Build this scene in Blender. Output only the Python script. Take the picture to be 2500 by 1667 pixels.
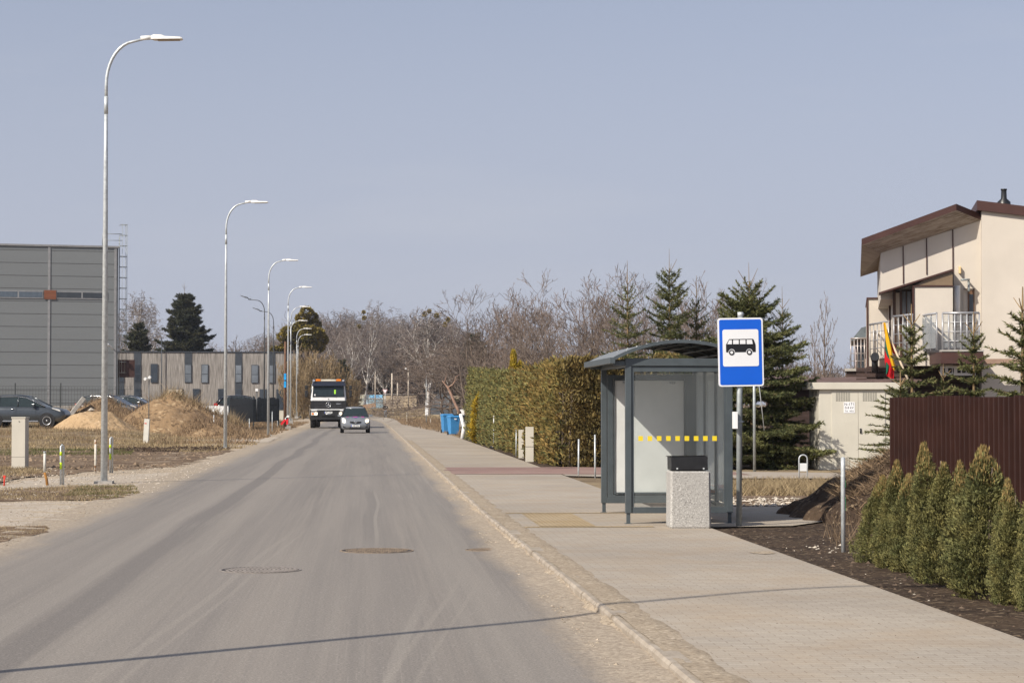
import bpy, math, random
import numpy as np
from mathutils import Vector, Matrix, Euler
PI = math.pi
random.seed(7); RNG = np.random.default_rng(11)
for o in list(bpy.data.objects): bpy.data.objects.remove(o)
SC = bpy.context.scene
COL = SC.collection
# ---------------------------------------------------------------- camera
TH = 0.068; PITCH = math.radians(1.70); CZ = 1.65; F = 5208.0
cd = bpy.data.cameras.new('camera'); cam = bpy.data.objects.new('camera', cd); COL.objects.link(cam)
cd.lens = 75; cd.sensor_width = 36; cd.clip_start = 0.1; cd.clip_end = 6000
cam.location = (0, 0, CZ); cam.rotation_euler = (PI/2 + PITCH, 0, -TH)
SC.camera = cam
SC.render.resolution_x = 1024; SC.render.resolution_y = 682
# ---------------------------------------------------------------- light
SUN_H = Vector((.775, .632)).normalized(); SUN_EL = math.radians(38.5)
W = bpy.data.worlds.new('World'); SC.world = W; W.use_nodes = True
nt = W.node_tree; bg = nt.nodes['Background']
sky = nt.nodes.new('ShaderNodeTexSky'); sky.sky_type = 'NISHITA'; sky.sun_disc = False
sky.sun_elevation = SUN_EL; sky.sun_rotation = math.atan2(-SUN_H.x, -SUN_H.y)
sky.air_density = 1.0; sky.dust_density = 1.2; sky.ozone_density = 2.5; sky.altitude = 0
hsv = nt.nodes.new('ShaderNodeHueSaturation'); hsv.inputs['Saturation'].default_value = SKY_SAT = .62
tint = nt.nodes.new('ShaderNodeMixRGB'); tint.blend_type = 'MULTIPLY'; tint.inputs[0].default_value = 1
tint.inputs[2].default_value = (.99, 1.0, 1.07, 1)
wtc = nt.nodes.new('ShaderNodeTexCoord'); wad = nt.nodes.new('ShaderNodeVectorMath'); wad.operation = 'ADD'; wad.inputs[1].default_value = (0, 0, .13)
wno = nt.nodes.new('ShaderNodeVectorMath'); wno.operation = 'NORMALIZE'; nt.links.new(wtc.outputs['Generated'], wad.inputs[0]); nt.links.new(wad.outputs[0], wno.inputs[0]); nt.links.new(wno.outputs[0], sky.inputs[0])
nt.links.new(sky.outputs[0], hsv.inputs['Color']); nt.links.new(hsv.outputs[0], tint.inputs[1])
wsp = nt.nodes.new('ShaderNodeSeparateXYZ'); nt.links.new(wtc.outputs['Generated'], wsp.inputs[0])
wmr = nt.nodes.new('ShaderNodeMapRange'); wmr.interpolation_type = 'SMOOTHSTEP'; nt.links.new(wsp.outputs[2], wmr.inputs['Value'])
for k_, v_ in (('From Min', -.02), ('From Max', .30), ('To Min', .97), ('To Max', .15)): wmr.inputs[k_].default_value = v_
whz = nt.nodes.new('ShaderNodeMixRGB'); whz.inputs[2].default_value = (3.85, 4.02, 4.68, 1)
nt.links.new(wmr.outputs[0], whz.inputs[0]); nt.links.new(tint.outputs[0], whz.inputs[1]); wn_ = nt.nodes.new('ShaderNodeTexNoise'); wm_ = nt.nodes.new('ShaderNodeMapping'); wm_.inputs['Scale'].default_value = (2.2, 2.2, 14); wm_.inputs['Rotation'].default_value = (.25, .1, .3)
nt.links.new(wtc.outputs['Generated'], wm_.inputs[0]); nt.links.new(wm_.outputs[0], wn_.inputs['Vector']); wn_.inputs['Scale'].default_value = 1.6; wn_.inputs['Detail'].default_value = 7; wn_.inputs['Roughness'].default_value = .55
wr_ = nt.nodes.new('ShaderNodeMapRange'); nt.links.new(wn_.outputs['Fac'], wr_.inputs['Value'])
for k_, v_ in (('From Min', .50), ('From Max', .85), ('To Min', 0.), ('To Max', .40)): wr_.inputs[k_].default_value = v_
wc_ = nt.nodes.new('ShaderNodeMixRGB'); wc_.inputs[2].default_value = (4.6, 4.75, 5.2, 1); nt.links.new(wr_.outputs[0], wc_.inputs[0]); nt.links.new(whz.outputs[0], wc_.inputs[1])
nt.links.new(wc_.outputs[0], bg.inputs[0]); bg.inputs[1].default_value = .10
sl = bpy.data.lights.new('sun', 'SUN'); so = bpy.data.objects.new('sun', sl); COL.objects.link(so)
sl.energy = 4.4; sl.angle = math.radians(.55); sl.color = (1, .925, .81)
_d = Vector((SUN_H.x*math.cos(SUN_EL), SUN_H.y*math.cos(SUN_EL), -math.sin(SUN_EL)))
so.rotation_euler = _d.to_track_quat('-Z', 'Y').to_euler()
SC.view_settings.view_transform = 'Standard'; SC.view_settings.look = 'None'
SC.view_settings.gamma = 1; SC.view_settings.exposure = 0.35; SC.view_settings.use_curve_mapping = False
# ---------------------------------------------------------------- picture measurements -> places
_R = Vector((math.cos(TH), -math.sin(TH), 0)); _FH = Vector((math.sin(TH), math.cos(TH), 0)); _Z = Vector((0, 0, 1))
def ray(px, py):
    a = (px-1250)/F; b = (833.5-py)/F
    return _FH*math.cos(PITCH)+_Z*math.sin(PITCH) + _R*a + (_Z*math.cos(PITCH)-_FH*math.sin(PITCH))*b
def grd(px, py, z=0.0):
    d = ray(px, py); return Vector((0, 0, CZ)) + d*((z-CZ)/d.z)
def at(px, py, Y):
    d = ray(px, py); return Vector((0, 0, CZ)) + d*(Y/d.dot(_FH))
def S(t): t = max(0., min(1., t)); return t*t*(3-2*t)
def bend(y): return -0.00016*max(0, min(y, 420)-150)**2 - 0.086*max(0, y-420)
def kx(x, y):
    w = S((x+1)/2.2)*(1-S((x-2.6)/1.4)); return .15*S((34-y)/24)*w
def gz(x, y):
    return max(S((-x-7)/7)*S((y-75)/80)*1.3, S((y-280)/160)*1.2)
# ---------------------------------------------------------------- materials
def nn(t, k, **kw):
    n = t.nodes.new(k)
    for a, b in kw.items():
        if hasattr(n, a): setattr(n, a, b)
    return n
def setin(n, **kw):
    for a, b in kw.items(): n.inputs[a.replace('_', ' ')].default_value = b
def c4(c): return (c[0], c[1], c[2], 1)
MATS = {}
def mat(name, col, rough=.7, metal=0, var=.12, scale=4, bump=0, bscale=60, col2=None, island=0, stretch=(1, 1, 1), spec=.35, emit=None, blo=.35, bhi=.65, world=False, transl=0):
    if name in MATS: return MATS[name]
    m = bpy.data.materials.new(name); m.use_nodes = True; t = m.node_tree; L = t.links.new
    b = t.nodes['Principled BSDF']; b.inputs['Roughness'].default_value = rough; b.inputs['Metallic'].default_value = metal
    b.inputs['Specular IOR Level'].default_value = spec
    tc = nn(t, 'ShaderNodeTexCoord'); mp = nn(t, 'ShaderNodeMapping'); mp.inputs['Scale'].default_value = stretch
    if world:
        g = nn(t, 'ShaderNodeNewGeometry'); L(g.outputs['Position'], mp.inputs[0])
    else: L(tc.outputs['Object'], mp.inputs[0])
    n = nn(t, 'ShaderNodeTexNoise'); setin(n, Scale=scale, Detail=5., Roughness=.6); L(mp.outputs[0], n.inputs['Vector'])
    r = nn(t, 'ShaderNodeValToRGB'); L(n.outputs['Fac'], r.inputs[0])
    r.color_ramp.elements[0].position = blo; r.color_ramp.elements[1].position = bhi
    if col2 is None:
        r.color_ramp.elements[0].color = c4([x*(1-var) for x in col]); r.color_ramp.elements[1].color = c4([min(1, x*(1+var)) for x in col])
    else:
        r.color_ramp.elements[0].color = c4(col); r.color_ramp.elements[1].color = c4(col2)
    out = r.outputs[0]
    if island:
        gi = nn(t, 'ShaderNodeNewGeometry'); h = nn(t, 'ShaderNodeHueSaturation'); mr = nn(t, 'ShaderNodeMapRange')
        mr.inputs['To Min'].default_value = 1-island; mr.inputs['To Max'].default_value = 1+island
        L(gi.outputs['Random Per Island'], mr.inputs['Value']); L(mr.outputs[0], h.inputs['Value']); L(out, h.inputs['Color']); out = h.outputs[0]
    L(out, b.inputs['Base Color'])
    if bump:
        n2 = nn(t, 'ShaderNodeTexNoise'); setin(n2, Scale=bscale, Detail=4.); L(mp.outputs[0], n2.inputs['Vector'])
        bp = nn(t, 'ShaderNodeBump'); setin(bp, Strength=bump, Distance=.02); L(n2.outputs['Fac'], bp.inputs['Height']); L(bp.outputs[0], b.inputs['Normal'])
    if emit:
        b.inputs['Emission Color'].default_value = c4(emit[:3]); b.inputs['Emission Strength'].default_value = emit[3]
    if transl:
        tr = nn(t, 'ShaderNodeBsdfTranslucent'); L(out, tr.inputs[0]); mx = nn(t, 'ShaderNodeMixShader'); mx.inputs[0].default_value = transl
        L(b.outputs[0], mx.inputs[1]); L(tr.outputs[0], mx.inputs[2]); L(mx.outputs[0], t.nodes['Material Output'].inputs[0])
    MATS[name] = m; return m
def glassmat(name, tint=(.75, .85, .85), alpha=.3, rough=.03):
    # thin pane: mostly see-through with a mirror-like film
    if name in MATS: return MATS[name]
    m = bpy.data.materials.new(name); m.use_nodes = True; t = m.node_tree; L = t.links.new
    b = t.nodes['Principled BSDF']; setin(b, Roughness=rough); b.inputs['Base Color'].default_value = c4(tint)
    tr = nn(t, 'ShaderNodeBsdfTransparent'); tr.inputs[0].default_value = c4((.93, .95, .945))
    lw = nn(t, 'ShaderNodeFresnel'); lw.inputs[0].default_value = 1.5
    n = nn(t, 'ShaderNodeTexNoise'); setin(n, Scale=3., Detail=6.)
    ad = nn(t, 'ShaderNodeMath', operation='ADD'); ml = nn(t, 'ShaderNodeMath', operation='MULTIPLY'); ml.inputs[1].default_value = alpha*2
    L(n.outputs['Fac'], ml.inputs[0]); L(ml.outputs[0], ad.inputs[0]); L(lw.outputs[0], ad.inputs[1])
    mx = nn(t, 'ShaderNodeMixShader'); L(ad.outputs[0], mx.inputs[0]); L(tr.outputs[0], mx.inputs[1]); L(b.outputs[0], mx.inputs[2])
    L(mx.outputs[0], t.nodes['Material Output'].inputs[0]); MATS[name] = m; return m
# ---------------------------------------------------------------- mesh helpers
def newmesh(name, V, Fs, mats, mi=None, smooth=None):
    me = bpy.data.meshes.new(name); me.from_pydata([tuple(v) for v in V], [], Fs)
    for m in mats: me.materials.append(m)
    if mi is not None and len(mats) > 1: me.polygons.foreach_set('material_index', np.array(mi, dtype=np.int32))
    if smooth is not None: me.polygons.foreach_set('use_smooth', np.array(smooth, dtype=bool))
    me.update(); return me
def fast(name, V, k, m, smooth=False):
    """V (n*k,3): every k rows one face"""
    V = np.ascontiguousarray(V, dtype=np.float32).reshape(-1, 3); n = len(V)//k
    me = bpy.data.meshes.new(name); me.vertices.add(len(V)); me.vertices.foreach_set('co', V.ravel())
    me.loops.add(n*k); me.loops.foreach_set('vertex_index', np.arange(n*k, dtype=np.int32))
    me.polygons.add(n); me.polygons.foreach_set('loop_start', np.arange(0, n*k, k, dtype=np.int32))
    me.materials.append(m); me.update(calc_edges=True); me.validate()
    return me
def indexed(name, V, Q, m, smooth=True):
    """V verts, Q quads (n,4)"""
    V = np.ascontiguousarray(V, dtype=np.float32).reshape(-1, 3); Q = np.ascontiguousarray(Q, dtype=np.int32); n, k = Q.shape
    me = bpy.data.meshes.new(name); me.vertices.add(len(V)); me.vertices.foreach_set('co', V.ravel())
    me.loops.add(n*k); me.loops.foreach_set('vertex_index', Q.ravel())
    me.polygons.add(n); me.polygons.foreach_set('loop_start', np.arange(0, n*k, k, dtype=np.int32))
    me.polygons.foreach_set('use_smooth', np.full(n, smooth)); me.materials.append(m); me.update(calc_edges=True); return me
def link(name, me, parent=None, loc=(0, 0, 0), rot=(0, 0, 0)):
    o = bpy.data.objects.new(name, me); COL.objects.link(o); o.parent = parent; o.location = loc; o.rotation_euler = rot; return o
def tag(o, label=None, cat=None, group=None, kind=None):
    if label: o['label'] = label
    if cat: o['category'] = cat
    if group: o['group'] = group
    if kind: o['kind'] = kind
    return o
def thing(name, label, cat, loc=(0, 0, 0), rz=0, group=None):
    o = bpy.data.objects.new(name, None); COL.objects.link(o); o.location = loc; o.rotation_euler = (0, 0, rz); o.empty_display_size = .3
    return tag(o, label, cat, group)
def kids(o): return [c for c in bpy.data.objects if c.parent == o]
def dup(o, loc=None, rz=None, label=None, group=None, scale=None, parent=None):
    c = o.copy(); COL.objects.link(c)
    if parent is not None: c.parent = parent
    if loc is not None: c.location = loc
    if rz is not None: c.rotation_euler = (c.rotation_euler[0], c.rotation_euler[1], rz)
    if scale is not None: c.scale = scale if hasattr(scale, '__len__') else (scale,)*3
    if label: c['label'] = label
    if group: c['group'] = group
    for ch in kids(o): dup(ch, parent=c)
    return c
class MB:
    def __init__(s): s.v = []; s.f = []; s.m = []; s.s = []
    def add(s, vs, fs, mi=0, sm=False):
        b = len(s.v); s.v += [tuple(v) for v in vs]
        for f in fs: s.f.append(tuple(i+b for i in f)); s.m.append(mi); s.s.append(sm)
        return s
    def box(s, x0, x1, y0, y1, z0, z1, mi=0, M=None):
        vs = [Vector((x, y, z)) for z in (z0, z1) for y in (y0, y1) for x in (x0, x1)]
        if M is not None: vs = [M @ v for v in vs]
        return s.add(vs, [(0, 2, 3, 1), (4, 5, 7, 6), (0, 1, 5, 4), (2, 6, 7, 3), (0, 4, 6, 2), (1, 3, 7, 5)], mi)
    def tube(s, pts, r, n=10, mi=0, cap=True, sm=True, ell=None):
        pts = [Vector(p) for p in pts]; k = len(pts)
        rs = r if hasattr(r, '__len__') else [r]*k
        vs = []; prev = None
        for i, p in enumerate(pts):
            t = (pts[min(i+1, k-1)]-pts[max(i-1, 0)]).normalized()
            if prev is None:
                a = Vector((0, 0, 1)) if abs(t.z) < .9 else Vector((1, 0, 0)); u = t.cross(a).normalized()
            else: u = (prev - t*prev.dot(t)).normalized()
            prev = u; w = t.cross(u)
            for j in range(n):
                an = 2*PI*j/n; vs.append(p+(u*math.cos(an)+w*math.sin(an))*rs[i])
        fs = [(i*n+j, i*n+(j+1) % n, (i+1)*n+(j+1) % n, (i+1)*n+j) for i in range(k-1) for j in range(n)]
        s.add(vs, fs, mi, sm)
        if cap:
            b = len(s.v)-len(vs)
            s.f.append(tuple(b+j for j in range(n))[::-1]); s.m.append(mi); s.s.append(False)
            s.f.append(tuple(b+(k-1)*n+j for j in range(n))); s.m.append(mi); s.s.append(False)
        return s
    def prism(s, poly, d0, d1, ax='y', mi=0, M=None):
        """poly 2D (a,b); ax y: (a,t,b); x: (t,a,b); z: (a,b,t)"""
        def P(a, b, t):
            v = Vector((a, t, b) if ax == 'y' else (t, a, b) if ax == 'x' else (a, b, t)); return M @ v if M is not None else v
        n = len(poly); vs = [P(a, b, d0) for a, b in poly]+[P(a, b, d1) for a, b in poly]
        fs = [tuple(range(n)), tuple(range(2*n-1, n-1, -1))]+[(i+n, (i+1) % n+n, (i+1) % n, i) for i in range(n)]
        return s.add(vs, fs, mi)
    def loft(s, rings, mi=0, sm=True, cap=True, closed=True):
        n = len(rings[0]); vs = [p for r in rings for p in r]; e = n if closed else n-1
        fs = [(i*n+j, i*n+(j+1) % n, (i+1)*n+(j+1) % n, (i+1)*n+j) for i in range(len(rings)-1) for j in range(e)]
        if cap and closed: fs += [tuple(range(n))[::-1], tuple((len(rings)-1)*n+j for j in range(n))]
        return s.add(vs, fs, mi, sm)
    def build(s, name, mats, parent=None, loc=(0, 0, 0), rot=(0, 0, 0), bev=0, fix=True):
        if not hasattr(mats, '__len__'): mats = [mats]
        me = newmesh(name, s.v, s.f, mats, s.m, s.s)
        if fix:
            import bmesh
            bm = bmesh.new(); bm.from_mesh(me); bmesh.ops.recalc_face_normals(bm, faces=bm.faces); bm.to_mesh(me); bm.free()
        o = link(name, me, parent, loc, rot)
        if bev:
            b = o.modifiers.new('bev', 'BEVEL'); b.width = bev; b.segments = 2; b.limit_method = 'ANGLE'; b.angle_limit = math.radians(40)
        return o
def islands(mb):
    p = list(range(len(mb.v)))
    def fd(i):
        while p[i] != i: p[i] = p[p[i]]; i = p[i]
        return i
    for f in mb.f:
        for i in f[1:]: p[fd(i)] = fd(f[0])
    g = {}
    for k, f in enumerate(mb.f): g.setdefault(fd(f[0]), []).append(k)
    out = []
    for ks in g.values():
        q = MB(); mp = {}
        for k in ks:
            for i in mb.f[k]:
                if i not in mp: mp[i] = len(q.v); q.v.append(mb.v[i])
            q.f.append(tuple(mp[i] for i in mb.f[k])); q.m.append(mb.m[k]); q.s.append(mb.s[k])
        out.append(q)
    return out
def each(mb, name, mats, parent, **k): return [q.build(name, mats, parent, **k) for q in islands(mb)]
def rrect(x0, x1, z0, z1, r, n=5):
    p = []
    for cx, cz, a0 in ((x1-r, z1-r, 0), (x0+r, z1-r, PI/2), (x0+r, z0+r, PI), (x1-r, z0+r, 1.5*PI)):
        for i in range(n+1): a = a0+PI/2*i/n; p.append((cx+r*math.cos(a), cz+r*math.sin(a)))
    return p
def text(name, s, size, m, parent, M, depth=.002, width=None):
    cu = bpy.data.curves.new(name, 'FONT'); cu.body = s; cu.size = size; cu.extrude = depth; cu.align_x = 'CENTER'; cu.align_y = 'CENTER'
    o = bpy.data.objects.new(name, cu); COL.objects.link(o); bpy.context.view_layer.update()
    me = bpy.data.meshes.new_from_object(o.evaluated_get(bpy.context.evaluated_depsgraph_get()))
    bpy.data.objects.remove(o); me.materials.clear(); me.materials.append(m)
    q = link(name, me, parent); q.matrix_local = M; return q
def frontM(x, y, z, rz=0): return Matrix.Translation((x, y, z)) @ Matrix.Rotation(rz, 4, 'Z') @ Matrix.Rotation(PI/2, 4, 'X')
# ================================================================ SETTING
def noise2(x, y, s=1.0, seed=0):
    """cheap smooth pseudo noise, arrays ok, about -1..1"""
    x = np.asarray(x, float)*s+seed*7.3; y = np.asarray(y, float)*s-seed*3.1
    return (np.sin(x*1.3+1.7*np.sin(y*.9+seed))+np.sin(y*1.7+1.3*np.sin(x*1.1+2.1))+.6*np.sin(x*3.1+y*2.3+seed)+.5*np.sin(y*4.3-x*2.9))/3.1
def grid(name, xs, ys, zf, m, smooth=True):
    X, Y = np.meshgrid(xs, ys); Z = zf(X, Y); V = np.stack([X, Y, Z], -1).reshape(-1, 3); a, b = len(xs), len(ys)
    i = np.arange(a*b).reshape(b, a); Q = np.stack([i[:-1, :-1], i[:-1, 1:], i[1:, 1:], i[1:, :-1]], -1).reshape(-1, 4)
    return indexed(name, V, Q, m, smooth)
vgz = np.vectorize(gz); vbend = np.vectorize(bend); vkx = np.vectorize(kx)
# ---- materials of the setting
def groundmat():
    m = bpy.data.materials.new('dry_ground'); m.use_nodes = True; t = m.node_tree; L = t.links.new; b = t.nodes['Principled BSDF']
    b.inputs['Roughness'].default_value = .95; b.inputs['Specular IOR Level'].default_value = .15
    g = nn(t, 'ShaderNodeNewGeometry')
    n1 = nn(t, 'ShaderNodeTexNoise'); setin(n1, Scale=.35, Detail=8., Roughness=.65); mp = nn(t, 'ShaderNodeMapping'); mp.inputs['Scale'].default_value = (1, .6, 1)
    L(g.outputs['Position'], mp.inputs[0]); L(mp.outputs[0], n1.inputs['Vector'])
    r = nn(t, 'ShaderNodeValToRGB'); L(n1.outputs['Fac'], r.inputs[0]); e = r.color_ramp.elements
    e[0].position = .36; e[0].color = c4((.12, .085, .055)); e[1].position = .68; e[1].color = c4((.36, .28, .17))
    x = e.new(.5); x.color = c4((.235, .175, .11))
    n2 = nn(t, 'ShaderNodeTexNoise'); setin(n2, Scale=9., Detail=8., Roughness=.7); L(g.outputs['Position'], n2.inputs['Vector'])
    mx = nn(t, 'ShaderNodeMixRGB', blend_type='OVERLAY'); mx.inputs[0].default_value = .75; L(r.outputs[0], mx.inputs[1]); L(n2.outputs['Fac'], mx.inputs[2])
    L(mx.outputs[0], b.inputs['Base Color'])
    bp = nn(t, 'ShaderNodeBump'); setin(bp, Strength=1., Distance=.05); L(n2.outputs['Fac'], bp.inputs['Height']); L(bp.outputs[0], b.inputs['Normal'])
    return m
def speckle(name, base, dark, light, sc=60, bump=.6, patch=None, big=.5, psc=.5, rough=.95, dist=.015):
    m = bpy.data.materials.new(name); m.use_nodes = True; t = m.node_tree; L = t.links.new; b = t.nodes['Principled BSDF']
    b.inputs['Roughness'].default_value = rough; b.inputs['Specular IOR Level'].default_value = .15
    g = nn(t, 'ShaderNodeNewGeometry')
    v = nn(t, 'ShaderNodeTexVoronoi'); setin(v, Scale=float(sc)); L(g.outputs['Position'], v.inputs['Vector'])
    sp = nn(t, 'ShaderNodeSeparateColor'); L(v.outputs['Color'], sp.inputs[0])
    r = nn(t, 'ShaderNodeValToRGB'); L(sp.outputs[0], r.inputs[0]); e = r.color_ramp.elements
    e[0].position = .0; e[0].color = c4(dark); e[1].position = 1.; e[1].color = c4(light); x = e.new(.25); x.color = c4(base); x = e.new(.85); x.color = c4(base)
    out = r.outputs[0]
    n = nn(t, 'ShaderNodeTexNoise'); setin(n, Scale=float(psc), Detail=7., Roughness=.6); L(g.outputs['Position'], n.inputs['Vector'])
    mx = nn(t, 'ShaderNodeMixRGB'); L(out, mx.inputs[1]); mx.inputs[2].default_value = c4(patch or [x*.75 for x in base])
    rr = nn(t, 'ShaderNodeMapRange'); setin(rr, From_Min=.45, From_Max=.65, To_Max=big); L(n.outputs['Fac'], rr.inputs['Value']); L(rr.outputs[0], mx.inputs[0])
    L(mx.outputs[0], b.inputs['Base Color'])
    n3 = nn(t, 'ShaderNodeTexNoise'); setin(n3, Scale=sc*.4, Detail=6.); L(g.outputs['Position'], n3.inputs['Vector'])
    bp = nn(t, 'ShaderNodeBump'); setin(bp, Strength=bump, Distance=dist); L(n3.outputs['Fac'], bp.inputs['Height']); L(bp.outputs[0], b.inputs['Normal'])
    return m
M_GRAVEL = speckle('sandy_gravel', (.41, .335, .25), (.22, .17, .12), (.62, .54, .43), 38, .9, (.33, .265, .195), .6)
M_DRIVE = speckle('driveway_gravel', (.43, .37, .30), (.27, .22, .17), (.62, .56, .48), 30, .5, (.36, .30, .235), .6)
M_SOIL = speckle('dark_soil', (.050, .034, .024), (.020, .014, .010), (.22, .165, .11), 26, 1., (.085, .058, .038), .7, 1.2, dist=.05)
M_MUD = speckle('brown_earth', (.175, .122, .08), (.07, .047, .03), (.40, .31, .22), 9, 1., (.105, .07, .045), .85, .45, dist=.05)
M_SAND = speckle('yellow_sand', (.44, .305, .175), (.31, .21, .115), (.54, .40, .25), 14, 1., (.36, .245, .135), .7, 1.2, dist=.06)
def roadmat():
    m = bpy.data.materials.new('dusty_asphalt'); m.use_nodes = True; t = m.node_tree; L = t.links.new; b = t.nodes['Principled BSDF']
    b.inputs['Specular IOR Level'].default_value = .3
    g = nn(t, 'ShaderNodeNewGeometry'); sx = nn(t, 'ShaderNodeSeparateXYZ'); L(g.outputs['Position'], sx.inputs[0])
    X, Y = sx.outputs[0], sx.outputs[1]
    def mth(op, a, c=None, clamp=False):
        n = nn(t, 'ShaderNodeMath', operation=op); n.use_clamp = clamp
        for i, q in enumerate((a, c)):
            if q is None: continue
            if isinstance(q, (int, float)): n.inputs[i].default_value = q
            else: L(q, n.inputs[i])
        return n.outputs[0]
    def noise(scale, st, det=5., rg=.6, off=0):
        mp = nn(t, 'ShaderNodeMapping'); mp.inputs['Scale'].default_value = st; mp.inputs['Location'].default_value = (off, 0, 0); L(g.outputs['Position'], mp.inputs[0])
        n = nn(t, 'ShaderNodeTexNoise'); setin(n, Scale=scale, Detail=det, Roughness=rg); L(mp.outputs[0], n.inputs['Vector']); return n.outputs['Fac']
    def mr(v, a, c, lo=0., hi=1.):
        n = nn(t, 'ShaderNodeMapRange'); setin(n, From_Min=a, From_Max=c, To_Min=lo, To_Max=hi); L(v, n.inputs['Value']); return n.outputs[0]
    def mixc(f, a, c):
        n = nn(t, 'ShaderNodeMixRGB')
        for i, q in zip((0, 1, 2), (f, a, c)):
            if isinstance(q, tuple): n.inputs[i].default_value = c4(q)
            elif isinstance(q, float): n.inputs[i].default_value = q
            else: L(q, n.inputs[i])
        return n.outputs[0]
    wob = mth('MULTIPLY', mth('SUBTRACT', noise(.06, (1, 1, 1), 1.), .5), .5)
    Xw = mth('ADD', X, wob)
    # broad streaks that run along the road
    s1 = noise(1.0, (1.1, .035, 1), 4., .6); s2 = noise(1.0, (5.5, .05, 1), 5., .7); s3 = noise(1.0, (22., .10, 1), 3., .6, 3.)
    base = mixc(mr(s1, .38, .62), (.150, .130, .113), (.262, .226, .19))
    base = mixc(mr(s2, .45, .65, 0, .7), base, (.305, .262, .218))
    base = mixc(mr(s3, .52, .66, 0, .28), base, (.33, .295, .25)); base = mixc(mr(s3, .46, .34, 0, .35), base, (.15, .132, .118))
    # wheel track bands, darker polished
    def band(c, w, amt, col, y0=None, sl=0., msk=None):
        xx = mth('SUBTRACT', Xw, c) if not sl else mth('SUBTRACT', mth('SUBTRACT', Xw, mth('MULTIPLY', Y, sl)), c)
        d = mth('ABSOLUTE', xx); f = mr(d, w*.7, w, amt, 0.)
        if msk is not None: f = mth('MULTIPLY', f, msk)
        return f, col
    for c, w, a, col, sl in ((-2.35, .17, .9, (.115, .10, .09), 0), (-2.72, .18, .45, (.31, .275, .235), 0), (-3.2, .3, .35, (.16, .142, .127), 0), (-1.35, .30, .3, (.17, .15, .135), 0), (-1.9, .25, .35, (.30, .265, .225), 0), (.25, .22, .35, (.165, .146, .13), 0), (-.3, .5, .2, (.28, .25, .22), 0), (.95, .3, .3, (.29, .26, .22), 0)):
        f, cc = band(c, w, a, col, sl=sl); base = mixc(f, base, cc)
    # fine tyre scuffs
    sc = noise(1.0, (40., .22, 1), 2., .5, 9.); scm = noise(.5, (1, .12, 1), 3., .5, 2.)
    base = mixc(mth('MULTIPLY', mr(sc, .58, .66, 0, .5), mr(scm, .5, .62)), base, (.37, .33, .28))
    # swerving tyre marks
    for a0, k, w, col, am, y0, y1 in ((-1.14, .1, .03, (.33, .29, .24), .5, 8, 22), (-.96, .1, .02, (.33, .29, .24), .45, 8, 22), (-.62, .06, .05, (.36, .32, .27), .45, 9, 20), (-2.2, .045, .04, (.34, .30, .25), .5, 9, 30), (-2.05, .045, .025, (.34, .30, .25), .5, 9, 30), (.06, 0., .10, (.125, .11, .098), .6, 24, 44), (.16, .0, .03, (.36, .32, .27), .5, 24, 42)):
        xx = mth('ABSOLUTE', mth('SUBTRACT', mth('SUBTRACT', Xw, mth('MULTIPLY', Y, k)), a0))
        f = mth('MULTIPLY', mr(xx, w*.6, w, am, 0.), mth('MULTIPLY', mr(Y, float(y0), y0+3.), mr(Y, y1-4., float(y1), 1., 0.)))
        base = mixc(f, base, col)
    # aggregate grain
    gr = noise(60., (1, 1, 1), 3., .85); base = mixc(mr(gr, .32, .68, 0, .9), mixc(.62, base, (.06, .054, .048)), mixc(.42, base, (.52, .465, .40)))
    fl = nn(t, 'ShaderNodeTexVoronoi'); setin(fl, Scale=45.); L(g.outputs['Position'], fl.inputs['Vector']); fsp = nn(t, 'ShaderNodeSeparateColor'); L(fl.outputs['Color'], fsp.inputs[0])
    base = mixc(mth('MULTIPLY', mr(fsp.outputs[0], .93, .97), .18), base, (.48, .44, .39))
    # sand lying along the two edges
    e1 = noise(1.2, (1, .35, 1), 6., .6, 5.); e2 = noise(14., (1, 1, 1), 5., .7)
    edge = mth('ADD', mth('MULTIPLY', mth('SUBTRACT', e1, .5), .75), mth('MULTIPLY', mth('SUBTRACT', e2, .5), .35))
    right = mr(mth('ADD', Xw, mth('MULTIPLY', edge, .7)), 1.32, 1.6)
    left = mr(mth('ADD', X, edge), -3.75, -4.2)
    sand = mth('MAXIMUM', right, left)
    # colour of that sand: coarse speckled
    v = nn(t, 'ShaderNodeTexVoronoi'); setin(v, Scale=36.); L(g.outputs['Position'], v.inputs['Vector']); sp = nn(t, 'ShaderNodeSeparateColor'); L(v.outputs['Color'], sp.inputs[0])
    sandc = mixc(mr(sp.outputs[0], .0, 1.), (.22, .175, .13), (.46, .385, .295))
    sandc = mixc(.35, sandc, (.34, .28, .215))
    col = mixc(sand, base, sandc)
    L(col, b.inputs['Base Color']); L(mr(sand, 0, 1, .62, .95), b.inputs['Roughness'])
    bh = mth('ADD', mth('MULTIPLY', gr, .35), mth('MULTIPLY', mth('MULTIPLY', e2, sand), 2.5))
    bp = nn(t, 'ShaderNodeBump'); setin(bp, Strength=.55, Distance=.012); L(bh, bp.inputs['Height']); L(bp.outputs[0], b.inputs['Normal'])
    return m
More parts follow.
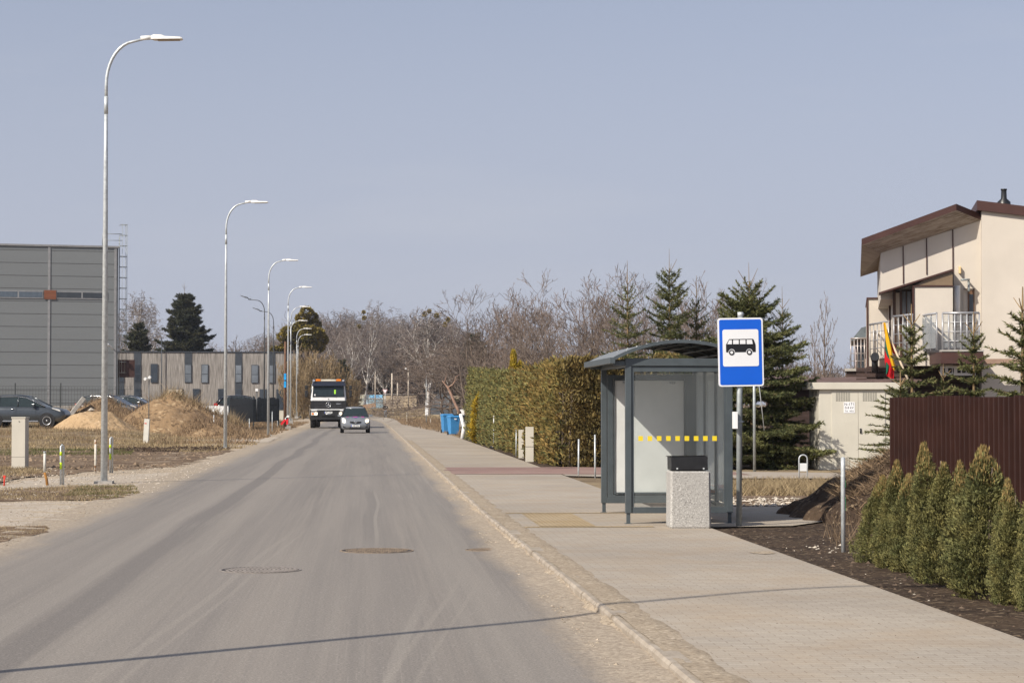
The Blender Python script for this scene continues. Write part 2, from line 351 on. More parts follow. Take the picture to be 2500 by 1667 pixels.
def paver(name, c1, c2, mortar, bw=.2, bh=.1, stain=(.36, .27, .18), rot=0., ms=.004, amt=.35, bump=.3):
    m = bpy.data.materials.new(name); m.use_nodes = True; t = m.node_tree; L = t.links.new; b = t.nodes['Principled BSDF']
    b.inputs['Roughness'].default_value = .85; b.inputs['Specular IOR Level'].default_value = .2
    g = nn(t, 'ShaderNodeNewGeometry'); mp = nn(t, 'ShaderNodeMapping'); mp.inputs['Rotation'].default_value = (0, 0, rot); L(g.outputs['Position'], mp.inputs[0])
    k = nn(t, 'ShaderNodeTexBrick'); k.offset = .5; L(mp.outputs[0], k.inputs['Vector'])
    k.inputs['Color1'].default_value = c4(c1); k.inputs['Color2'].default_value = c4(c2); k.inputs['Mortar'].default_value = c4(mortar)
    setin(k, Scale=1.); k.inputs['Mortar Size'].default_value = ms; k.inputs['Mortar Smooth'].default_value = .6; k.inputs['Brick Width'].default_value = bw; k.inputs['Row Height'].default_value = bh
    n = nn(t, 'ShaderNodeTexNoise'); setin(n, Scale=.9, Detail=8., Roughness=.68); L(g.outputs['Position'], n.inputs['Vector'])
    r = nn(t, 'ShaderNodeMapRange'); setin(r, From_Min=.44, From_Max=.72, To_Max=amt); L(n.outputs['Fac'], r.inputs['Value'])
    mx = nn(t, 'ShaderNodeMixRGB'); L(r.outputs[0], mx.inputs[0]); L(k.outputs['Color'], mx.inputs[1]); mx.inputs[2].default_value = c4(stain)
    n2 = nn(t, 'ShaderNodeTexNoise'); setin(n2, Scale=90., Detail=4., Roughness=.8); L(g.outputs['Position'], n2.inputs['Vector'])
    mx2 = nn(t, 'ShaderNodeMixRGB', blend_type='OVERLAY'); mx2.inputs[0].default_value = .45; L(mx.outputs[0], mx2.inputs[1]); L(n2.outputs['Fac'], mx2.inputs[2])
    n4 = nn(t, 'ShaderNodeTexNoise'); setin(n4, Scale=.25, Detail=3.); L(g.outputs['Position'], n4.inputs['Vector'])
    mx3 = nn(t, 'ShaderNodeMixRGB', blend_type='MULTIPLY'); L(mx2.outputs[0], mx3.inputs[1]); mx3.inputs[2].default_value = (.86, .86, .87, 1)
    r3 = nn(t, 'ShaderNodeMapRange'); setin(r3, From_Min=.4, From_Max=.62); L(n4.outputs['Fac'], r3.inputs['Value']); L(r3.outputs[0], mx3.inputs[0])
    L(mx3.outputs[0], b.inputs['Base Color'])
    inv = nn(t, 'ShaderNodeMath', operation='MULTIPLY_ADD'); inv.inputs[1].default_value = -1; inv.inputs[2].default_value = 1; L(k.outputs['Fac'], inv.inputs[0])
    ad = nn(t, 'ShaderNodeMath', operation='MULTIPLY_ADD'); ad.inputs[1].default_value = .25; L(n2.outputs['Fac'], ad.inputs[0]); L(inv.outputs[0], ad.inputs[2])
    bp = nn(t, 'ShaderNodeBump'); setin(bp, Strength=bump, Distance=.006); L(ad.outputs[0], bp.inputs['Height']); L(bp.outputs[0], b.inputs['Normal'])
    return m
M_ROAD = roadmat()
M_PAVE = paver('grey_concrete_pavers', (.41, .36, .295), (.365, .318, .262), (.235, .19, .145), amt=.55, ms=.004)
M_RED = paver('red_concrete_pavers', (.30, .185, .16), (.26, .165, .145), (.2, .15, .12), stain=(.36, .29, .23), amt=.5)
M_TACT = paver('yellow_tactile_pavers', (.44, .33, .19), (.50, .385, .22), (.27, .20, .125), .12, .06, ms=.014, bump=1., stain=(.45, .37, .27), amt=.6)
M_SLAB = paver('pale_path_slabs', (.42, .36, .30), (.38, .33, .27), (.3, .25, .2), .4, .4)
# ---- ground sheet
def gzf(X, Y):
    Z = vgz(X, Y)
    cor = np.clip((np.abs(X-1.5-vbend(Y))-9)/6, 0, 1)
    bump = (noise2(X, Y, .35, 1)*.10+noise2(X, Y, 1.4, 2)*.03)
    side = np.clip((X-vbend(Y)-2)/2.2, 0, 1)*.085
    return Z-.035+side+bump*cor*np.clip((Y-20)/40, 0, 1)
xs = np.concatenate([np.linspace(-1500, -200, 8), np.linspace(-180, -62, 16), np.linspace(-60, 40, 121), np.linspace(44, 180, 18), np.linspace(220, 1500, 8)])
ys = np.concatenate([np.linspace(-40, 0, 6), np.linspace(2, 200, 160), np.linspace(204, 480, 70), np.linspace(500, 900, 12), np.linspace(1000, 4000, 6)])
M_GROUND = groundmat()
tag(link('ground', grid('ground', xs, ys, gzf, M_GROUND)), kind='structure')
# ---- road, with a slight spill bank of sand along the kerb
yr = np.concatenate([np.arange(-10, 40, .12), np.arange(40, 120, .6), np.arange(120, 470, 4)])
def strip(name, x0, x1, n, z, m, y0=-10, y1=470, zf=None):
    ys = yr[(yr >= y0) & (yr <= y1)]; xs = np.linspace(x0, x1, n)
    def Z(X, Y): return vgz(np.full_like(X, 0), Y)+z+(zf(X, Y) if zf else 0)
    me = grid(name, xs, ys, Z, m)
    co = np.empty(len(me.vertices)*3, np.float32); me.vertices.foreach_get('co', co); co = co.reshape(-1, 3); co[:, 0] += vbend(co[:, 1])+vkx(co[:, 0], co[:, 1]); me.vertices.foreach_set('co', co.ravel()); me.update()
    return tag(link(name, me), kind='structure')
def roadz(X, Y):
    bank = np.clip((X-1.18)/.5, 0, 1)**1.5*(.018+.012*noise2(X*3, Y*3, 1, 4))*np.clip(1.2+noise2(X*0, Y, .7, 5), .2, 2)
    lb = np.clip((-3.9-X)/.8, 0, 1)*(.012*noise2(X*4, Y*4, 1, 6))
    return bank+lb
strip('road', -4.7, 1.75, 60, 0.0, M_ROAD, zf=roadz)
strip('gravel_shoulder', -8.2, -4.3, 30, -.006, M_GRAVEL, zf=lambda X, Y: .012*noise2(X*3, Y*3, 1, 8)-.03*np.clip((-6.8-X)/1.4, 0, 1))
# pavement, kerb
strip('pavement', 1.86, 4.42, 14, .07, M_PAVE, y1=470)
M_KERB = mat('kerb_concrete', (.27, .225, .175), .9, col2=(.40, .345, .28), scale=3.5, bump=.5, bscale=25, world=True)
kb = MB()
yk = -10.
while yk < 300:
    l = 1.0 if yk < 120 else 6.; x = bend(yk+l/2)+kx(1.8, yk+l/2)+random.uniform(-.004, .004); z = gz(0, yk)+.074+random.uniform(-.006, .004)
    g_ = .006
    kb.prism([(1.705+x, z-.2), (1.705+x, z-.02), (1.722+x, z), (1.853+x, z), (1.853+x, z-.2)], yk+g_/2, yk+l-g_/2, 'y')
    yk += l
tag(kb.build('kerb', M_KERB), kind='structure')
# sand spilled over the kerb: ragged low drift with clumps on its top
M_DRIFT = speckle('spilled_sand', (.355, .29, .215), (.18, .14, .10), (.52, .44, .34), 45, 1., (.27, .215, .155), .6, 1.5)
ysn = np.concatenate([np.arange(8, 34, .035), np.arange(34, 95, .2)])
def driftz(X, Y):
    w = .075+.05*noise2(X*0, Y, 1.6, 3)+.04*noise2(X*0, Y, 6, 2)
    t = np.clip(1-np.abs(X-1.74)/np.maximum(w, .03), 0, 1)
    top = .066*np.sqrt(t)*np.clip(.95+.55*noise2(X*0, Y, .9, 9)+.25*noise2(X*9, Y*5, 1, 3), .3, 1.35)
    lumps = .010*noise2(X*30, Y*9, 1, 5)*t
    fade = np.clip(1.1-noise2(X*0, Y, .16, 4)*.5-np.abs(X*0), .45, 1.2)
    return top*fade+lumps-.012
def shifted(name, me):
    co = np.empty(len(me.vertices)*3, np.float32); me.vertices.foreach_get('co', co); co = co.reshape(-1, 3); co[:, 0] += vkx(co[:, 0], co[:, 1]); me.vertices.foreach_set('co', co.ravel()); me.update()
    tag(link(name, me), kind='structure')
shifted('sand_drift', grid('sand_drift', np.linspace(1.42, 2.02, 25), ysn, driftz, M_DRIFT))
tn = lambda X, Y: .079+.006*noise2(X*5, Y*2.2, 1, 7)-.012*np.clip((X-1.93-.018*noise2(X*0, Y, 2.3, 2)-.012*noise2(X*0, Y, 9, 2)-.02)/.10, 0, 1)-.012*np.clip((X-2.03)/.08, 0, 1)
shifted('sand_film', grid('sand_film', np.linspace(1.76, 2.3, 22), ysn, tn, M_DRIFT))
# ---- flat patches from outlines
def patch(name, pts, z, m, jit=.05, step=.25, kind='structure', bumpy=0):
    out = []
    n = len(pts)
    for i in range(n):
        a = Vector(pts[i]); b = Vector(pts[(i+1) % n]); k = max(1, int((b-a).length/step))
        for j in range(k):
            p = a.lerp(b, j/k); out.append((p.x+random.uniform(-jit, jit), p.y+random.uniform(-jit, jit)*1.5, z))
    from mathutils.geometry import tessellate_polygon
    tr = tessellate_polygon([[Vector(p) for p in out]])
    me = newmesh(name, out, [tuple(t) for t in tr], [m]); import bmesh
    bm = bmesh.new(); bm.from_mesh(me); bmesh.ops.recalc_face_normals(bm, faces=bm.faces)
    if sum(f.normal.z for f in bm.faces) < 0: bmesh.ops.reverse_faces(bm, faces=bm.faces)
    bm.to_mesh(me); bm.free()
    return tag(link(name, me), kind=kind)
def G(l, z=0): return [tuple(grd(x, y, z).xy) for x, y in l]
# left side, near to far
patch('left_driveway', G([(-260, 1240), (0, 1226), (310, 1224), (360, 1216), (250, 1262), (110, 1296), (-300, 1300)]), -.0035, M_DRIVE, .08)
patch('left_driveway', G([(-200, 1205), (20, 1185), (60, 1173), (230, 1160), (430, 1152), (445, 1160), (380, 1186), (240, 1184), (120, 1190), (0, 1206)]), -.003, M_DRIVE, .08)
patch('grass_verge', G([(-300, 1232), (-300, 1196), (0, 1196), (150, 1188), (300, 1188), (330, 1200), (280, 1218), (0, 1224)]), .003, M_MUD, .12)
patch('grass_verge', G([(-300, 1350), (-300, 1282), (0, 1285), (110, 1283), (130, 1293), (70, 1310), (0, 1322)]), .003, M_MUD, .1)
patch('earth_field', G([(-400, 1184), (-400, 1108), (0, 1101), (330, 1100), (560, 1098), (530, 1112), (470, 1128), (430, 1140), (230, 1150), (60, 1166), (0, 1180)]), -.001, M_MUD, .3, .6)
patch('gravel_track', G([(290, 1066), (450, 1062), (640, 1070), (690, 1066), (655, 1080), (500, 1079), (300, 1072)]), .01, M_DRIVE, .2, .5)
# right side
patch('soil_bed', [(4.41, -8), (9.5, -8), (8.5, 20), (7.2, 27), (7.2, 36), (5.9, 42.5), (4.7, 42), (4.41, 36)], .055, M_SOIL, .035, .2)
patch('soil_bed', [(4.41, 54.3), (6.6, 54.3), (6.4, 60), (5.1, 100), (4.41, 104)], .05, M_SOIL, .04, .4)
patch('side_path', [(1.88, 48.6), (5., 48.4), (8.6, 47.2), (8.6, 52.6), (5.2, 53.9), (1.88, 53.9)], .077, M_RED, .01, 1)
patch('side_path', [(4.43, 47.2), (6., 45.6), (12, 44.9), (30, 44), (30, 48.3), (12, 48.2), (8.6, 50), (8.6, 47.3), (4.43, 48.2)], .081, M_SLAB, .01, 1)
patch('shelter_slab', [(4.42, 27.4), (5.55, 27.6), (6.6, 29.3), (6.6, 32.8), (4.42, 33.0)], .074, M_PAVE, .004, 1)
patch('tactile_strip', [(2.02, 27.45), (3.72, 27.45), (3.72, 27.68), (2.02, 27.68)], .0745, M_TACT, 0, 5)
patch('tactile_strip', [(2.02, 31.0), (4.7, 31.0), (4.7, 31.22), (2.02, 31.22)], .0745, M_TACT, 0, 5)
patch('tactile_strip', [(2.25, 27.74), (2.98, 27.74), (2.98, 30.94), (2.25, 30.94)], .0745, M_TACT, 0, 5)
patch('sand_spill', G([(1830, 1347), (1860, 1344), (1885, 1345), (1893, 1350), (1870, 1352), (1845, 1350)], .075), .0748, M_DRIFT, .02, .1)
patch('kerb_row', [(1.88, 54.0), (4.4, 54.0), (4.4, 54.4), (1.88, 54.4)], .0745, M_SLAB, 0, 5)
# ================================================================ VEGETATION
def unit(a): return a/np.maximum(np.linalg.norm(a, axis=-1, keepdims=True), 1e-9)
def rvec(n): return unit(RNG.normal(size=(n, 3)))
def leafcards(P, U, w, k=4):
    """diamond leaves from P along U (N,3), half width w"""
    n = len(P); Wd = unit(np.cross(U, rvec(n)))*np.reshape(w, (-1, 1))
    if k == 3: return np.stack([P-Wd, P+Wd, P+U], 1).reshape(-1, 3)
    return np.stack([P, P+U*.45+Wd, P+U, P+U*.5-Wd], 1).reshape(-1, 3)
def tubes(S0, S1, R0, R1, n=4):
    """vectorised straight tapered tubes -> V, Q"""
    S0, S1 = np.asarray(S0), np.asarray(S1); R0 = np.asarray(R0)[:, None]; R1 = np.asarray(R1)[:, None]; N = len(S0)
    T = unit(S1-S0); A = np.where(np.abs(T[:, 2:3]) < .9, np.array([[0, 0, 1.]]), np.array([[1., 0, 0]])); U = unit(np.cross(T, A)); Wv = np.cross(T, U)
    V = np.empty((N, 2*n, 3))
    for j in range(n):
        a = 2*PI*j/n; dvec = U*math.cos(a)+Wv*math.sin(a); V[:, j] = S0+dvec*R0; V[:, n+j] = S1+dvec*R1
    b = (np.arange(N)*2*n)[:, None]; Q = np.concatenate([np.stack([b[:, 0]+j, b[:, 0]+(j+1) % n, b[:, 0]+n+(j+1) % n, b[:, 0]+n+j], -1)[:, None] for j in range(n)], 1).reshape(-1, 4)
    return V.reshape(-1, 3), Q
def rot_about(d, ax, a):
    return Matrix.Rotation(a, 3, ax) @ d
def baretree(H=8, seed=1, spread=.7, up=.25, ks=(5, 5, 4, 3), r0=.10, L0=.6, curv=.25, droop=0, lenf=.55, stems=1, tilt=.3, minr=.006, first=.3, wig=1.):
    """limbs that fork along their length; ks = children per branch at each level"""
    rnd = random.Random(seed); segs = []; depth = len(ks)
    def grow(p, d, L, r, lv):
        n = 6 if lv < 2 else (4 if lv < depth else 3); q = p.copy(); dd = d.copy(); rr = r; pts = []
        for i in range(n):
            dd = (dd+Vector((rnd.gauss(0, 1), rnd.gauss(0, 1), rnd.gauss(0, 1)))*curv*(.5 if lv < 2 else .8)*wig+Vector((0, 0, (up if lv < depth-1 else up-droop)))*.3).normalized()
            q2 = q+dd*(L/n); r2 = max(minr, r*(1-.75*(i+1)/n)); segs.append((q.copy(), q2.copy(), rr, r2, lv)); pts.append((q2.copy(), dd.copy(), r2)); q = q2; rr = r2
        if lv >= depth: return
        k = ks[lv]; ph = rnd.random()*6.3
        for j in range(k):
            t = (first if lv == 0 else .2)+(1-(first if lv == 0 else .2))*(j+rnd.random())/k; m = min(n-1, int(t*n)); pp, pd, pr = pts[m]
            ax = pd.cross(Vector((math.cos(ph+j*2.4), math.sin(ph+j*2.4), .2))).normalized()
            nd = rot_about(pd, ax, spread*(.65+.6*rnd.random())*(1.1-.3*t)); grow(pp, nd, L*lenf*(.7+.6*rnd.random())*(1.25-.55*t), max(minr, pr*.68), lv+1)
    for s in range(stems):
        a = 2*PI*s/max(1, stems)+rnd.random(); tl = 0 if stems == 1 else tilt*(.4+rnd.random())
        grow(Vector((.12*math.cos(a)*(stems > 1), .12*math.sin(a)*(stems > 1), 0)), Vector((math.cos(a)*tl, math.sin(a)*tl, 1)).normalized(), H*L0*(.8+.3*rnd.random()), r0, 0)
    z = max(s[1].z for s in segs); f = H/z
    return [(a*f, b*f, c, d_, l) for a, b, c, d_, l in segs]
def treemesh(segs, mt, mc, cut=2, name='bare_tree', twigr=1.):
    """-> list of (part name, mesh)"""
    out = []
    for nm, sel, m, n in (('trunk', [s for s in segs if s[4] < cut], mt, 6), ('crown', [s for s in segs if s[4] >= cut], mc, 3)):
        if not sel: continue
        V, Q = tubes(np.array([s[0] for s in sel]), np.array([s[1] for s in sel]), np.array([s[2] for s in sel])*(1 if nm == 'trunk' else twigr), np.array([s[3] for s in sel])*(1 if nm == 'trunk' else twigr), n)
        out.append((nm, indexed(nm, V, Q, m, n > 4)))
    return out
def plant(name, label, cat, parts, loc, rz=0, group=None, s=1.):
    t = thing(name, label, cat, loc, rz, group); t.scale = (s, s, s) if not hasattr(s, '__len__') else s
    for nm, me in parts: link(nm, me, t)
    return t
M_BARK = mat('grey_brown_bark', (.15, .115, .09), .9, var=.35, scale=6, bump=.5, bscale=30, stretch=(1, 1, .3))
M_TWIG = mat('brown_twigs', (.155, .12, .098), .9, island=.35, scale=1)
M_TWIGR = mat('reddish_twigs', (.165, .122, .10), .9, island=.35, scale=1)
M_TWIGP = mat('pale_violet_twigs', (.20, .165, .145), .9, island=.3, scale=1)
M_BIRCH = mat('birch_bark', (.10, .085, .075), .8, col2=(.62, .58, .53), scale=2.2, stretch=(1, 1, 3.), blo=.38, bhi=.5)
M_SPR = mat('spruce_needles', (.06, .075, .028), .75, col2=(.165, .165, .058), island=.45, scale=1.6, transl=.12)
M_SPRD = mat('dark_spruce_needles', (.030, .038, .019), .8, col2=(.085, .080, .040), island=.4, scale=.7, transl=.1)
M_SPRS = mat('spruce_shoot', (.24, .165, .085), .9, scale=3, var=.3)
def spruce(H, R, seed, needle=.085, lv=.32, sides=6, top=.16, dens=1., tw=.33, z0=.05, bare=0., width=.012):
    rnd = random.Random(seed); segs = []; tw_l = []
    n = int(H/lv); lean = (rnd.uniform(-.02, .02), rnd.uniform(-.02, .02))
    tp = lambda z: Vector((lean[0]*z, lean[1]*z, z))
    for i in range(12): segs.append((tp(H*i/12), tp(H*(i+1)/12), .035*H/3*(1-i/12)+.008, .035*H/3*(1-(i+1)/12)+.006, 0))
    z = H*z0
    while z < H*(1-top*.35):
        f = 1-z/H; L0 = R*(f**.75)*(1.12 if f > .25 else 1.)
        ns = sides if z < H*.8 else 5
        if f < .13: ns = 3; L0 *= 1.15
        a0 = rnd.random()*6.3
        for k in range(ns):
            a = a0+2*PI*k/ns+rnd.uniform(-.35, .35); L = L0*rnd.uniform(.5, 1.25)+.06
            el = -.08+1.3*(1-f)**2.6+rnd.uniform(-.12, .15); p = tp(z+rnd.uniform(-.1, .1)*lv); d = Vector((math.cos(a)*math.cos(el), math.sin(a)*math.cos(el), math.sin(el)))
            m = max(3, int(L/.16)); q = p
            side = Vector((-math.sin(a), math.cos(a), 0))
            young = f < top
            for j in range(m):
                t = j/m; dd = (d+Vector((0, 0, -.18*t+.45*t*t))).normalized(); q2 = q+dd*(L/m)
                r = (.012*L*(1-t)+.003)*(1.6 if f < .13 else 1); segs.append((q, q2, r, r*.8, 1))
                if f > .13: tw_l.append((q, q2))
                if (t > .12 or L < .4) and f > .13:
                    for sg in (-1, 1):
                        if rnd.random() > .9*dens: continue
                        l = tw*(L**.6)*(1-t*.75)*rnd.uniform(.6, 1.25)*(1 if not young else .4)
                        e = q+(dd*.75+side*sg*rnd.uniform(.6, 1.)+Vector((0, 0, rnd.uniform(-.25, .12)))).normalized()*l
                        tw_l.append((q, e))
                        if l > .22:
                            for s2 in (-1, 1):
                                mid = q.lerp(e, .5); tw_l.append((mid, mid+((e-q).normalized()*.7+dd*s2*.6+Vector((0, 0, -.1))).normalized()*l*.45))
                q = q2
        z += lv*(.75+.5*f)*(2.2 if f < .13 else 1)*rnd.uniform(.85, 1.15)*(1+bare*(1-f)*1.5)
    # leader shoots
    A = np.array([t[0] for t in tw_l]); B = np.array([t[1] for t in tw_l]); Ls = np.linalg.norm(B-A, axis=1)
    cnt = np.maximum(3, (Ls/needle*7*dens).astype(int)); idx = np.repeat(np.arange(len(A)), cnt); t = RNG.random(len(idx))[:, None]
    D = unit(B-A)[idx]; P = A[idx]*(1-t)+B[idx]*t; U = unit(D*.8+rvec(len(idx))*.75)*needle*RNG.uniform(.6, 1.3, (len(idx), 1))
    V = leafcards(P, U, np.full(len(idx), width), 3)
    Vt, Q = tubes(np.array([s[0] for s in segs]), np.array([s[1] for s in segs]), np.array([s[2] for s in segs]), np.array([s[3] for s in segs]), 4)
    return V, Vt, Q
def sprucemesh(mn=None, **k):
    V, Vt, Q = spruce(**k); return [('crown', fast('crown', V, 3, mn or M_SPR)), ('trunk', indexed('trunk', Vt, Q, M_SPRS))]
# ---- thuja
M_THU = mat('thuja_foliage', (.085, .10, .038), .8, col2=(.24, .21, .072), island=.45, scale=6, transl=.15, blo=.3, bhi=.7)
M_THU2 = mat('bronze_thuja_foliage', (.15, .13, .036), .8, col2=(.27, .175, .055), island=.4, scale=1.6, transl=.15, blo=.35, bhi=.65)
M_YEL = mat('yellow_thuja_foliage', (.30, .23, .02), .8, col2=(.50, .34, .03), island=.3, scale=4, transl=.15)
M_BRN = mat('brown_hedge_leaves', (.085, .07, .024), .8, col2=(.24, .175, .06), island=.5, scale=2.5, transl=.15, blo=.35, bhi=.65)
M_TIP = mat('rusty_thuja_tips', (.22, .16, .055), .8, col2=(.34, .23, .09), island=.35, scale=9, transl=.15)
def sprays(P, N, n, L, w, upw=.8, fan=.6):
    """n leaflets fanned from every spray centre P with outward normal N"""
    m = len(P); idx = np.repeat(np.arange(m), n)
    base = unit(N+np.array([0, 0, upw])+RNG.normal(size=(m, 3))*.35)
    fa = unit(np.cross(base, rvec(m)))
    a = RNG.uniform(-1, 1, (m*n, 1))*fan
    U = unit(base[idx]+fa[idx]*a*1.3+RNG.normal(size=(m*n, 3))*.12)*L*RNG.uniform(.5, 1.2, (m*n, 1))
    O = P[idx]+RNG.normal(size=(m*n, 3))*L*.35
    return O, U, RNG.uniform(.6, 1.2, m*n)*w
def thuja(H, R, seed, ncl=1500, L=.05, w=.009, p=1.5, tops=1):
    rng = np.random.default_rng(seed); ph = rng.random(ncl)*2*PI; z = rng.random(ncl)**.85
    lump = .13*np.sin(ph*3+z*9+seed)+.10*np.sin(ph*5-z*17+seed*2)+.07*np.sin(ph*9+z*31)
    prof = np.where(z < .18, .72+.28*z/.18, (1-((z-.18)/.82)**p)**.85)
    r = R*prof*(1+lump)*(1-.55*rng.random(ncl)**2.2)
    # several leaders
    k = rng.integers(0, tops, ncl); off = np.array([[math.cos(a_*2.4+seed)*R*.38, math.sin(a_*2.4+seed)*R*.25] for a_ in range(tops)]); hs = np.array([1, .86, .78, .9][:tops])
    sc = np.where(tops > 1, .72, 1.)
    P = np.stack([off[k, 0]*z+r*sc*np.cos(ph)+(tops > 1)*off[k, 0]*.5, off[k, 1]*z+r*sc*np.sin(ph)+(tops > 1)*off[k, 1]*.5, z*H*hs[k]], 1); N = np.stack([np.cos(ph), np.sin(ph), .25+0*ph], 1)
    O, U, W_ = sprays(P, N, 9, L, w, 1.0)
    top = O[:, 2] > H*(.86+.10*np.sin(np.arange(len(O))*.7))
    U[top] = unit(U[top]+np.array([0, 0, 1.1]))*np.linalg.norm(U[top], axis=1, keepdims=True)*1.5
    tip = top & (RNG.random(len(O)) < .75)
    V1 = leafcards(O[~tip], U[~tip], W_[~tip]); V2 = leafcards(O[tip], U[tip], W_[tip]*.75)
    return V1, V2
def thuja_parts(seed, H, R, **k):
    V1, V2 = thuja(H, R, seed, **k)
    st = MB(); st.tube([(0, 0, 0), (.01, 0, H*.5), (0, .01, H*.9)], [.022, .014, .004], 6)
    me = newmesh('trunk', st.v, st.f, [M_BARK], st.m, st.s)
    return [('foliage', fast('foliage', V1, 4, M_THU)), ('tips', fast('tips', V2, 4, M_TIP)), ('trunk', me)]
def wallhedge(path, H, th, n, L, w, m, seed=1, hvar=.15, lumpf=2.2, leaf=9):
    """foliage shell along path [(x,y)], height fn H(t)"""
    rng = np.random.default_rng(seed); pts = np.array(path, float); sl = np.linalg.norm(np.diff(pts, axis=0), axis=1); cs = np.concatenate([[0], np.cumsum(sl)]); tot = cs[-1]
    s = rng.random(n)*tot; i = np.clip(np.searchsorted(cs, s)-1, 0, len(sl)-1); f = (s-cs[i])/sl[i]; C = pts[i]*(1-f[:, None])+pts[i+1]*f[:, None]; T = (pts[i+1]-pts[i])/sl[i][:, None]; Nn = np.stack([T[:, 1], -T[:, 0]], 1)
    hh = np.array([H(a/tot) for a in s])*(1+hvar*(.5*np.sin(s*lumpf*1.9+seed)+.35*np.sin(s*lumpf*4.3)+.25*np.sin(s*lumpf*9.1)))
    u = rng.random(n); onTop = u < .16; side = np.where(rng.random(n) < .5, 1, -1.)
    z = rng.random(n)**.9*hh
    col = .5+.5*np.abs(np.sin(s*lumpf*PI/2+seed))**.5      # stem-by-stem bulge
    dep = th*(.55+.45*col)*(1-.35*(z/hh)**3)*(1-.5*rng.random(n)**2)+.05*np.sin(z*7+s*5)+.04*np.sin(z*13-s*3)
    lat = np.where(onTop, rng.uniform(-1, 1, n)*th*.8, side*dep); z = np.where(onTop, hh*(1-.05*rng.random(n)), z)
    P = np.stack([C[:, 0]+Nn[:, 0]*lat, C[:, 1]+Nn[:, 1]*lat, z], 1); N = np.stack([Nn[:, 0]*np.sign(lat), Nn[:, 1]*np.sign(lat), np.where(onTop, 1.2, .15)], 1)
    O, U, W_ = sprays(P, N, leaf, L, w, .8, .8); return leafcards(O, U, W_)
# ---- grass
def blades(P, h, w, lean=.35, k=3):
    n = len(P); U = np.stack([RNG.normal(size=n)*lean, RNG.normal(size=n)*lean, np.ones(n)], 1)*np.reshape(h, (-1, 1)); return leafcards(P, U, w, k)
def inpoly(x, y, poly):
    c = np.zeros(len(x), bool); n = len(poly)
    for i in range(n):
        x1, y1 = poly[i]; x2, y2 = poly[(i+1) % n]
        c ^= ((y1 > y) != (y2 > y)) & (x < (x2-x1)*(y-y1)/(y2-y1+1e-12)+x1)
    return c
def scatter(poly, n, clump=0, thr=-9, sc=.8, seed=3):
    a = np.array(poly); x = RNG.uniform(a[:, 0].min(), a[:, 0].max(), n*4); y = RNG.uniform(a[:, 1].min(), a[:, 1].max(), n*4)
    k = inpoly(x, y, poly); k &= (noise2(x, y, sc, seed) > thr+RNG.normal(size=len(x))*.15); x, y = x[k][:n], y[k][:n]; return x, y
M_DRY = mat('dry_grass_blades', (.235, .172, .095), .9, col2=(.42, .325, .19), island=.35, scale=.8, transl=.2, world=True)
M_DRYB = mat('brown_weed_stalks', (.15, .10, .06), .9, col2=(.30, .21, .125), island=.4, scale=.8, world=True)
M_GRN = mat('green_grass_blades', (.085, .10, .03), .9, col2=(.20, .18, .075), island=.4, scale=2, transl=.2, world=True)
M_STONE = mat('pale_stones', (.34, .285, .22), .9, col2=(.58, .52, .44), island=.35, scale=3, world=True)
def stones(name, x, y, z, s0, s1, m=None, label=None):
    n = len(x); s = s0+(s1-s0)*RNG.random(n)**3
    B = np.array([[1, 0, 0], [-1, 0, 0], [0, 1, 0], [0, -1, 0], [0, 0, 1], [0, 0, -1.]]); Fc = np.array([[0, 2, 4], [2, 1, 4], [1, 3, 4], [3, 0, 4], [2, 0, 5], [1, 2, 5], [3, 1, 5], [0, 3, 5]])
    V = B[None]*s[:, None, None]*RNG.uniform(.55, 1.3, (n, 6, 3))*np.array([1, 1, .6]); a = RNG.random(n)*6.3; c, si = np.cos(a)[:, None], np.sin(a)[:, None]
    V = np.stack([V[..., 0]*c-V[..., 1]*si, V[..., 0]*si+V[..., 1]*c, V[..., 2]], -1)+np.stack([x, y, z], -1)[:, None]
    Q = (Fc[None]+(np.arange(n)*6)[:, None, None]).reshape(-1, 3)
    return tag(link(name, indexed(name, V.reshape(-1, 3), Q, m or M_STONE, False)), label, None, None, 'stuff')
# ================================================================ NEAR RIGHT SIDE: shelter, sign, bin, kiosk, fence
M_GALV = mat('galvanised_steel', (.54, .565, .57), .45, .3, var=.16, scale=14, bump=.08, bscale=40)
M_GALVD = mat('dull_galvanised_steel', (.36, .385, .38), .5, .4, var=.15, scale=9)
M_ANTH = mat('anthracite_powder_coat', (.068, .082, .090), .42, .0, var=.10, scale=5, spec=.5)
M_BLACK = mat('black_painted_metal', (.014, .014, .015), .38, 0, var=.3, scale=7, spec=.5)
M_WHITE = mat('white_paint', (.78, .78, .77), .45, var=.04, scale=4)
M_BLUE = mat('blue_sign_face', (.004, .105, .60), .35, var=.03, scale=3, spec=.5)
M_SIGNW = mat('white_sign_face', (.80, .80, .81), .35, var=.02, scale=3, spec=.5)
M_YELLOW = mat('yellow_sticker', (.80, .60, .03), .5, var=.03)
M_GLASS = glassmat('dusty_shelter_glass', (.55, .58, .58), .05)
M_POSTER = mat('blank_poster_backing', (.63, .64, .625), .6, var=.06, scale=2.5)
M_WOODR = mat('reddish_bench_wood', (.26, .09, .05), .55, var=.25, scale=5, stretch=(4, .4, 4))
M_ROOFP = mat('grey_shelter_roof_sheet', (.19, .20, .20), .45, var=.1, scale=3)
M_CEM = mat('cement', (.36, .34, .31), .9, var=.15, scale=6)
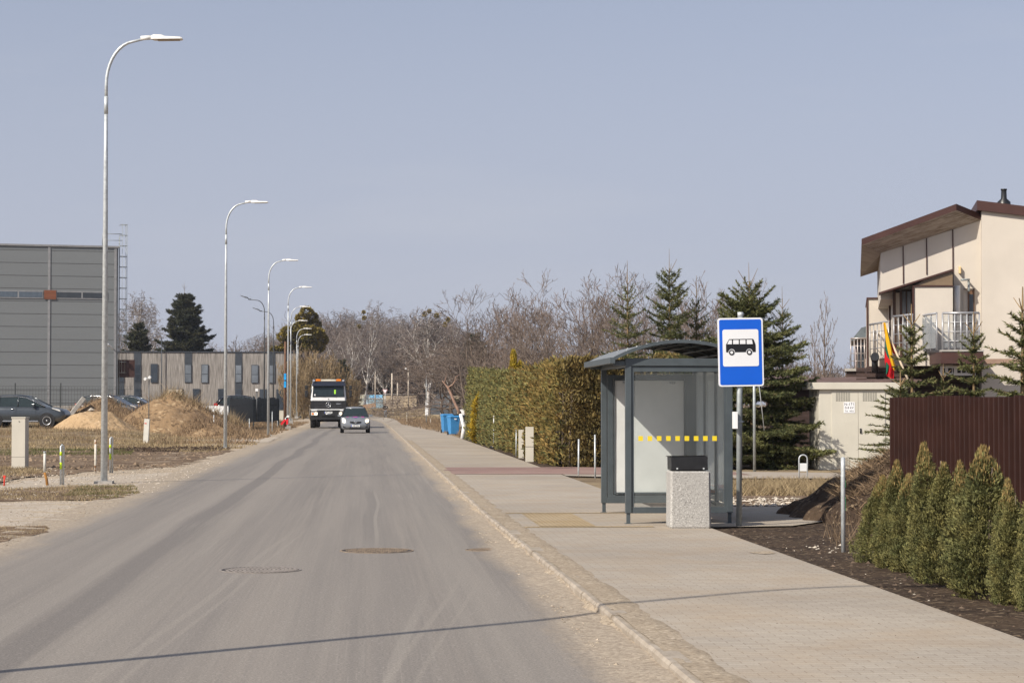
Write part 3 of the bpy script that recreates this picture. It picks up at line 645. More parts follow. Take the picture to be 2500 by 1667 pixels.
def shelter():
    X0, Y0, w, l = 3.48, 28.3, 1.36, 2.92
    t = thing('bus_shelter', 'anthracite steel and glass bus shelter with arched roof behind the concrete litter bin', 'bus shelter', (X0, Y0, .07))
    pw = .08
    for px, py in ((0, 0), (w, 0.0), (0, l), (w, l)):
        m = MB(); m.box(px-pw/2+.015, px+pw/2-.015, py-pw/2+.015, py+pw/2-.015, 0, .2); m.box(px-pw/2, px+pw/2, py-pw/2, py+pw/2, .14, 2.14)
        m.box(px-.05, px+.05, py-.05, py+.05, 0, .008)
        m.build('post', M_ANTH, t, bev=.004)
    for py in (l*.36, l*.69):
        m = MB(); m.box(w-.03, w+.03, py-.03, py+.03, .2, 2.15); m.build('post', M_ANTH, t, bev=.003)
    # ring beam
    m = MB(); m.box(-pw/2, w+pw/2, -.042, .042, 2.10, 2.20); m.build('gable_beam', M_ANTH, t, bev=.003)
    m = MB(); m.box(-pw/2, w+pw/2, l-.042, l+.042, 2.10, 2.20); m.build('gable_beam', M_ANTH, t, bev=.003)
    for x in (0, w): m = MB(); m.box(x-.037, x+.037, .044, l-.044, 2.09, 2.195); m.build('side_beam', M_ANTH, t, bev=.003)
    # near glass end: frame, pane, stickers
    m = MB(); m.box(.04, w-.04, -.024, .024, .14, .22); m.box(.04, .075, -.02, .02, .222, 2.09); m.box(w-.075, w-.04, -.02, .02, .222, 2.09); m.box(.075, w-.075, -.018, .018, 2.02, 2.09)
    m.build('end_frame', M_ANTH, t, bev=.002)
    p = MB().box(.076, w-.076, -.004, .004, .222, 2.02).build('glass_pane', M_GLASS, t)
    m = MB(); x0 = .135
    for i in range(9): x = x0+i*(w-.29)/8.6; m.box(x, x+.062, -.0085, -.0055, 1.10, 1.165)
    each(m, 'warning_sticker', M_YELLOW, p)
    # back wall glass with rails
    for a, b in ((.04, l*.36-.03), (l*.36+.03, l*.69-.03), (l*.69+.03, l-.04)):
        MB().box(w-.004, w+.004, a, b, .26, 2.08).build('glass_pane', M_GLASS, t)
    m = MB(); m.box(w-.02, w+.02, .04, l-.04, .14, .24); m.build('bottom_rail', M_ANTH, t, bev=.002)
    # far end: poster case
    f = MB(); d = .055
    f.box(.04, w-.02, l-d, l+d, .14, .22); f.box(.05, .13, l-d, l+d, .22, 2.02); f.box(w-.16, w-.04, l-d, l+d, .22, 2.02); f.box(.13, w-.16, l-d, l+d, 1.96, 2.02); f.box(.13, w-.16, l-d, l+d, .22, .27)
    f.box(.145, w-.175, l-d-.012, l-d, 1.935, 1.955); f.box(.14, .155, l-d-.012, l-d, .29, 1.95); f.box(w-.185, w-.17, l-d-.012, l-d, .29, 1.95); f.box(.145, w-.175, l-d-.02, l-d, .275, .30)
    fr = f.build('poster_case', M_ANTH, t, bev=.003)
    xs = np.linspace(.156, w-.186, 24); zs = np.linspace(.30, 1.935, 40); XX, ZZ = np.meshgrid(xs, zs)
    V = np.stack([XX, l-d+.012+.004*noise2(XX, ZZ, 3, 2), ZZ], -1).reshape(-1, 3); i = np.arange(XX.size).reshape(XX.shape); Q = np.stack([i[:-1, :-1], i[:-1, 1:], i[1:, 1:], i[1:, :-1]], -1).reshape(-1, 4)
    link('poster_sheet', indexed('poster_sheet', V, Q, M_POSTER), fr)
    MB().box(.13, w-.16, l-.006, l+.03, .27, 1.96).build('back_sheet', M_WHITE, fr)
    for x in (.32, w-.35):
        m = MB()
        for dx in (-.035, 0, .035): m.tube([(x+dx, l-d+.004, 1.915), (x+dx*.6, l-d-.001, 1.885)], .006, 6)
        m.box(x-.05, x+.05, l-d+.001, l-d+.008, 1.905, 1.915)
        m.build('poster_clip', M_GALVD, fr)
    # bench
    m = MB(); m.box(w-.40, w-.10, .55, l-.35, .385, .42); m.build('bench_seat', M_WOODR, t, bev=.006)
    for py in (.9, l-.75): m = MB(); m.box(w-.38, w-.03, py-.02, py+.02, .345, .384); m.tube([(w-.03, py, .2), (w-.3, py, .345)], .012, 6); m.build('bench_bracket', M_ANTH, t)
    # arched roof
    xa, xb, ya, yb = -.20, w+.26, -.14, l+.32; ze, zc = 2.205, 2.435; n = 22; xm = (xa+xb)/2; h = zc-ze; hw = (xb-xa)/2; R = (hw*hw+h*h)/(2*h); zc0 = zc-R
    arc = lambda u, dr=0: ((xm+(R+dr)*math.sin(u)), zc0+(R+dr)*math.cos(u)); A = math.asin(hw/R)
    for nm, y0, y1, dr0, dr1, mt in (('roof_sheet', ya, yb, 0, .008, M_ROOFP), ('roof_underside_shade', ya+.03, yb-.03, -.009, -.002, mat('matt_black_shade', (.012, .013, .014), .95, spec=.05))):  # second layer is an added black sheet: underside shade put into its colour
        poly = [arc(-A+2*A*i/n, dr1) for i in range(n+1)]+[arc(A-2*A*i/n, dr0) for i in range(n+1)]
        m = MB(); vs = [(x, y0, z) for x, z in poly]+[(x, y1, z) for x, z in poly]; k = len(poly)
        fs = [(i, (i+1) % k, (i+1) % k+k, i+k) for i in range(k)]+[(i, i+1, k-2-i, k-1-i) for i in range(n)]+[(i+k, k-1-i+k, k-2-i+k, i+1+k) for i in range(n)]
        m.add(vs, fs, 0, False); rs = m.build(nm, mt, t)
    for j, y in enumerate((ya-.002, .95, 1.95, yb-.038)):
        m = MB(); a0, b0 = -.032, (.012 if j in (0, 3) else -.002)
        poly = [arc(-A+2*A*i/n, b0) for i in range(n+1)]+[arc(A-2*A*i/n, a0) for i in range(n+1)]; k = len(poly)
        vs = [(x, y, z) for x, z in poly]+[(x, y+.04, z) for x, z in poly]
        m.add(vs, [(i, (i+1) % k, (i+1) % k+k, i+k) for i in range(k)]+[(i, i+1, k-2-i, k-1-i) for i in range(n)]+[(i+k, k-1-i+k, k-2-i+k, i+1+k) for i in range(n)]); m.build('roof_rib', M_ANTH, t)
    m = MB()
    for i in range(1, 9):
        u = -A+2*A*i/9; x, z = arc(u, -.020); m.box(x-.012, x+.012, ya+.05, yb-.05, z-.012, z+.010)
    each(m, 'purlin', M_ANTH, t)
    m = MB(); m.box(xa-.06, xa+.012, ya-.004, yb+.004, ze-.075, ze+.005); m.build('gutter', M_ANTH, t, bev=.004)
    m = MB(); m.box(xb-.01, xb+.05, ya-.004, yb+.004, ze-.06, ze+.004); m.build('roof_edge', M_ANTH, t, bev=.004)
    for y in (0., l):   # struts from posts to the roof edges
        m = MB(); m.box(xa, -.042, y-.025, y+.025, 2.105, 2.16); m.box(w+.042, xb, y-.025, y+.025, 2.105, 2.16); each(m, 'eave_bracket', M_ANTH, t)
    m = MB()
    for i in range(9):
        for x, z in (arc(-A+.10+i*.075, .012),):
            for y in (ya+.05, ya+1.1, yb-.1): m.tube([(x, y, z-.004), (x, y, z+.006)], .008, 6)
    each(m, 'roof_screw', M_GALV, t)
shelter()
# ---- bus stop sign
def bus_sign():
    b = grd(1804, 1286, .06)
    t = thing('bus_stop_sign', 'blue and white bus stop sign with black bus on galvanised post', 'sign', b, -.02)
    m = MB(); m.tube([(0, 0, -.1), (.012, 0, 1.6), (.028, 0, 2.74)], .037, 16); m.build('post', M_GALVD, t)
    m = MB(); m.tube([(.028, 0, 2.74), (.028, 0, 2.80)], .038, 16); m.build('post_cap', M_GALV, t)
    W2, H = .3, .893; z0 = 1.83; M = Matrix.Translation((.03, -.052, z0)) @ Matrix.Rotation(math.radians(-1.0), 4, 'Y') @ Matrix.Rotation(math.radians(3), 4, 'Z')
    pl = MB(); pl.prism(rrect(-W2, W2, 0, H, .035), -.002, .010, M=M); P = pl.build('sign_plate', M_SIGNW, t, bev=.001)
    MB().prism(rrect(-W2+.021, W2-.021, .021, H-.021, .024), -.0045, -.0022, M=M).build('blue_field', M_BLUE, P)
    MB().prism(rrect(-.238, .238, .262, .742, .026), -.0075, -.0048, M=M).build('white_field', M_SIGNW, P)
    MK = mat('black_symbol', (.012, .012, .014), .5, var=.02)
    k = MB(); cx, bz = 0.0, .415      # bus body outline, seen from its left
    body = [(-.195, .445), (-.195, .545), (-.157, .612), (-.150, .618), (.160, .618), (.172, .612), (.197, .545), (.198, .450), (.190, .442), (.155, .442)]
    # wheel arches cut into the outline
    def arch(x): return [(x+.045*math.cos(a), .446+.045*math.sin(a)) for a in np.linspace(0, PI, 9)]
    out = [(-.19, .446), (-.195, .452), (-.195, .545), (-.157, .610), (-.148, .618), (.162, .618), (.172, .610), (.197, .545), (.198, .452), (.192, .446)]+arch(.112)+arch(-.122)
    k.prism(out, -.0100, -.0078, M=M); S_ = k.build('bus_symbol', MK, P)
    wn = MB()
    for q in ([(-.178, .552), (-.116, .552), (-.116, .606), (-.152, .606)], [(-.100, .552), (-.026, .552), (-.026, .606), (-.100, .606)], [(-.010, .552), (.064, .552), (.064, .606), (-.010, .606)], [(.080, .550), (.160, .550), (.150, .606), (.080, .606)]): wn.prism(q, -.0125, -.0103, M=M)
    each(wn, 'bus_window', M_SIGNW, S_)
    for x in (-.122, .112):
        w = MB(); c = [(x+.036*math.cos(a), .444+.036*math.sin(a)) for a in np.linspace(0, 2*PI, 25)[:-1]]; w.prism(c, -.0126, -.0104, M=M); h = w.build('bus_wheel', MK, S_)
        MB().prism([(x+.019*math.cos(a), .444+.019*math.sin(a)) for a in np.linspace(0, 2*PI, 21)[:-1]], -.0148, -.0128, M=M).build('hub', M_SIGNW, h)
    m = MB()
    for z in (2.05, 2.62): m.box(-.045, .10, -.039, -.030, z-.02, z+.02); m.box(-.03, .09, .034, .045, z-.02, z+.02)
    each(m, 'clamp', M_GALV, t)
    m = MB(); m.box(-.086, -.034, -.16, -.012, 1.28, 1.50); tb = m.build('timetable_box', M_WHITE, t, bev=.004)
    m = MB(); m.box(-.045, .05, -.042, .042, 1.36, 1.385); m.tube([(.05, 0, 1.372), (.075, 0, 1.372)], .006, 6); m.build('box_clamp', M_GALVD, t)
bus_sign()
# ---- litter bin
def litter_bin():
    M_EXP = speckle('exposed_aggregate', (.40, .385, .36), (.16, .15, .14), (.66, .64, .60), 110, .9, (.37, .355, .33), .5, 2, .9, .006)
    t = thing('litter_bin', 'square exposed aggregate concrete litter bin with black metal hood, in front of the bus shelter', 'bin', (4.15, 27.4, .07), -.03)
    m = MB(); a, b, c = .262, .256, .024
    ring = lambda r, z: [(x, y, z) for x, y in ((-r+c, -r), (r-c, -r), (r, -r+c), (r, r-c), (r-c, r), (-r+c, r), (-r, r-c), (-r, -r+c))]
    m.loft([ring(a-.012, -.01), ring(a, .02), ring(b, .715), ring(b-.012, .73), ring(b-.07, .731), ring(b-.075, .60)], sm=False, cap=False); m.f.append(tuple(range(8))); m.m.append(0); m.s.append(False)
    m.build('concrete_body', M_EXP, t)
    h = MB(); h.box(-.235, .235, -.232, .22, .745, .915); h.build('hood', M_BLACK, t, bev=.004, rot=(0, math.radians(-.8), 0))
    h = MB(); h.box(-.245, .242, -.245, .235, .918, .926); h.build('lid', M_BLACK, t, rot=(math.radians(-1), math.radians(-1), 0))
    h = MB()
    for x in (-.17, .17): h.tube([(x, -.234, .765), (x, -.24, .765)], .012, 8)
    each(h, 'bolt', M_GALV, t)
    MB().box(-.18, .18, -.18, .18, .60, .74).build('liner', M_BLACK, t)
litter_bin()
# ---- electrical kiosk
M_CREAM = mat('cream_kiosk_paint', (.55, .52, .44), .5, var=.04, scale=2)
def kiosk():
    b = grd(2000.6, 1150, .02); W_, Dp, H = 2.03, 1.75, 2.02
    t = thing('electrical_kiosk', 'cream metal electrical kiosk with double doors between big spruce and brown fence', 'kiosk', b, -TH)
    m = MB(); m.box(0, W_, 0, Dp, 0, H); m.build('body', M_CREAM, t, bev=.01)
    m = MB(); m.box(-.17, W_+.12, -.10, Dp+.1, H-.01, H+.16); rf = m.build('roof', M_CREAM, t, bev=.008)
    MB().box(-.175, -.171, -.06, .3, H+.01, H+.13).build('roof_joint', M_GALVD, rf)
    MS = mat('kiosk_slot_shadow', (.09, .085, .07), .8)
    MB().box(-.012, W_+.012, -.012, Dp+.012, -.1, .05).build('plinth', M_CEM, t)
    dr = [(.37*.0+.30, .95), (.955, 1.70)]
    for i, (x0, x1) in enumerate(((.385-.08, .955), (.962, 1.62))):
        m = MB(); m.box(x0, x1, -.022, -.002, .06, H-.05); d = m.build('door', M_CREAM, t, bev=.004)
        v = MB(); cx = (x0+x1)/2-.05
        for z0 in (.12, 1.72):
            for r in range(10):
                for c in range(6): v.box(cx-.17+c*.06, cx-.17+c*.06+.045, -.0245, -.0225, z0+r*.023, z0+r*.023+.010)
        v.build('vent_slots', MS, d)['kind'] = 'stuff'
        if i: m = MB(); m.box(x0+.03, x0+.07, -.04, -.024, .93, 1.05); m.tube([(x0+.05, -.045, 1.03), (x0+.05, -.055, .95)], .012, 8); m.build('handle', M_BLACK, d)
    m = MB(); m.box(.60, .87, -.030, -.0235, 1.43, 1.70); n = m.build('notice', M_SIGNW, t)
    MK = MATS['black_symbol']
    for s, z, sz in (('N-171', 1.645, .095), ('0,4 kV', 1.56, .085), ('Tel. 1852', 1.475, .058)): text('lettering', s, sz, MK, n, frontM(.735, -.0315, z), .0005)
    m = MB(); m.box(-.012, -.001, .12, 1.55, .06, H-.05); sd = m.build('side_door', MATS['cream_kiosk_paint'], t)
    v = MB()
    for z0 in (.12, 1.75):
        for r in range(10):
            for y in (.25, .85): v.box(-.0145, -.0125, y, y+.3, z0+r*.023, z0+r*.023+.010)
    v.build('vent_slots', MS, sd)['kind'] = 'stuff'
    return t
kiosk()
# ---- brown profiled fence
M_BROWN = mat('brown_profiled_steel', (.036, .0145, .0105), .45, .0, var=.18, scale=2.5, spec=.35)
def fence():
    p0 = at(2176, 969, 28.0); dcam = Vector((.232, -.972)); d = (_R*dcam.x+_FH*dcam.y).normalized(); nrm = Vector((-d.y, d.x, 0)); nrm = nrm if nrm.dot(Vector((-1, -.3, 0))) > 0 else -nrm
    t = thing('metal_fence', 'tall dark brown corrugated metal fence behind the young thuja bushes', 'fence', (p0.x, p0.y, 0)); zt = p0.z
    L = 1.16; npr = 9; pit = L/npr; prof = [(0, 0), (.30, 0), (.38, .045), (.64, .045), (.72, 0)]
    for k in range(11):
        pts = []
        for i in range(npr):
            for a, h in prof: pts.append((i*pit+a*pit, h))
        pts.append((L, 0)); zz = zt-.002*k+(.012 if k % 2 else 0)+random.uniform(-.006, .006)
        vs = []
        for a, h in pts:
            q = d*(k*(L+.016)+a)+nrm*h; vs += [(q.x, q.y, .10), (q.x, q.y, zz)]
        m = MB(); m.add(vs, [(2*i, 2*i+1, 2*i+3, 2*i+2) for i in range(len(pts)-1)]); o = m.build('fence_sheet', M_BROWN, t, fix=False)
        so_ = o.modifiers.new('sol', 'SOLIDIFY'); so_.thickness = .0015
    for k in range(0, 12, 2):
        q = d*k*(L+.012)-nrm*.05; MB().box(q.x-.03, q.x+.03, q.y-.03, q.y+.03, -.3, zt-.03).build('post', M_BROWN, t)
    rb = MB()
    for z in (.5, zt-.28):
        a, b_ = -nrm*.015, d*11*(L+.012)-nrm*.015; rb.add([(a.x, a.y, z), (b_.x, b_.y, z), (b_.x, b_.y, z+.05), (a.x, a.y, z+.05)], [(0, 1, 2, 3)])
    rb.build('rail', M_BROWN, t, fix=False)
    sc_ = MB()
    for k in range(11*npr):
        q = d*(k*pit*1.0103+.5*pit)+nrm*.036; sc_.box(q.x-.007, q.x+.007, q.y-.007, q.y+.007, zt-.28, zt-.266)
    sc_.build('fence_screws', M_BROWN, t)['kind'] = 'stuff'
fence()
# ---- bent steel hoops
def hoop(px, py, h, w, rz, r, label, plate=False, z=.055):
    b = grd(px, py, z); t = thing('steel_hoop', label, 'hoop barrier', b, rz, 'bent galvanised steel hoops')
    R_ = w/2; pts = [(-R_, 0, -.1), (-R_, 0, h-R_)]+[(R_*math.cos(a), 0, h-R_+R_*math.sin(a)) for a in np.linspace(PI, 0, 11)][1:]+[(R_, 0, -.1)]
    MB().tube(pts, r, 12).build('hoop_tube', M_GALV, t)
    if plate: MB().box(-R_+r, R_-r, -.006, .006, h-.33, h-.17).build('plate', M_WHITE, t, bev=.002)
    else:
        mg = mat('green_chalk_mark', (.02, .35, .12), .7)
        MB().box(-R_-r*.3, -R_+r*.3, -r-.0025, -r-.0005, .45, .60).box(-R_-r*.3, -R_+r*.3, -r-.0025, -r-.0005, .7, .78).build('paint_mark', mg, t)
hoop(2059, 1346, 1.005, .17, math.radians(78), .024, 'galvanised steel hoop standing in dark soil at the pavement edge by the thujas')
hoop(1961, 1182, .60, .17, 0, .014, 'thin steel hoop with a white plate in front of the kiosk', True, .03)
# ---- slim posts on the right
def slimpost(px, py, h, label, z=.05, r=.018, m=None, name='steel_post', extra=None, grp='slim steel marker posts'):
    b = grd(px, py, z); t = thing(name, label, 'post', b, 0, grp); MB().tube([(0, 0, -.1), (random.uniform(-.01, .01), 0, h)], r, 10).build('post_tube', m or M_GALV, t)
    if extra: extra(t, h)
    return t
slimpost(1412, 1164, .84, 'left one of two thin steel posts just left of the shelter')
slimpost(1453, 1167, .95, 'right one of two thin steel posts just left of the shelter')
slimpost(1260, 1114, .84, 'slim steel post beside the small gas cabinet by the hedge')
def foot(t, h): MB().tube([(0, 0, 0), (0, 0, .09)], .13, 16).build('rubber_foot', M_BLACK, t)
slimpost(1205, 1094, 1.2, 'white post in a round black foot before the hedge', extra=foot, m=M_WHITE)
def guy(t, h):
    MB().tube([(.02, 0, h-.02), (.24, 0, 1.0)], .012, 6).build('brace', M_GALV, t); MB().box(-.06, .06, -.03, .03, h-.65, h-.62).build('clamp', M_GALV, t)
slimpost(1842, 1153, 3.0, 'tall slim pole in front of the big spruce right of the sign post', r=.035, m=M_GALVD, extra=guy, z=.03)
# ================================================================ STREET LAMPS
M_LAMPW = mat('white_luminaire', (.78, .77, .74), .4, var=.03)
M_LAMPD = mat('dark_lamp_steel', (.09, .095, .10), .5, .2, var=.1)
M_LED = mat('luminaire_lens', (.30, .24, .18), .3)
def lamp_parts(t, h, arm, m, mh, left=False, tilt=0):
    s = -1 if left else 1; r = 1.0
    MB().tube([(0, 0, -.3), (0, 0, h-2.6), (0, 0, h-1.5)], [.074, .045, .038], 14).build('pole', m, t)
    MB().tube([(0, 0, h-1.62), (0, 0, h-1.25)], .043, 14).build('collar', m, t)
    pts = [(0, 0, h-1.3), (0, 0, h-r)]+[(s*.62*(r-r*math.cos(a)), 0, h-r+(r-.07)*math.sin(a)) for a in np.linspace(.15, PI/2-.12, 9)]+[(s*arm, 0, h)]
    MB().tube(pts, [.034]*(len(pts)-3)+[.031, .029, .028], 12).build('arm', m, t)
    l = MB(); x0 = arm-.12; dz = tilt
    l.tube([(s*x0, 0, h-.002), (s*(x0+.24), 0, h+.02)], .048, 12)
    def ring(x, w, z0, z1): return [(s*x, -w, z0+dz*(x-x0)), (s*x, w, z0+dz*(x-x0)), (s*x, w*.9, z1+dz*(x-x0)), (s*x, -w*.9, z1+dz*(x-x0))]
    l.loft([ring(x0+.22, .06, h-.02, h+.05), ring(x0+.28, .13, h-.03, h+.065), ring(x0+.44, .15, h-.032, h+.06), ring(x0+.52, .15, h-.03, h+.03), ring(x0+.84, .14, h-.02, h+.02), ring(x0+.88, .12, h-.015, h+.005)], sm=False)
    L = l.build('luminaire', mh, t)
    l = MB(); l.loft([[(s*(x0+.36), -.12, h-.044+dz*.3), (s*(x0+.36), .12, h-.044+dz*.3), (s*(x0+.36), .12, h-.034+dz*.3), (s*(x0+.36), -.12, h-.034+dz*.3)], [(s*(x0+.82), -.11, h-.033+dz*.78), (s*(x0+.82), .11, h-.033+dz*.78), (s*(x0+.82), .11, h-.021+dz*.78), (s*(x0+.82), -.11, h-.021+dz*.78)]], sm=False); l.build('lens', M_LED, L)
    MB().box(-.19, .19, -.19, .19, -.2, .03).build('footing', M_CEM, t)
g_ = 'galvanised street lamps along the left side of the road'
L1 = thing('street_lamp', 'nearest and tallest galvanised street lamp, beside the left driveway', 'street lamp', grd(254, 1177, .02), .0, g_)
H1 = 9.40
lamp_parts(L1, H1, .84, M_GALV, M_LAMPW)
lamps = [(550.5, 81.4, 0, 'second nearest galvanised street lamp, left of the mound end'), (655, 114.5, .02, 'third galvanised street lamp from the camera, before the dark slat fence'),
         (703, 144, .2, 'fourth galvanised street lamp, right of the blue box pole'), (709.5, 175, .3, 'fifth galvanised street lamp, its pole almost hidden behind the fourth'),
         (709.5, 204, .3, 'sixth galvanised street lamp, low arm below the fifth'), (724, 228, .4, 'seventh galvanised street lamp, left of the truck'), (727, 248, .4, 'farthest galvanised street lamp, just left of the truck')]
for px, Y, z, lab in lamps:
    q = at(px, 1000, Y); dup(L1, (q.x, q.y, z), 0, lab, g_)
dup(L1, (-5.15, 11.1, .02), 0, 'galvanised street lamp left of the frame that casts the long foreground shadow', g_)
D1 = thing('parking_lamp', 'dark street lamp with arm pointing left, taller of the pair behind the slat fence', 'street lamp', (0, 0, 0), 0, 'dark parking lamps')
lamp_parts(D1, 9.4, 1.2, M_LAMPD, M_LAMPD, True, .38)
for k, (px, Y, zt, lab) in enumerate(((646, 172, 728, None), (668, 199, 757, 'dark street lamp with arm pointing left, shorter one just right of the other'))):
    q = at(px, zt, Y); o = D1 if k == 0 else dup(D1, label=lab); o.location = (q.x, q.y, q.z-9.4-.1)
# ================================================================ NEAR PLANTS AND MOUND
th1 = thuja_parts(5, .92, .27, tops=1, ncl=3600, L=.026, w=.0052, p=1.1); th2 = thuja_parts(9, 1.15, .30, tops=2, ncl=5000, L=.026, w=.0052, p=1.15); th3 = thuja_parts(14, 1.2, .31, tops=3, ncl=5600, L=.026, w=.0052, p=1.1)
thu = [(21.55, .96, 0, 'leftmost young thuja bush of the row, next to the steel hoop'), (20.85, 1.16, 1, 'second thuja bush from the left, double crowned'), (20.25, 1.02, 0, 'third thuja bush from the left, small and narrow'),
       (19.0, 1.38, 1, 'fourth thuja bush, with the tallest rusty tips in the row'), (18.3, 1.22, 2, 'fifth thuja bush with three leaders beside the tallest'), (17.55, 1.36, 0, 'sixth thuja bush, tall slim with a thin rusty spire'),
       (16.95, 1.10, 1, 'seventh thuja bush, broad, near the right edge'), (16.35, 1.15, 2, 'eighth thuja bush, cut by the right edge'), (15.6, 1.15, 1, 'ninth thuja bush, beyond the right edge'), (14.9, 1.2, 2, 'tenth thuja bush, beyond the right edge')]
for i, (y, h, k, lab) in enumerate(thu):
    p = (th1, th2, th3)[k]; h0 = (1.0, 1.25, 1.3)[k]; s = h/h0*.97
    sw = 1.02+.12*math.sin(i*2.1)
    plant('thuja_bush', lab, 'thuja bush', p, (5.2+.06*math.sin(i*3.7), y-.12, .04), i*1.9, 'row of young thuja bushes', (s*sw if k else s*1.1, s*sw if k else s*1.1, s))
# mound with dry grass
MC = at(2120, 1100, 29.0)
def moundz(cx, cy, H, rx, ry, seed, p=1.4):
    def f(X, Y):
        d = np.sqrt(((X-cx)/rx)**2+((Y-cy)/ry)**2)*(1+.26*noise2(X, Y, 1.6, seed)+.08*noise2(X, Y, 5, seed)); return H*np.clip(1-d, 0, 1)**.8*(1+.12*noise2(X, Y, 2.3, seed))+(.05*noise2(X, Y, 5, seed)+.03*noise2(X, Y, 13, seed))*np.clip(3*(1-d), 0, 1)-.02
    return f
mzf = lambda X, Y: np.maximum(moundz(7.35, 29.5, .98, 1.35, 2.0, 3)(X, Y), moundz(6.75, 30.0, .50, .75, 1.2, 5)(X, Y))+.04
m_o = link('mound', grid('mound', np.linspace(4.3, 8.4, 90), np.linspace(25.5, 33.6, 110), mzf, M_SOIL)); tag(m_o, 'low earth mound with dry grass on its lit side between kiosk and thujas', 'earth mound')
def onf(x, y, f): return np.stack([x, y, f(x, y)], 1)
x, y = scatter([(6.35, 26.8), (8.6, 26.8), (8.6, 31.5), (7.3, 31.3), (6.5, 29.6)], 11000); P = onf(x, y, mzf); P = P[P[:, 2] > .12]
tag(link('dry_grass', fast('dry_grass', blades(P, RNG.uniform(.03, .13, len(P)), .006, 1.3), 3, M_DRYB)), 'tangled dry grass covering the earth mound', None, None, 'stuff')
x, y = scatter([(4.6, 28.5), (5.6, 28.5), (5.7, 26), (4.9, 25.6)], 500); P = onf(x, y, lambda a, b: a*0+.05)
# brittle weeds left of thujas
x, y = scatter([(5.25, 23.6), (5.7, 23.6), (5.9, 25.6), (5.5, 25.6)], 110); P = onf(x, y, lambda a, b: a*0+.05)
tag(link('weed_stalks', fast('weed_stalks', blades(P, RNG.uniform(.15, .5, len(P)), .0025, .4), 3, M_DRYB)), 'thin dry weed stalks beside the leftmost thuja', None, None, 'stuff')
# dry grass and stones right of the shelter
fld = [(4.6, 34.5), (7.2, 33), (10.5, 36), (10.5, 43.5), (6.2, 43.5), (4.7, 41)]
patch('earth_field', fld, .056, M_MUD, .1, .4)
x, y = scatter([(4.8, 37.5), (10.5, 36.5), (10.5, 43.3), (6.2, 43.3), (5, 41.5)], 9000, thr=-.25, sc=1.1); P = onf(x, y, lambda a, b: a*0+.05)
tag(link('dry_grass', fast('dry_grass', blades(P, RNG.uniform(.05, .2, len(P)), .008, .7), 3, M_DRY)), 'short dry grass between the shelter and the side path', None, None, 'stuff')
x, y = scatter([(4.9, 33.2), (7.3, 32.8), (8, 35.5), (5, 36.5)], 700); stones('stones', x, y, x*0+.07, .012, .06, None, 'pale broken stones behind the shelter')
x, y = scatter([(4.45, 10), (9, 10), (8, 22), (6.8, 27), (4.45, 27)], 2600); stones('soil_clods', x, y, x*0+.056, .006, .035, mat('soil_clods', (.04, .028, .02), .95, col2=(.14, .10, .07), island=.5, scale=3, world=True), 'soil clods and chips on the dark planting bed')
x, y = scatter([(4.45, 10), (8, 10), (7.5, 24), (4.45, 27)], 130); stones('stones', x, y, x*0+.056, .006, .018, None, 'small pale stones in the dark planting bed')
x, y = scatter([(4.9, 22.6), (5.5, 22.6), (5.5, 24), (4.9, 24)], 30); stones('stones', x, y, x*0+.062, .012, .035, None, 'little heap of chips at the foot of the steel hoop')
# gravel along both road edges
def gravel(poly, n, s0, s1, lab, z=.004):
    x, y = scatter(poly, n); x = x+vkx(x, y); return stones('gravel', x, y, x*0+z, s0, s1, mat('loose_gravel', (.20, .155, .11), .95, col2=(.50, .42, .32), island=.4, scale=6, world=True), lab)
gravel([(1.36, 9), (1.70, 9), (1.70, 45), (1.42, 45)], 8000, .003, .012, 'loose gravel along the right kerb')
gravel([(1.35, 9), (1.7, 9), (1.7, 40), (1.4, 40)], 220, .008, .022, 'scattered pebbles along the right kerb')
gravel([(-6.8, 20), (-4.1, 20), (-4.1, 60), (-6.8, 60)], 6000, .004, .018, 'loose gravel along the left road edge', .0)
gravel([(-11, 26), (-5.5, 27), (-6, 32), (-12, 31)], 1500, .005, .03, 'small stones on the left driveway', .006)
gravel([(-17, 45), (-6, 46), (-8, 58), (-20, 58)], 1300, .015, .07, 'stones in the brown earth on the left', .0)
x, y = scatter([(1.9, 9), (4.3, 9), (4.3, 34), (1.9, 34)], 240); stones('grit', x, y, x*0+.072, .002, .006, M_MUD, 'specks of grit on the pavement')
# ================================================================ MANHOLES
def manhole(px, py, r, lab, m, kind):
    b = grd(px, py, .0); t = thing('manhole_cover', lab, 'manhole cover', (b.x, b.y, .0), .3, 'cast iron manhole covers in the road')
    ri = MB(); c = lambda rr, z: [(rr*math.cos(a), rr*math.sin(a), z) for a in np.linspace(0, 2*PI, 49)[:-1]]
    mt2 = MATS['cast_iron_dusty'] if kind else MATS['rusty_iron']; ri.loft([c(r, .001), c(r, .006), c(r*.95, .006), c(r*.95, .001)], sm=False, cap=False); ri.build('ring', mt2, t)
    l = MB(); l.loft([c(r*.94, .001), c(r*.94, .003)], sm=False)
    l.build('lid', m, t)
    q = MB()
    if kind:
        for i in range(-8, 9):
            x = i*r*.105; y = math.sqrt(max(0, (r*.9)**2-x*x)); q.box(x-r*.024, x+r*.024, -y, -.01, .0031, .0085); q.box(x-r*.024+r*.05, x+r*.024+r*.05, .01, y*.96, .0031, .0075)
    else:
        for i in range(-8, 9):
            for j in range(-8, 9):
                if math.hypot(i, j) < 8.2 and (i+j) % 2: q.box(i*r*.1-r*.035, i*r*.1+r*.035, j*r*.1-r*.035, j*r*.1+r*.035, .0031, .009)
    q.build('tread_pattern', MATS['cast_iron_dusty'] if kind else MATS['rusty_iron'], t)
mat('cast_iron_dusty', (.25, .22, .195), .6, var=.2, scale=12); mat('rusty_iron', (.26, .20, .145), .8, var=.25, scale=12); mi_ = mat('iron_pit', (.05, .042, .038), .7, var=.3, scale=12)
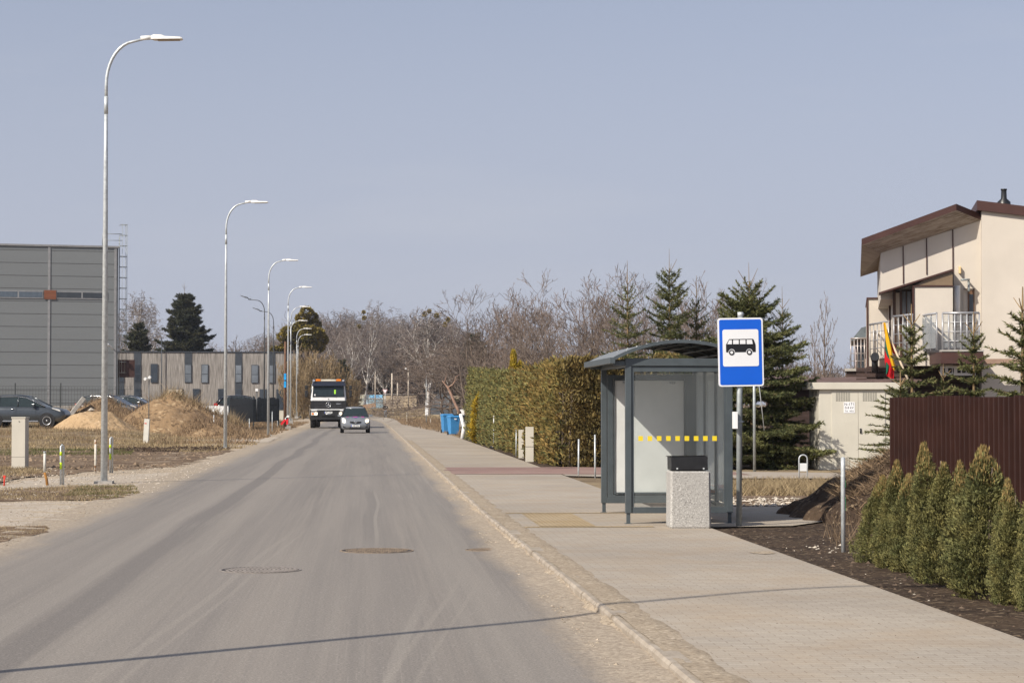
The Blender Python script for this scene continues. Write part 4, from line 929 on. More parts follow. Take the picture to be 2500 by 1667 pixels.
manhole(636, 1391, .41, 'grey ribbed manhole cover in the middle of the road, nearest the camera', mi_, 1)
manhole(920, 1344, .42, 'rusty checkered manhole cover right of the ribbed one', mi_, 0)
manhole(1187, 1342, .24, 'small rusty manhole cover half buried in sand by the kerb', mi_, 0)
# ================================================================ HEDGE
def Hh(t): return 2.70+.42*t-.25*math.sin(PI*t)
hp = [(5.35, 55.2), (5.30, 70), (5.2, 85), (5.15, 99)]
t = thing('thuja_hedge', 'tall clipped thuja hedge along the pavement left of the shelter', 'hedge', (0, 0, .03))
V = wallhedge(hp, Hh, .55, 17000, .14, .026, M_THU2, 3, .07, 1.9, 7)
f_ = RNG.random(len(V)//4) < .5; yc = V.reshape(-1, 4, 3)[:, 0, 1]; f_ = RNG.random(len(yc)) < np.clip((78-yc)/24+.2, .15, .85)
link('foliage', fast('foliage', V.reshape(-1, 4, 3)[f_], 4, M_THU2), t); o = link('foliage', fast('foliage', V.reshape(-1, 4, 3)[~f_], 4, M_THU), t); o['label'] = 'greener foliage'
tr = MB()
for i, y_ in enumerate(np.arange(55.4, 99, .9)):
    x_ = np.interp(y_, [55.2, 70, 85, 99], [5.35, 5.3, 5.2, 5.15]); tr.tube([(x_, y_, 0), (x_+.03, y_, 1.2), (x_, y_, 2.4)], [.05, .035, .015], 5)
tr.build('trunks', M_BARK, t)['kind'] = 'stuff'
t = thing('hedge_end', 'brown leaved end of the hedge beside the shelter, with dark gaps', 'hedge', (0, 0, .03))
V = wallhedge([(5.1, 54.6), (6.6, 54.3), (8.2, 54.8)], lambda a: 2.62+.15*a, .5, 4200, .13, .028, M_BRN, 6, .08, 1.4, 8)
link('foliage', fast('foliage', V, 4, M_BRN), t)
tr = MB()
for i in range(9): tr.tube([(5.2+.35*i, 54.6, 0), (5.25+.35*i, 54.5, 2.3)], [.03, .01], 5)
tr.build('stems', M_BARK, t)
yb = thuja_parts(31, 2.5, .42, tops=2, ncl=1500, L=.12, w=.022)
def yel(p):
    V1, V2 = thuja(2.4, .42, 33, ncl=1300, L=.12, w=.024, tops=2); return [('foliage', fast('foliage', np.concatenate([V1, V2]), 4, M_YEL)), p[2]]
yp = yel(yb)
plant('yellow_thuja', 'bright yellow thuja low in the left part of the hedge', 'thuja', yp, (4.82, 89.5, .03), 0, 'yellow thujas in the hedge', (1.15, 1.6, .9))
plant('yellow_thuja', 'yellow thuja top showing above the hedge near its left end', 'thuja', yp, (6.6, 94, .6), 2, 'yellow thujas in the hedge', (1, 1, 1.35))
# ================================================================ SPRUCES
spA = sprucemesh(H=6.6, R=1.6, seed=3, lv=.31, top=.28, sides=6, dens=1.0); spB = sprucemesh(H=6.2, R=1.75, seed=8, lv=.27, dens=1.15, top=.12, tw=.40, sides=7); spC = sprucemesh(H=5.4, R=2.2, seed=21, lv=.22, dens=1.4, top=.24, tw=.46, sides=9, width=.015)
spD = sprucemesh(H=3.0, R=.62, seed=12, lv=.17, top=.3, needle=.055, tw=.24, width=.009, dens=1.25)
gs = 'spruces behind the bus shelter'
def topplace(px, py, Y, h0, parts, rz, lab, name='spruce', group=gs, wid=1., cat='spruce'):
    q = at(px, py, Y); z0 = .03; s = (q.z-z0)/h0; plant(name, lab, cat, parts, (q.x, q.y, z0), rz, group, (s*wid, s*wid, s))
topplace(1534, 636, 58, 6.6, spA, 1.0, 'leftmost spruce behind the shelter with a long bare leader', wid=.9)
topplace(1636, 608, 58.5, 6.2, spB, 2.2, 'dense dark spruce directly above the shelter roof crest', wid=.8)
topplace(1698, 672, 59, 6.6, spA, 4.1, 'thin topped spruce between roof crest and bus sign', wid=.8)
topplace(1835, 641, 53.5, 5.4, spC, .6, 'broad spruce rising just right of the bus stop sign', wid=.95)
topplace(1912, 700, 54.5, 6.6, spA, 5.5, 'slim bare topped spruce, right of the one by the sign', wid=.8)
plant('spruce', 'low spreading spruce between shelter and kiosk', 'spruce', spC, (8.0, 53.2, .03), 2.4, gs, (.62, .62, .62))
plant('spruce', 'spruce filling the gap behind the shelter glass', 'spruce', spC, (6.6, 57.5, .03), 3.4, gs, (.7, .7, .62))
gy_ = 'young spruces behind the brown fence'
topplace(2227, 742, 36, 3.0, spD, .2, 'young spruce in front of the balcony and flag', group=gy_, wid=1.15)
topplace(2375, 762, 33, 3.0, spD, 3.3, 'bushy young spruce in front of the glass balustrade', group=gy_, wid=1.15)
topplace(2492, 700, 30, 3.0, spD, 4.3, 'young spruce at the right edge of the picture', group=gy_, wid=1.25)
topplace(2196, 905, 33.0, 3.0, spD, 5.3, 'young spruce reaching out left of the brown fence end', group=gy_, wid=1.9)
topplace(2304, 888, 36, 3.0, spD, 2.3, 'small young spruce between the two taller ones by the house', group=gy_, wid=1.2)
# ================================================================ VEHICLES AND PERSON
M_TYRE = mat('tyre_rubber', (.018, .018, .019), .85, var=.2); M_RIM = mat('alloy_rim', (.50, .50, .51), .35, .7, var=.05)
M_CGL = mat('car_glass', (.02, .03, .032), .08, 0, var=.1, spec=.4); M_CHR = mat('chrome_trim', (.75, .76, .78), .2, .9, var=.02)
M_LENS = mat('headlight_glass', (.62, .60, .56), .15, .1, spec=.8); M_LIT = mat('lit_headlamp', (.95, .85, .62), .3, emit=(1, .80, .50, 3.2)); M_PLATE = mat('number_plate', (.78, .78, .76), .5, var=.02)
M_EU = mat('plate_blue', (.02, .06, .35), .5); M_PLK = mat('plate_letters', (.02, .02, .02), .6); M_PLAS = mat('black_plastic', (.018, .018, .02), .6, var=.2)
M_SILV = mat('grey_blue_silver_car_paint', (.235, .25, .27), .3, .35, var=.06, spec=.6); M_GREYP = mat('dark_grey_car_paint', (.065, .075, .085), .22, .4, var=.06, spec=.7)
M_NAVY = mat('black_car_paint', (.012, .014, .02), .2, .2, var=.1, spec=.7); M_ORANGE = mat('amber_beacon', (.80, .22, .02), .3)
def wheel(t, x, y, r, w, rim=M_RIM, spokes=5, arch=None):
    s = 1 if x > 0 else -1
    m = MB(); c = lambda rr, xx: [(xx, y+rr*math.cos(a), r+rr*math.sin(a)) for a in np.linspace(0, 2*PI, 29)[:-1]]
    m.loft([c(r*.62, x), c(r*.9, x), c(r, x-s*w*.15), c(r, x-s*w*.85), c(r*.9, x-s*w), c(r*.5, x-s*w)], sm=True, cap=True); W_ = m.build('wheel', M_TYRE, t)
    q = MB(); q.loft([c(r*.63, x+s*.002), c(r*.56, x+s*.006), c(r*.54, x-s*.03)], cap=False); q.loft([c(r*.12, x-s*.028), c(r*.12, x+s*.004)])
    for k in range(spokes):
        a = 2*PI*k/spokes+.3; d = Vector((0, math.cos(a), math.sin(a))); n = Vector((0, -math.sin(a), math.cos(a))); o = Vector((x-s*.012, y, r))
        q.add([o+d*r*.08+n*r*.09, o+d*r*.08-n*r*.09, o+d*r*.57-n*r*.06, o+d*r*.57+n*r*.06], [(0, 1, 2, 3)])
    q.build('rim', rim, W_)
    return W_
def mirror_ring(half): return half+[(-x, y, z) for x, y, z in half[::-1]]
def carbody(t, L, Wd, hp, wp, z0, paint):
    """hp: [(y, hood/deck height)], wp: width factor by y. Front at y=0 growing to y=L (rear)."""
    rings = []
    for y, zt, wf in [(a, b, c) for (a, b), c in zip(hp, wp)]:
        w = Wd/2*wf; zb = z0+(.10 if wf < .93 else 0)
        half = [(w*.0, y, zb), (w*.86, y, zb), (w*.97, y, zb+.09), (w, y, zb+(zt-zb)*.42), (w*.985, y, zb+(zt-zb)*.72), (w*.93, y, zt-.045), (w*.80, y, zt-.008), (w*.4, y, zt+.012), (0, y, zt+.018)]
        rings.append([(-x, y_, z_) for x, y_, z_ in half[::-1]][:-1]+[(x, y_, z_) for x, y_, z_ in half][:-1] if False else [(x, y_, z_) for x, y_, z_ in half]+[(-x, y_, z_) for x, y_, z_ in half[::-1][1:-1]])
    m = MB(); m.loft(rings); return m.build('body', paint, t)
def cabin(t, prof, Wb, Wt, zb, paint, pillars, chrome=False):
    """prof: front base, front top, (roof pts), rear top, rear base as (y,z)"""
    zt = max(p[1] for p in prof); hw = lambda z: (Wb+(Wt-Wb)*((z-zb)/(zt-zb)))/2
    P = lambda i, s, e=0: Vector((s*(hw(prof[i][1])+e), prof[i][0], prof[i][1])); n = len(prof)
    m = MB(); m.add([P(0, -1), P(0, 1), P(1, 1), P(1, -1)], [(0, 1, 2, 3)]); m.build('windscreen', M_CGL, t)
    m = MB(); m.add([P(n-1, -1), P(n-1, 1), P(n-2, 1), P(n-2, -1)], [(0, 1, 2, 3)]); m.build('rear_window', M_CGL, t)
    m = MB(); rings = [[P(i, -1)+Vector((0, 0, .0)), P(i, -.6)+Vector((0, 0, .035)), P(i, 0)+Vector((0, 0, .045)), P(i, .6)+Vector((0, 0, .035)), P(i, 1), P(i, .98)-Vector((0, 0, .03)), P(i, -.98)-Vector((0, 0, .03))] for i in range(1, n-1)]
    m.loft(rings); m.build('roof', paint, t)
    for s in (-1, 1):
        m = MB(); m.add([P(i, s) for i in range(n)], [tuple(range(n))]); m.build('side_window', M_CGL, t)
    m = MB()
    for s in (-1, 1):
        m.tube([P(0, s, .005), P(1, s, .005)], .032, 6); m.tube([P(n-1, s, .005), P(n-2, s, .005)], .05, 6); m.tube([P(i, s, .004) for i in range(1, n-1)], .03, 6)
        for f in pillars:
            y = f; a = Vector((s*(hw(zb)+.006), y, zb)); ztop = np.interp(y, [p[0] for p in prof], [p[1] for p in prof]); b = Vector((s*(hw(ztop)+.006), y, ztop)); m.tube([a, b], .03, 6)
    m.build('pillars', M_PLAS if not chrome else paint, t)
    if chrome:
        for s in (-1, 1): MB().tube([P(i, s, .035)+Vector((0, 0, -.05 if i else .02)) for i in range(n-1)], .014, 6).build('chrome_strip', M_CHR, t)
def plate(t, s, y, z, x=0, w=.52, h=.11):
    p = MB().box(x-w/2, x+w/2, y-.012, y, z-h/2, z+h/2).build('number_plate', M_PLATE, t)
    MB().box(x-w/2+.002, x-w/2+.045, y-.0145, y-.0125, z-h/2+.002, z+h/2-.002).build('plate_band', M_EU, p)
    text('plate_text', s, h*1.02, M_PLK, p, frontM(x+.02, y-.0155, z), .001)
# ---- hatchback in the lane
def hatchback():
    b = grd(867.7, 1057, .0); t = thing('hatchback_car', 'small grey silver hatchback with lit headlights driving towards the camera beside the truck', 'car', (b.x, b.y, 0), .02)
    L, Wd = 3.75, 1.72
    ys = [0, .06, .22, .5, .95, 1.5, 2.6, 3.3, 3.6, 3.72]; zt = [.62, .70, .80, .88, .96, .98, .98, .97, .93, .8]; wf = [.70, .84, .94, .99, 1, 1, 1, .98, .9, .78]
    carbody(t, L, Wd, list(zip(ys, zt)), wf, .20, M_SILV)
    cabin(t, [(.92, .97), (1.62, 1.44), (2.1, 1.50), (3.0, 1.46), (3.35, 1.35), (3.64, .96)], 1.56, 1.12, .96, M_SILV, (2.0, 2.9))
    for x in (-.85, .85):
        for y in (.72, 3.10): wheel(t, x, y, .30, .19)
    arch = MB()
    for x in (-.862, .862):
        for y in (.72, 3.10): arch.prism([(y+.36*math.cos(a), .30+.36*math.sin(a)) for a in np.linspace(0, 2*PI, 25)[:-1]], x-.02 if x > 0 else x, x if x > 0 else x+.02, 'x')
    arch.build('wheel_arch', M_PLAS, t)
    for s in (-1, 1):
        m = MB(); m.loft([[(s*.50, .02, .60), (s*.56, .02, .56), (s*.76, .14, .60), (s*.80, .20, .80), (s*.72, .24, .88), (s*.60, .16, .86)], [(s*.50, .20, .60), (s*.56, .20, .56), (s*.76, .30, .60), (s*.80, .34, .80), (s*.72, .36, .88), (s*.60, .3, .86)]], sm=False)
        h = m.build('headlight', M_LENS, t); MB().tube([(s*.67, .055, .70), (s*.67, .03, .70)], .085, 14).build('lamp', M_LIT, h)
        m = MB(); m.loft([[(s*.83, .98, .96), (s*.83, 1.0, 1.08), (s*1.02, 1.02, 1.09), (s*1.03, 1.02, .97)], [(s*.84, 1.1, .97), (s*.84, 1.1, 1.06), (s*.99, 1.1, 1.06), (s*1.0, 1.1, .98)]], sm=False); m.build('mirror', M_SILV, t, bev=.01)
        m = MB(); m.prism([(s*.56, .30), (s*.72, .33), (s*.74, .42), (s*.60, .36)], -.012, .05, 'y'); m.build('fog_recess', M_PLAS, t)
    m = MB(); m.prism([(-.33, .68), (.33, .68), (.31, .60), (0, .545), (-.31, .60)], -.03, .05, 'y'); g = m.build('grille', M_PLAS, t)
    m = MB(); m.tube([(.085*math.cos(a), -.038, .65+.055*math.sin(a)) for a in np.linspace(0, 2*PI, 17)], .010, 6, cap=False); m.tube([(.04*math.cos(a), -.038, .652+.05*math.sin(a)) for a in np.linspace(0, 2*PI, 15)], .007, 6, cap=False); m.tube([(.06*math.cos(a), -.04, .675+.022*math.sin(a)) for a in np.linspace(0, 2*PI, 15)], .007, 6, cap=False); m.build('emblem', M_CHR, g)
    MB().prism([(-.36, .24), (.36, .24), (.34, .35), (-.34, .35)], -.02, .05, 'y').build('lower_grille', M_PLAS, t)
    plate(t, 'NEI 994', -.022, .425)
    pk = mat('pink_hood_sticker', (.55, .08, .33), .5); pu = mat('purple_hood_sticker', (.06, .05, .22), .5)
    for sh, mm in (([(-.26, .62), (0, .38), (.26, .62), (.2, .70), (0, .54), (-.2, .70)], pu), ([(-.17, .72), (0, .58), (.17, .72), (.15, .80), (-.15, .80)], pk), ([(.34, .66), (.52, .62), (.54, .82), (.36, .82)], pk), ([(-.50, .66), (-.40, .66), (-.40, .8), (-.52, .8)], pk)):
        zz = lambda y: np.interp(y, ys, zt)+.022+.0
        m = MB(); m.add([(x, y, zz(y)) for x, y in sh], [tuple(range(len(sh)))]); m.build('hood_sticker', mm, t)
    m = MB(); m.tube([(-.55, .99, 1.03), (-.1, 1.1, 1.08)], .008, 5); m.tube([(0, .99, 1.03), (.45, 1.1, 1.08)], .008, 5); m.build('wiper', M_PLAS, t)
hatchback()
# ---- dump truck
def truck():
    b = grd(801.7, 1045, .0); t = thing('dump_truck', 'white and black heavy truck with orange roof beacons, headlights on, facing the camera', 'truck', (b.x, b.y, 0), .01)
    MWT = mat('truck_white_paint', (.72, .72, .71), .35, var=.05, scale=2); MDB = mat('truck_navy', (.02, .024, .04), .3, var=.1); MTB = mat('truck_tipper_body', (.03, .05, .045), .5, var=.25)
    m = MB(); ring = lambda w, y0, y1, z: [(-w+.1, y0, z), (w-.1, y0, z), (w, y0+.12, z), (w, y1, z), (-w, y1, z), (-w, y0+.12, z)]
    m.loft([ring(1.25, 0, 1.75, 1.30), ring(1.26, -.02, 1.75, 1.95), ring(1.25, 0, 1.75, 2.15), ring(1.17, .16, 1.75, 2.98), ring(1.14, .22, 1.72, 3.05), ring(1.10, .34, 1.66, 3.2)], sm=False); cab = m.build('cab', MWT, t, bev=.02)
    # windscreen follows the rake
    wy = lambda z: -.012+(z-2.15)/.83*.16+.0
    m = MB()
    def wsq(x0, x1, z0, z1, off): return [(x0, wy(z0)+off, z0), (x1, wy(z0)+off, z0), (x1*(.955 if z1 > 2.8 else 1), wy(z1)+off, z1), (x0*(.955 if z1 > 2.8 else 1), wy(z1)+off, z1)]
    m.add(wsq(-1.13, 1.13, 2.19, 2.98, -.004), [(0, 1, 2, 3)]); m.build('windscreen_seal', M_PLAS, t)
    m = MB(); m.add(wsq(-1.08, 1.08, 2.235, 2.95, -.010), [(0, 1, 2, 3)]); wsn = m.build('windscreen', M_CGL, t)
    m = MB(); m.add(wsq(.40, .52, 2.42, 2.72, -.018), [(0, 1, 2, 3)]); m.build('green_pennant', mat('lime_cloth', (.35, .7, .05), .6), wsn)
    m = MB(); m.add(wsq(-1.0, -.9, 2.30, 2.40, -.018), [(0, 1, 2, 3)]); m.build('sticker', M_SIGNW, wsn)
    for x0, x1 in ((-.95, -.25), (-.15, .55)): MB().tube([(x1, -.03, 2.21), (x0, .0, 2.36)], .012, 5).build('wiper', M_PLAS, t)
    m = MB(); m.loft([[(-1.17, .05, 2.98), (1.17, .05, 2.98), (1.17, .30, 3.02), (-1.17, .30, 3.02)], [(-1.19, -.12, 2.98), (1.19, -.12, 2.98), (1.19, .20, 3.10), (-1.19, .20, 3.10)], [(-1.12, -.02, 3.30), (1.12, -.02, 3.30), (1.12, .3, 3.30), (-1.12, .3, 3.30)]], sm=False); m.build('sun_visor', MDB, t, bev=.02)
    bm = MB(); bm.box(-.53, .53, .1, .36, 3.32, 3.45); bb = bm.build('roof_light_box', mat('cream_light_box', (.66, .60, .50), .5), t, bev=.02)
    for s in (-1, 1):
        MB().box(s*.72-.18, s*.72+.18, .1, .36, 3.31, 3.47).build('beacon', M_ORANGE, t, bev=.04)
        MB().tube([(s*1.04, .0, 3.37), (s*1.04, -.14, 3.37)], .085, 14).build('spot_lamp', M_CHR, t)
        # mirrors
        a = MB(); a.tube([(s*1.18, .1, 2.9), (s*1.5, -.05, 3.0), (s*1.56, -.05, 2.2), (s*1.24, .1, 2.1)], .02, 6); a.build('mirror_arm', M_PLAS, t)
        MB().box(s*1.56-.1, s*1.56+.1, -.1, .02, 2.75, 3.02).build('mirror', M_PLAS, t, bev=.03); MB().box(s*1.56-.1, s*1.56+.1, -.1, .02, 2.2, 2.68).build('mirror', M_PLAS, t, bev=.03)
        MB().box(s*1.262, s*1.272, .25, 1.15, 2.2, 2.85).build('side_window', M_CGL, t)
        hm = MB(); hm.box(s*.98-.24, s*.98+.24, -.30, -.2, .90, 1.14); h = hm.build('headlight', M_LENS, t, bev=.02); MB().tube([(s*.88, -.302, 1.02), (s*.88, -.315, 1.02)], .095, 14).build('lamp', M_LIT, h); MB().tube([(s*1.1, -.302, 1.02), (s*1.1, -.312, 1.02)], .07, 12).build('indicator', M_ORANGE, h)
        MB().box(s*1.15-.1, s*1.15+.1, -.10, .1, 1.24, 1.34).build('step_white', MWT, t) if False else None
        wheel(t, s*1.28, .95, .54, .34, M_PLAS, 8); wheel(t, s*1.24, 2.7, .54, .34, M_PLAS, 8)
        for y in (5.6, 6.95): wheel(t, s*1.24, y, .54, .58, M_PLAS, 8)
        f = MB(); f.loft([[(s*.92, .95+.68*math.cos(a), .62+.66*math.sin(a)), (s*1.31, .95+.68*math.cos(a), .62+.66*math.sin(a)), (s*1.31, .95+.63*math.cos(a), .62+.61*math.sin(a)), (s*.92, .95+.63*math.cos(a), .62+.61*math.sin(a))] for a in np.linspace(-.1, PI+.1, 12)], sm=False); f.build('mudguard', M_PLAS, t)
    m = MB(); m.box(-1.262, 1.262, -.06, .14, 1.38, 1.95); g = m.build('grille', M_PLAS, t, bev=.01)
    m = MB()
    for z in (1.47, 1.58, 1.69, 1.80, 1.90): m.box(-.98, .98, -.085, -.062, z-.012, z+.018)
    m.build('grille_bars', mat('dark_grey_plastic', (.06, .06, .065), .5), g)
    st = MB(); st.tube([(.17*math.cos(a), -.10, 1.66+.17*math.sin(a)) for a in np.linspace(0, 2*PI, 29)], .016, 6, cap=False)
    for a in (PI/2, PI/2+2*PI/3, PI/2+4*PI/3): st.tube([(0, -.10, 1.66), (.165*math.cos(a), -.10, 1.66+.165*math.sin(a))], [.03, .010], 6)
    st.build('star_emblem', M_CHR, g); bd_ = MB(); [bd_.box(.56+i_*.075, .56+i_*.075+.055, -.09, -.086, 1.70, 1.76) for i_ in range(4)]; bd_.build('model_badge', M_CHR, g)['kind'] = 'stuff'
    MB().tube([(0, -.03, 2.06), (0, -.05, 2.06)], .035, 10).build('cab_badge', M_PLAS, t)
    m = MB(); m.prism([(-1.22, 1.22), (-.8, 1.22), (-.78, 1.28), (.78, 1.28), (.8, 1.22), (1.22, 1.22), (1.2, 1.33), (-1.2, 1.33)], -.18, .1, 'y'); m.build('bumper_top', MWT, t, bev=.01)
    m = MB(); m.prism([(-1.25, .70), (-1.12, .60), (1.12, .60), (1.25, .70), (1.25, 1.21), (.82, 1.21), (.80, 1.27), (-.80, 1.27), (-.82, 1.21), (-1.25, 1.21)], -.22, .15, 'y'); m.build('bumper', M_PLAS, t, bev=.015)
    MB().box(-.45, .45, -.24, -.222, .80, .88).build('bumper_recess', MB and mat('recess_black', (.004, .004, .004), .9), t)
    plate(t, 'JRC 794', -.235, 1.11, w=.55, h=.13)
    MB().tube([(-.2, -.23, .99), (.2, -.23, .99)], .03, 8).build('tow_bar', M_CHR, t)
    m = MB(); m.box(-.45, .45, .3, 8.0, .62, .95); m.tube([(-.8, .95, .54), (.8, .95, .54)], .09, 8); m.build('chassis', M_PLAS, t)
    m = MB(); m.loft([[(-1.26, 1.95, 1.2), (1.26, 1.95, 1.2), (1.28, 1.9, 2.85), (-1.28, 1.9, 2.85)], [(-1.26, 8.2, 1.2), (1.26, 8.2, 1.2), (1.28, 8.3, 2.85), (-1.28, 8.3, 2.85)]], sm=False); m.build('tipper_body', MTB, t)
    m = MB(); m.box(-1.1, 1.1, 1.6, 2.0, 2.9, 3.0); m.build('tipper_lip', MTB, t); MB().tube([(1.2, 1.6, 2.0), (1.2, 1.6, 3.75)], .015, 6).build('antenna', M_PLAS, t)
truck()
# ---- crossover car parked on the left
def crossover(name, label, b, rz, paint, grp='parked cars on the left'):
    t = thing(name, label, 'car', b, rz, grp); L, Wd = 4.4, 1.84
    ys = [0, .05, .2, .5, .95, 1.3, 2.6, 3.9, 4.25, 4.36]; zt = [.68, .80, .90, .97, 1.03, 1.06, 1.08, 1.10, 1.06, .9]; wf = [.72, .85, .94, .99, 1, 1, 1, .98, .92, .8]
    carbody(t, L, Wd, list(zip(ys, zt)), wf, .27, paint)
    cabin(t, [(.98, 1.04), (1.95, 1.55), (2.4, 1.61), (3.3, 1.60), (3.85, 1.50), (4.25, 1.07)], 1.66, 1.26, 1.04, paint, (2.35, 3.3), True)
    for x in (-.92, .92):
        for y in (.86, 3.52):
            MB().prism([(y+.40*math.cos(a), .345+.40*math.sin(a)) for a in np.linspace(0, 2*PI, 29)[:-1]], min(x, x*.985), max(x, x*.985), 'x').build('wheel_arch', M_PLAS, t); wheel(t, x*1.012, y, .345, .22)
    for s in (-1, 1):
        m = MB(); m.loft([[(s*.56, .03, .72), (s*.84, .2, .80), (s*.82, .24, .90), (s*.6, .1, .80)], [(s*.80, .4, .86), (s*.90, .62, .95), (s*.87, .62, .99), (s*.74, .42, .95)]], sm=False); m.build('headlight', M_LENS, t)
        m = MB(); m.loft([[(s*.90, 1.42, 1.05), (s*.90, 1.42, 1.19), (s*1.08, 1.46, 1.19), (s*1.08, 1.46, 1.06)], [(s*.9, 1.62, 1.06), (s*.9, 1.62, 1.18), (s*1.06, 1.6, 1.18), (s*1.06, 1.6, 1.07)]], sm=False); m.build('mirror', paint, t, bev=.015)
        for y in (2.62, 3.45): MB().tube([(s*.925, y-.1, .93), (s*.945, y, .94), (s*.925, y+.1, .93)], .016, 6).build('door_handle', M_CHR, t)
        m = MB()
        for y in (1.42, 2.42, 3.38): m.box(s*.916-.004, s*.916+.004, y-.005, y+.005, .42, 1.02)
        m.build('door_gap', M_PLAS, t); MB().box(s*.90-.02, s*.90+.022, 1.3, 3.1, .30, .34).build('sill_trim', M_CHR, t)
        MB().box(s*.78-.1, s*.78+.1, 4.26, 4.37, .88, 1.08).build('tail_light', mat('red_tail_light', (.5, .01, .015), .3), t, bev=.02)
    MB().prism([(-.5, .42), (.5, .42), (.45, .62), (-.45, .62)], -.012, .06, 'y').build('grille', M_PLAS, t)
    return t
q = at(166, 1060, 108); cz = q.z
SUV = crossover('parked_car', 'dark grey crossover car with chrome window line parked before the sand pile', (q.x, q.y, gz(q.x, q.y)+.0), PI/2-TH-.02, M_GREYP)
q = at(352, 966, 138); dup(SUV, (q.x, q.y, q.z-1.58), PI/2-.25, 'dark car behind the mounds, only its roof and windows showing')
q = at(400, 965.5, 150); dup(SUV, (q.x, q.y, q.z-1.62), PI/2-.15, 'car with pale shining roof behind the mounds, right of the dark one')
q = at(534, 1000, 152); o = crossover('parked_car', 'black car with a red tail light beside the dark slat fence', (q.x+4.1, q.y, q.z-.62), PI/2+.15, M_NAVY)
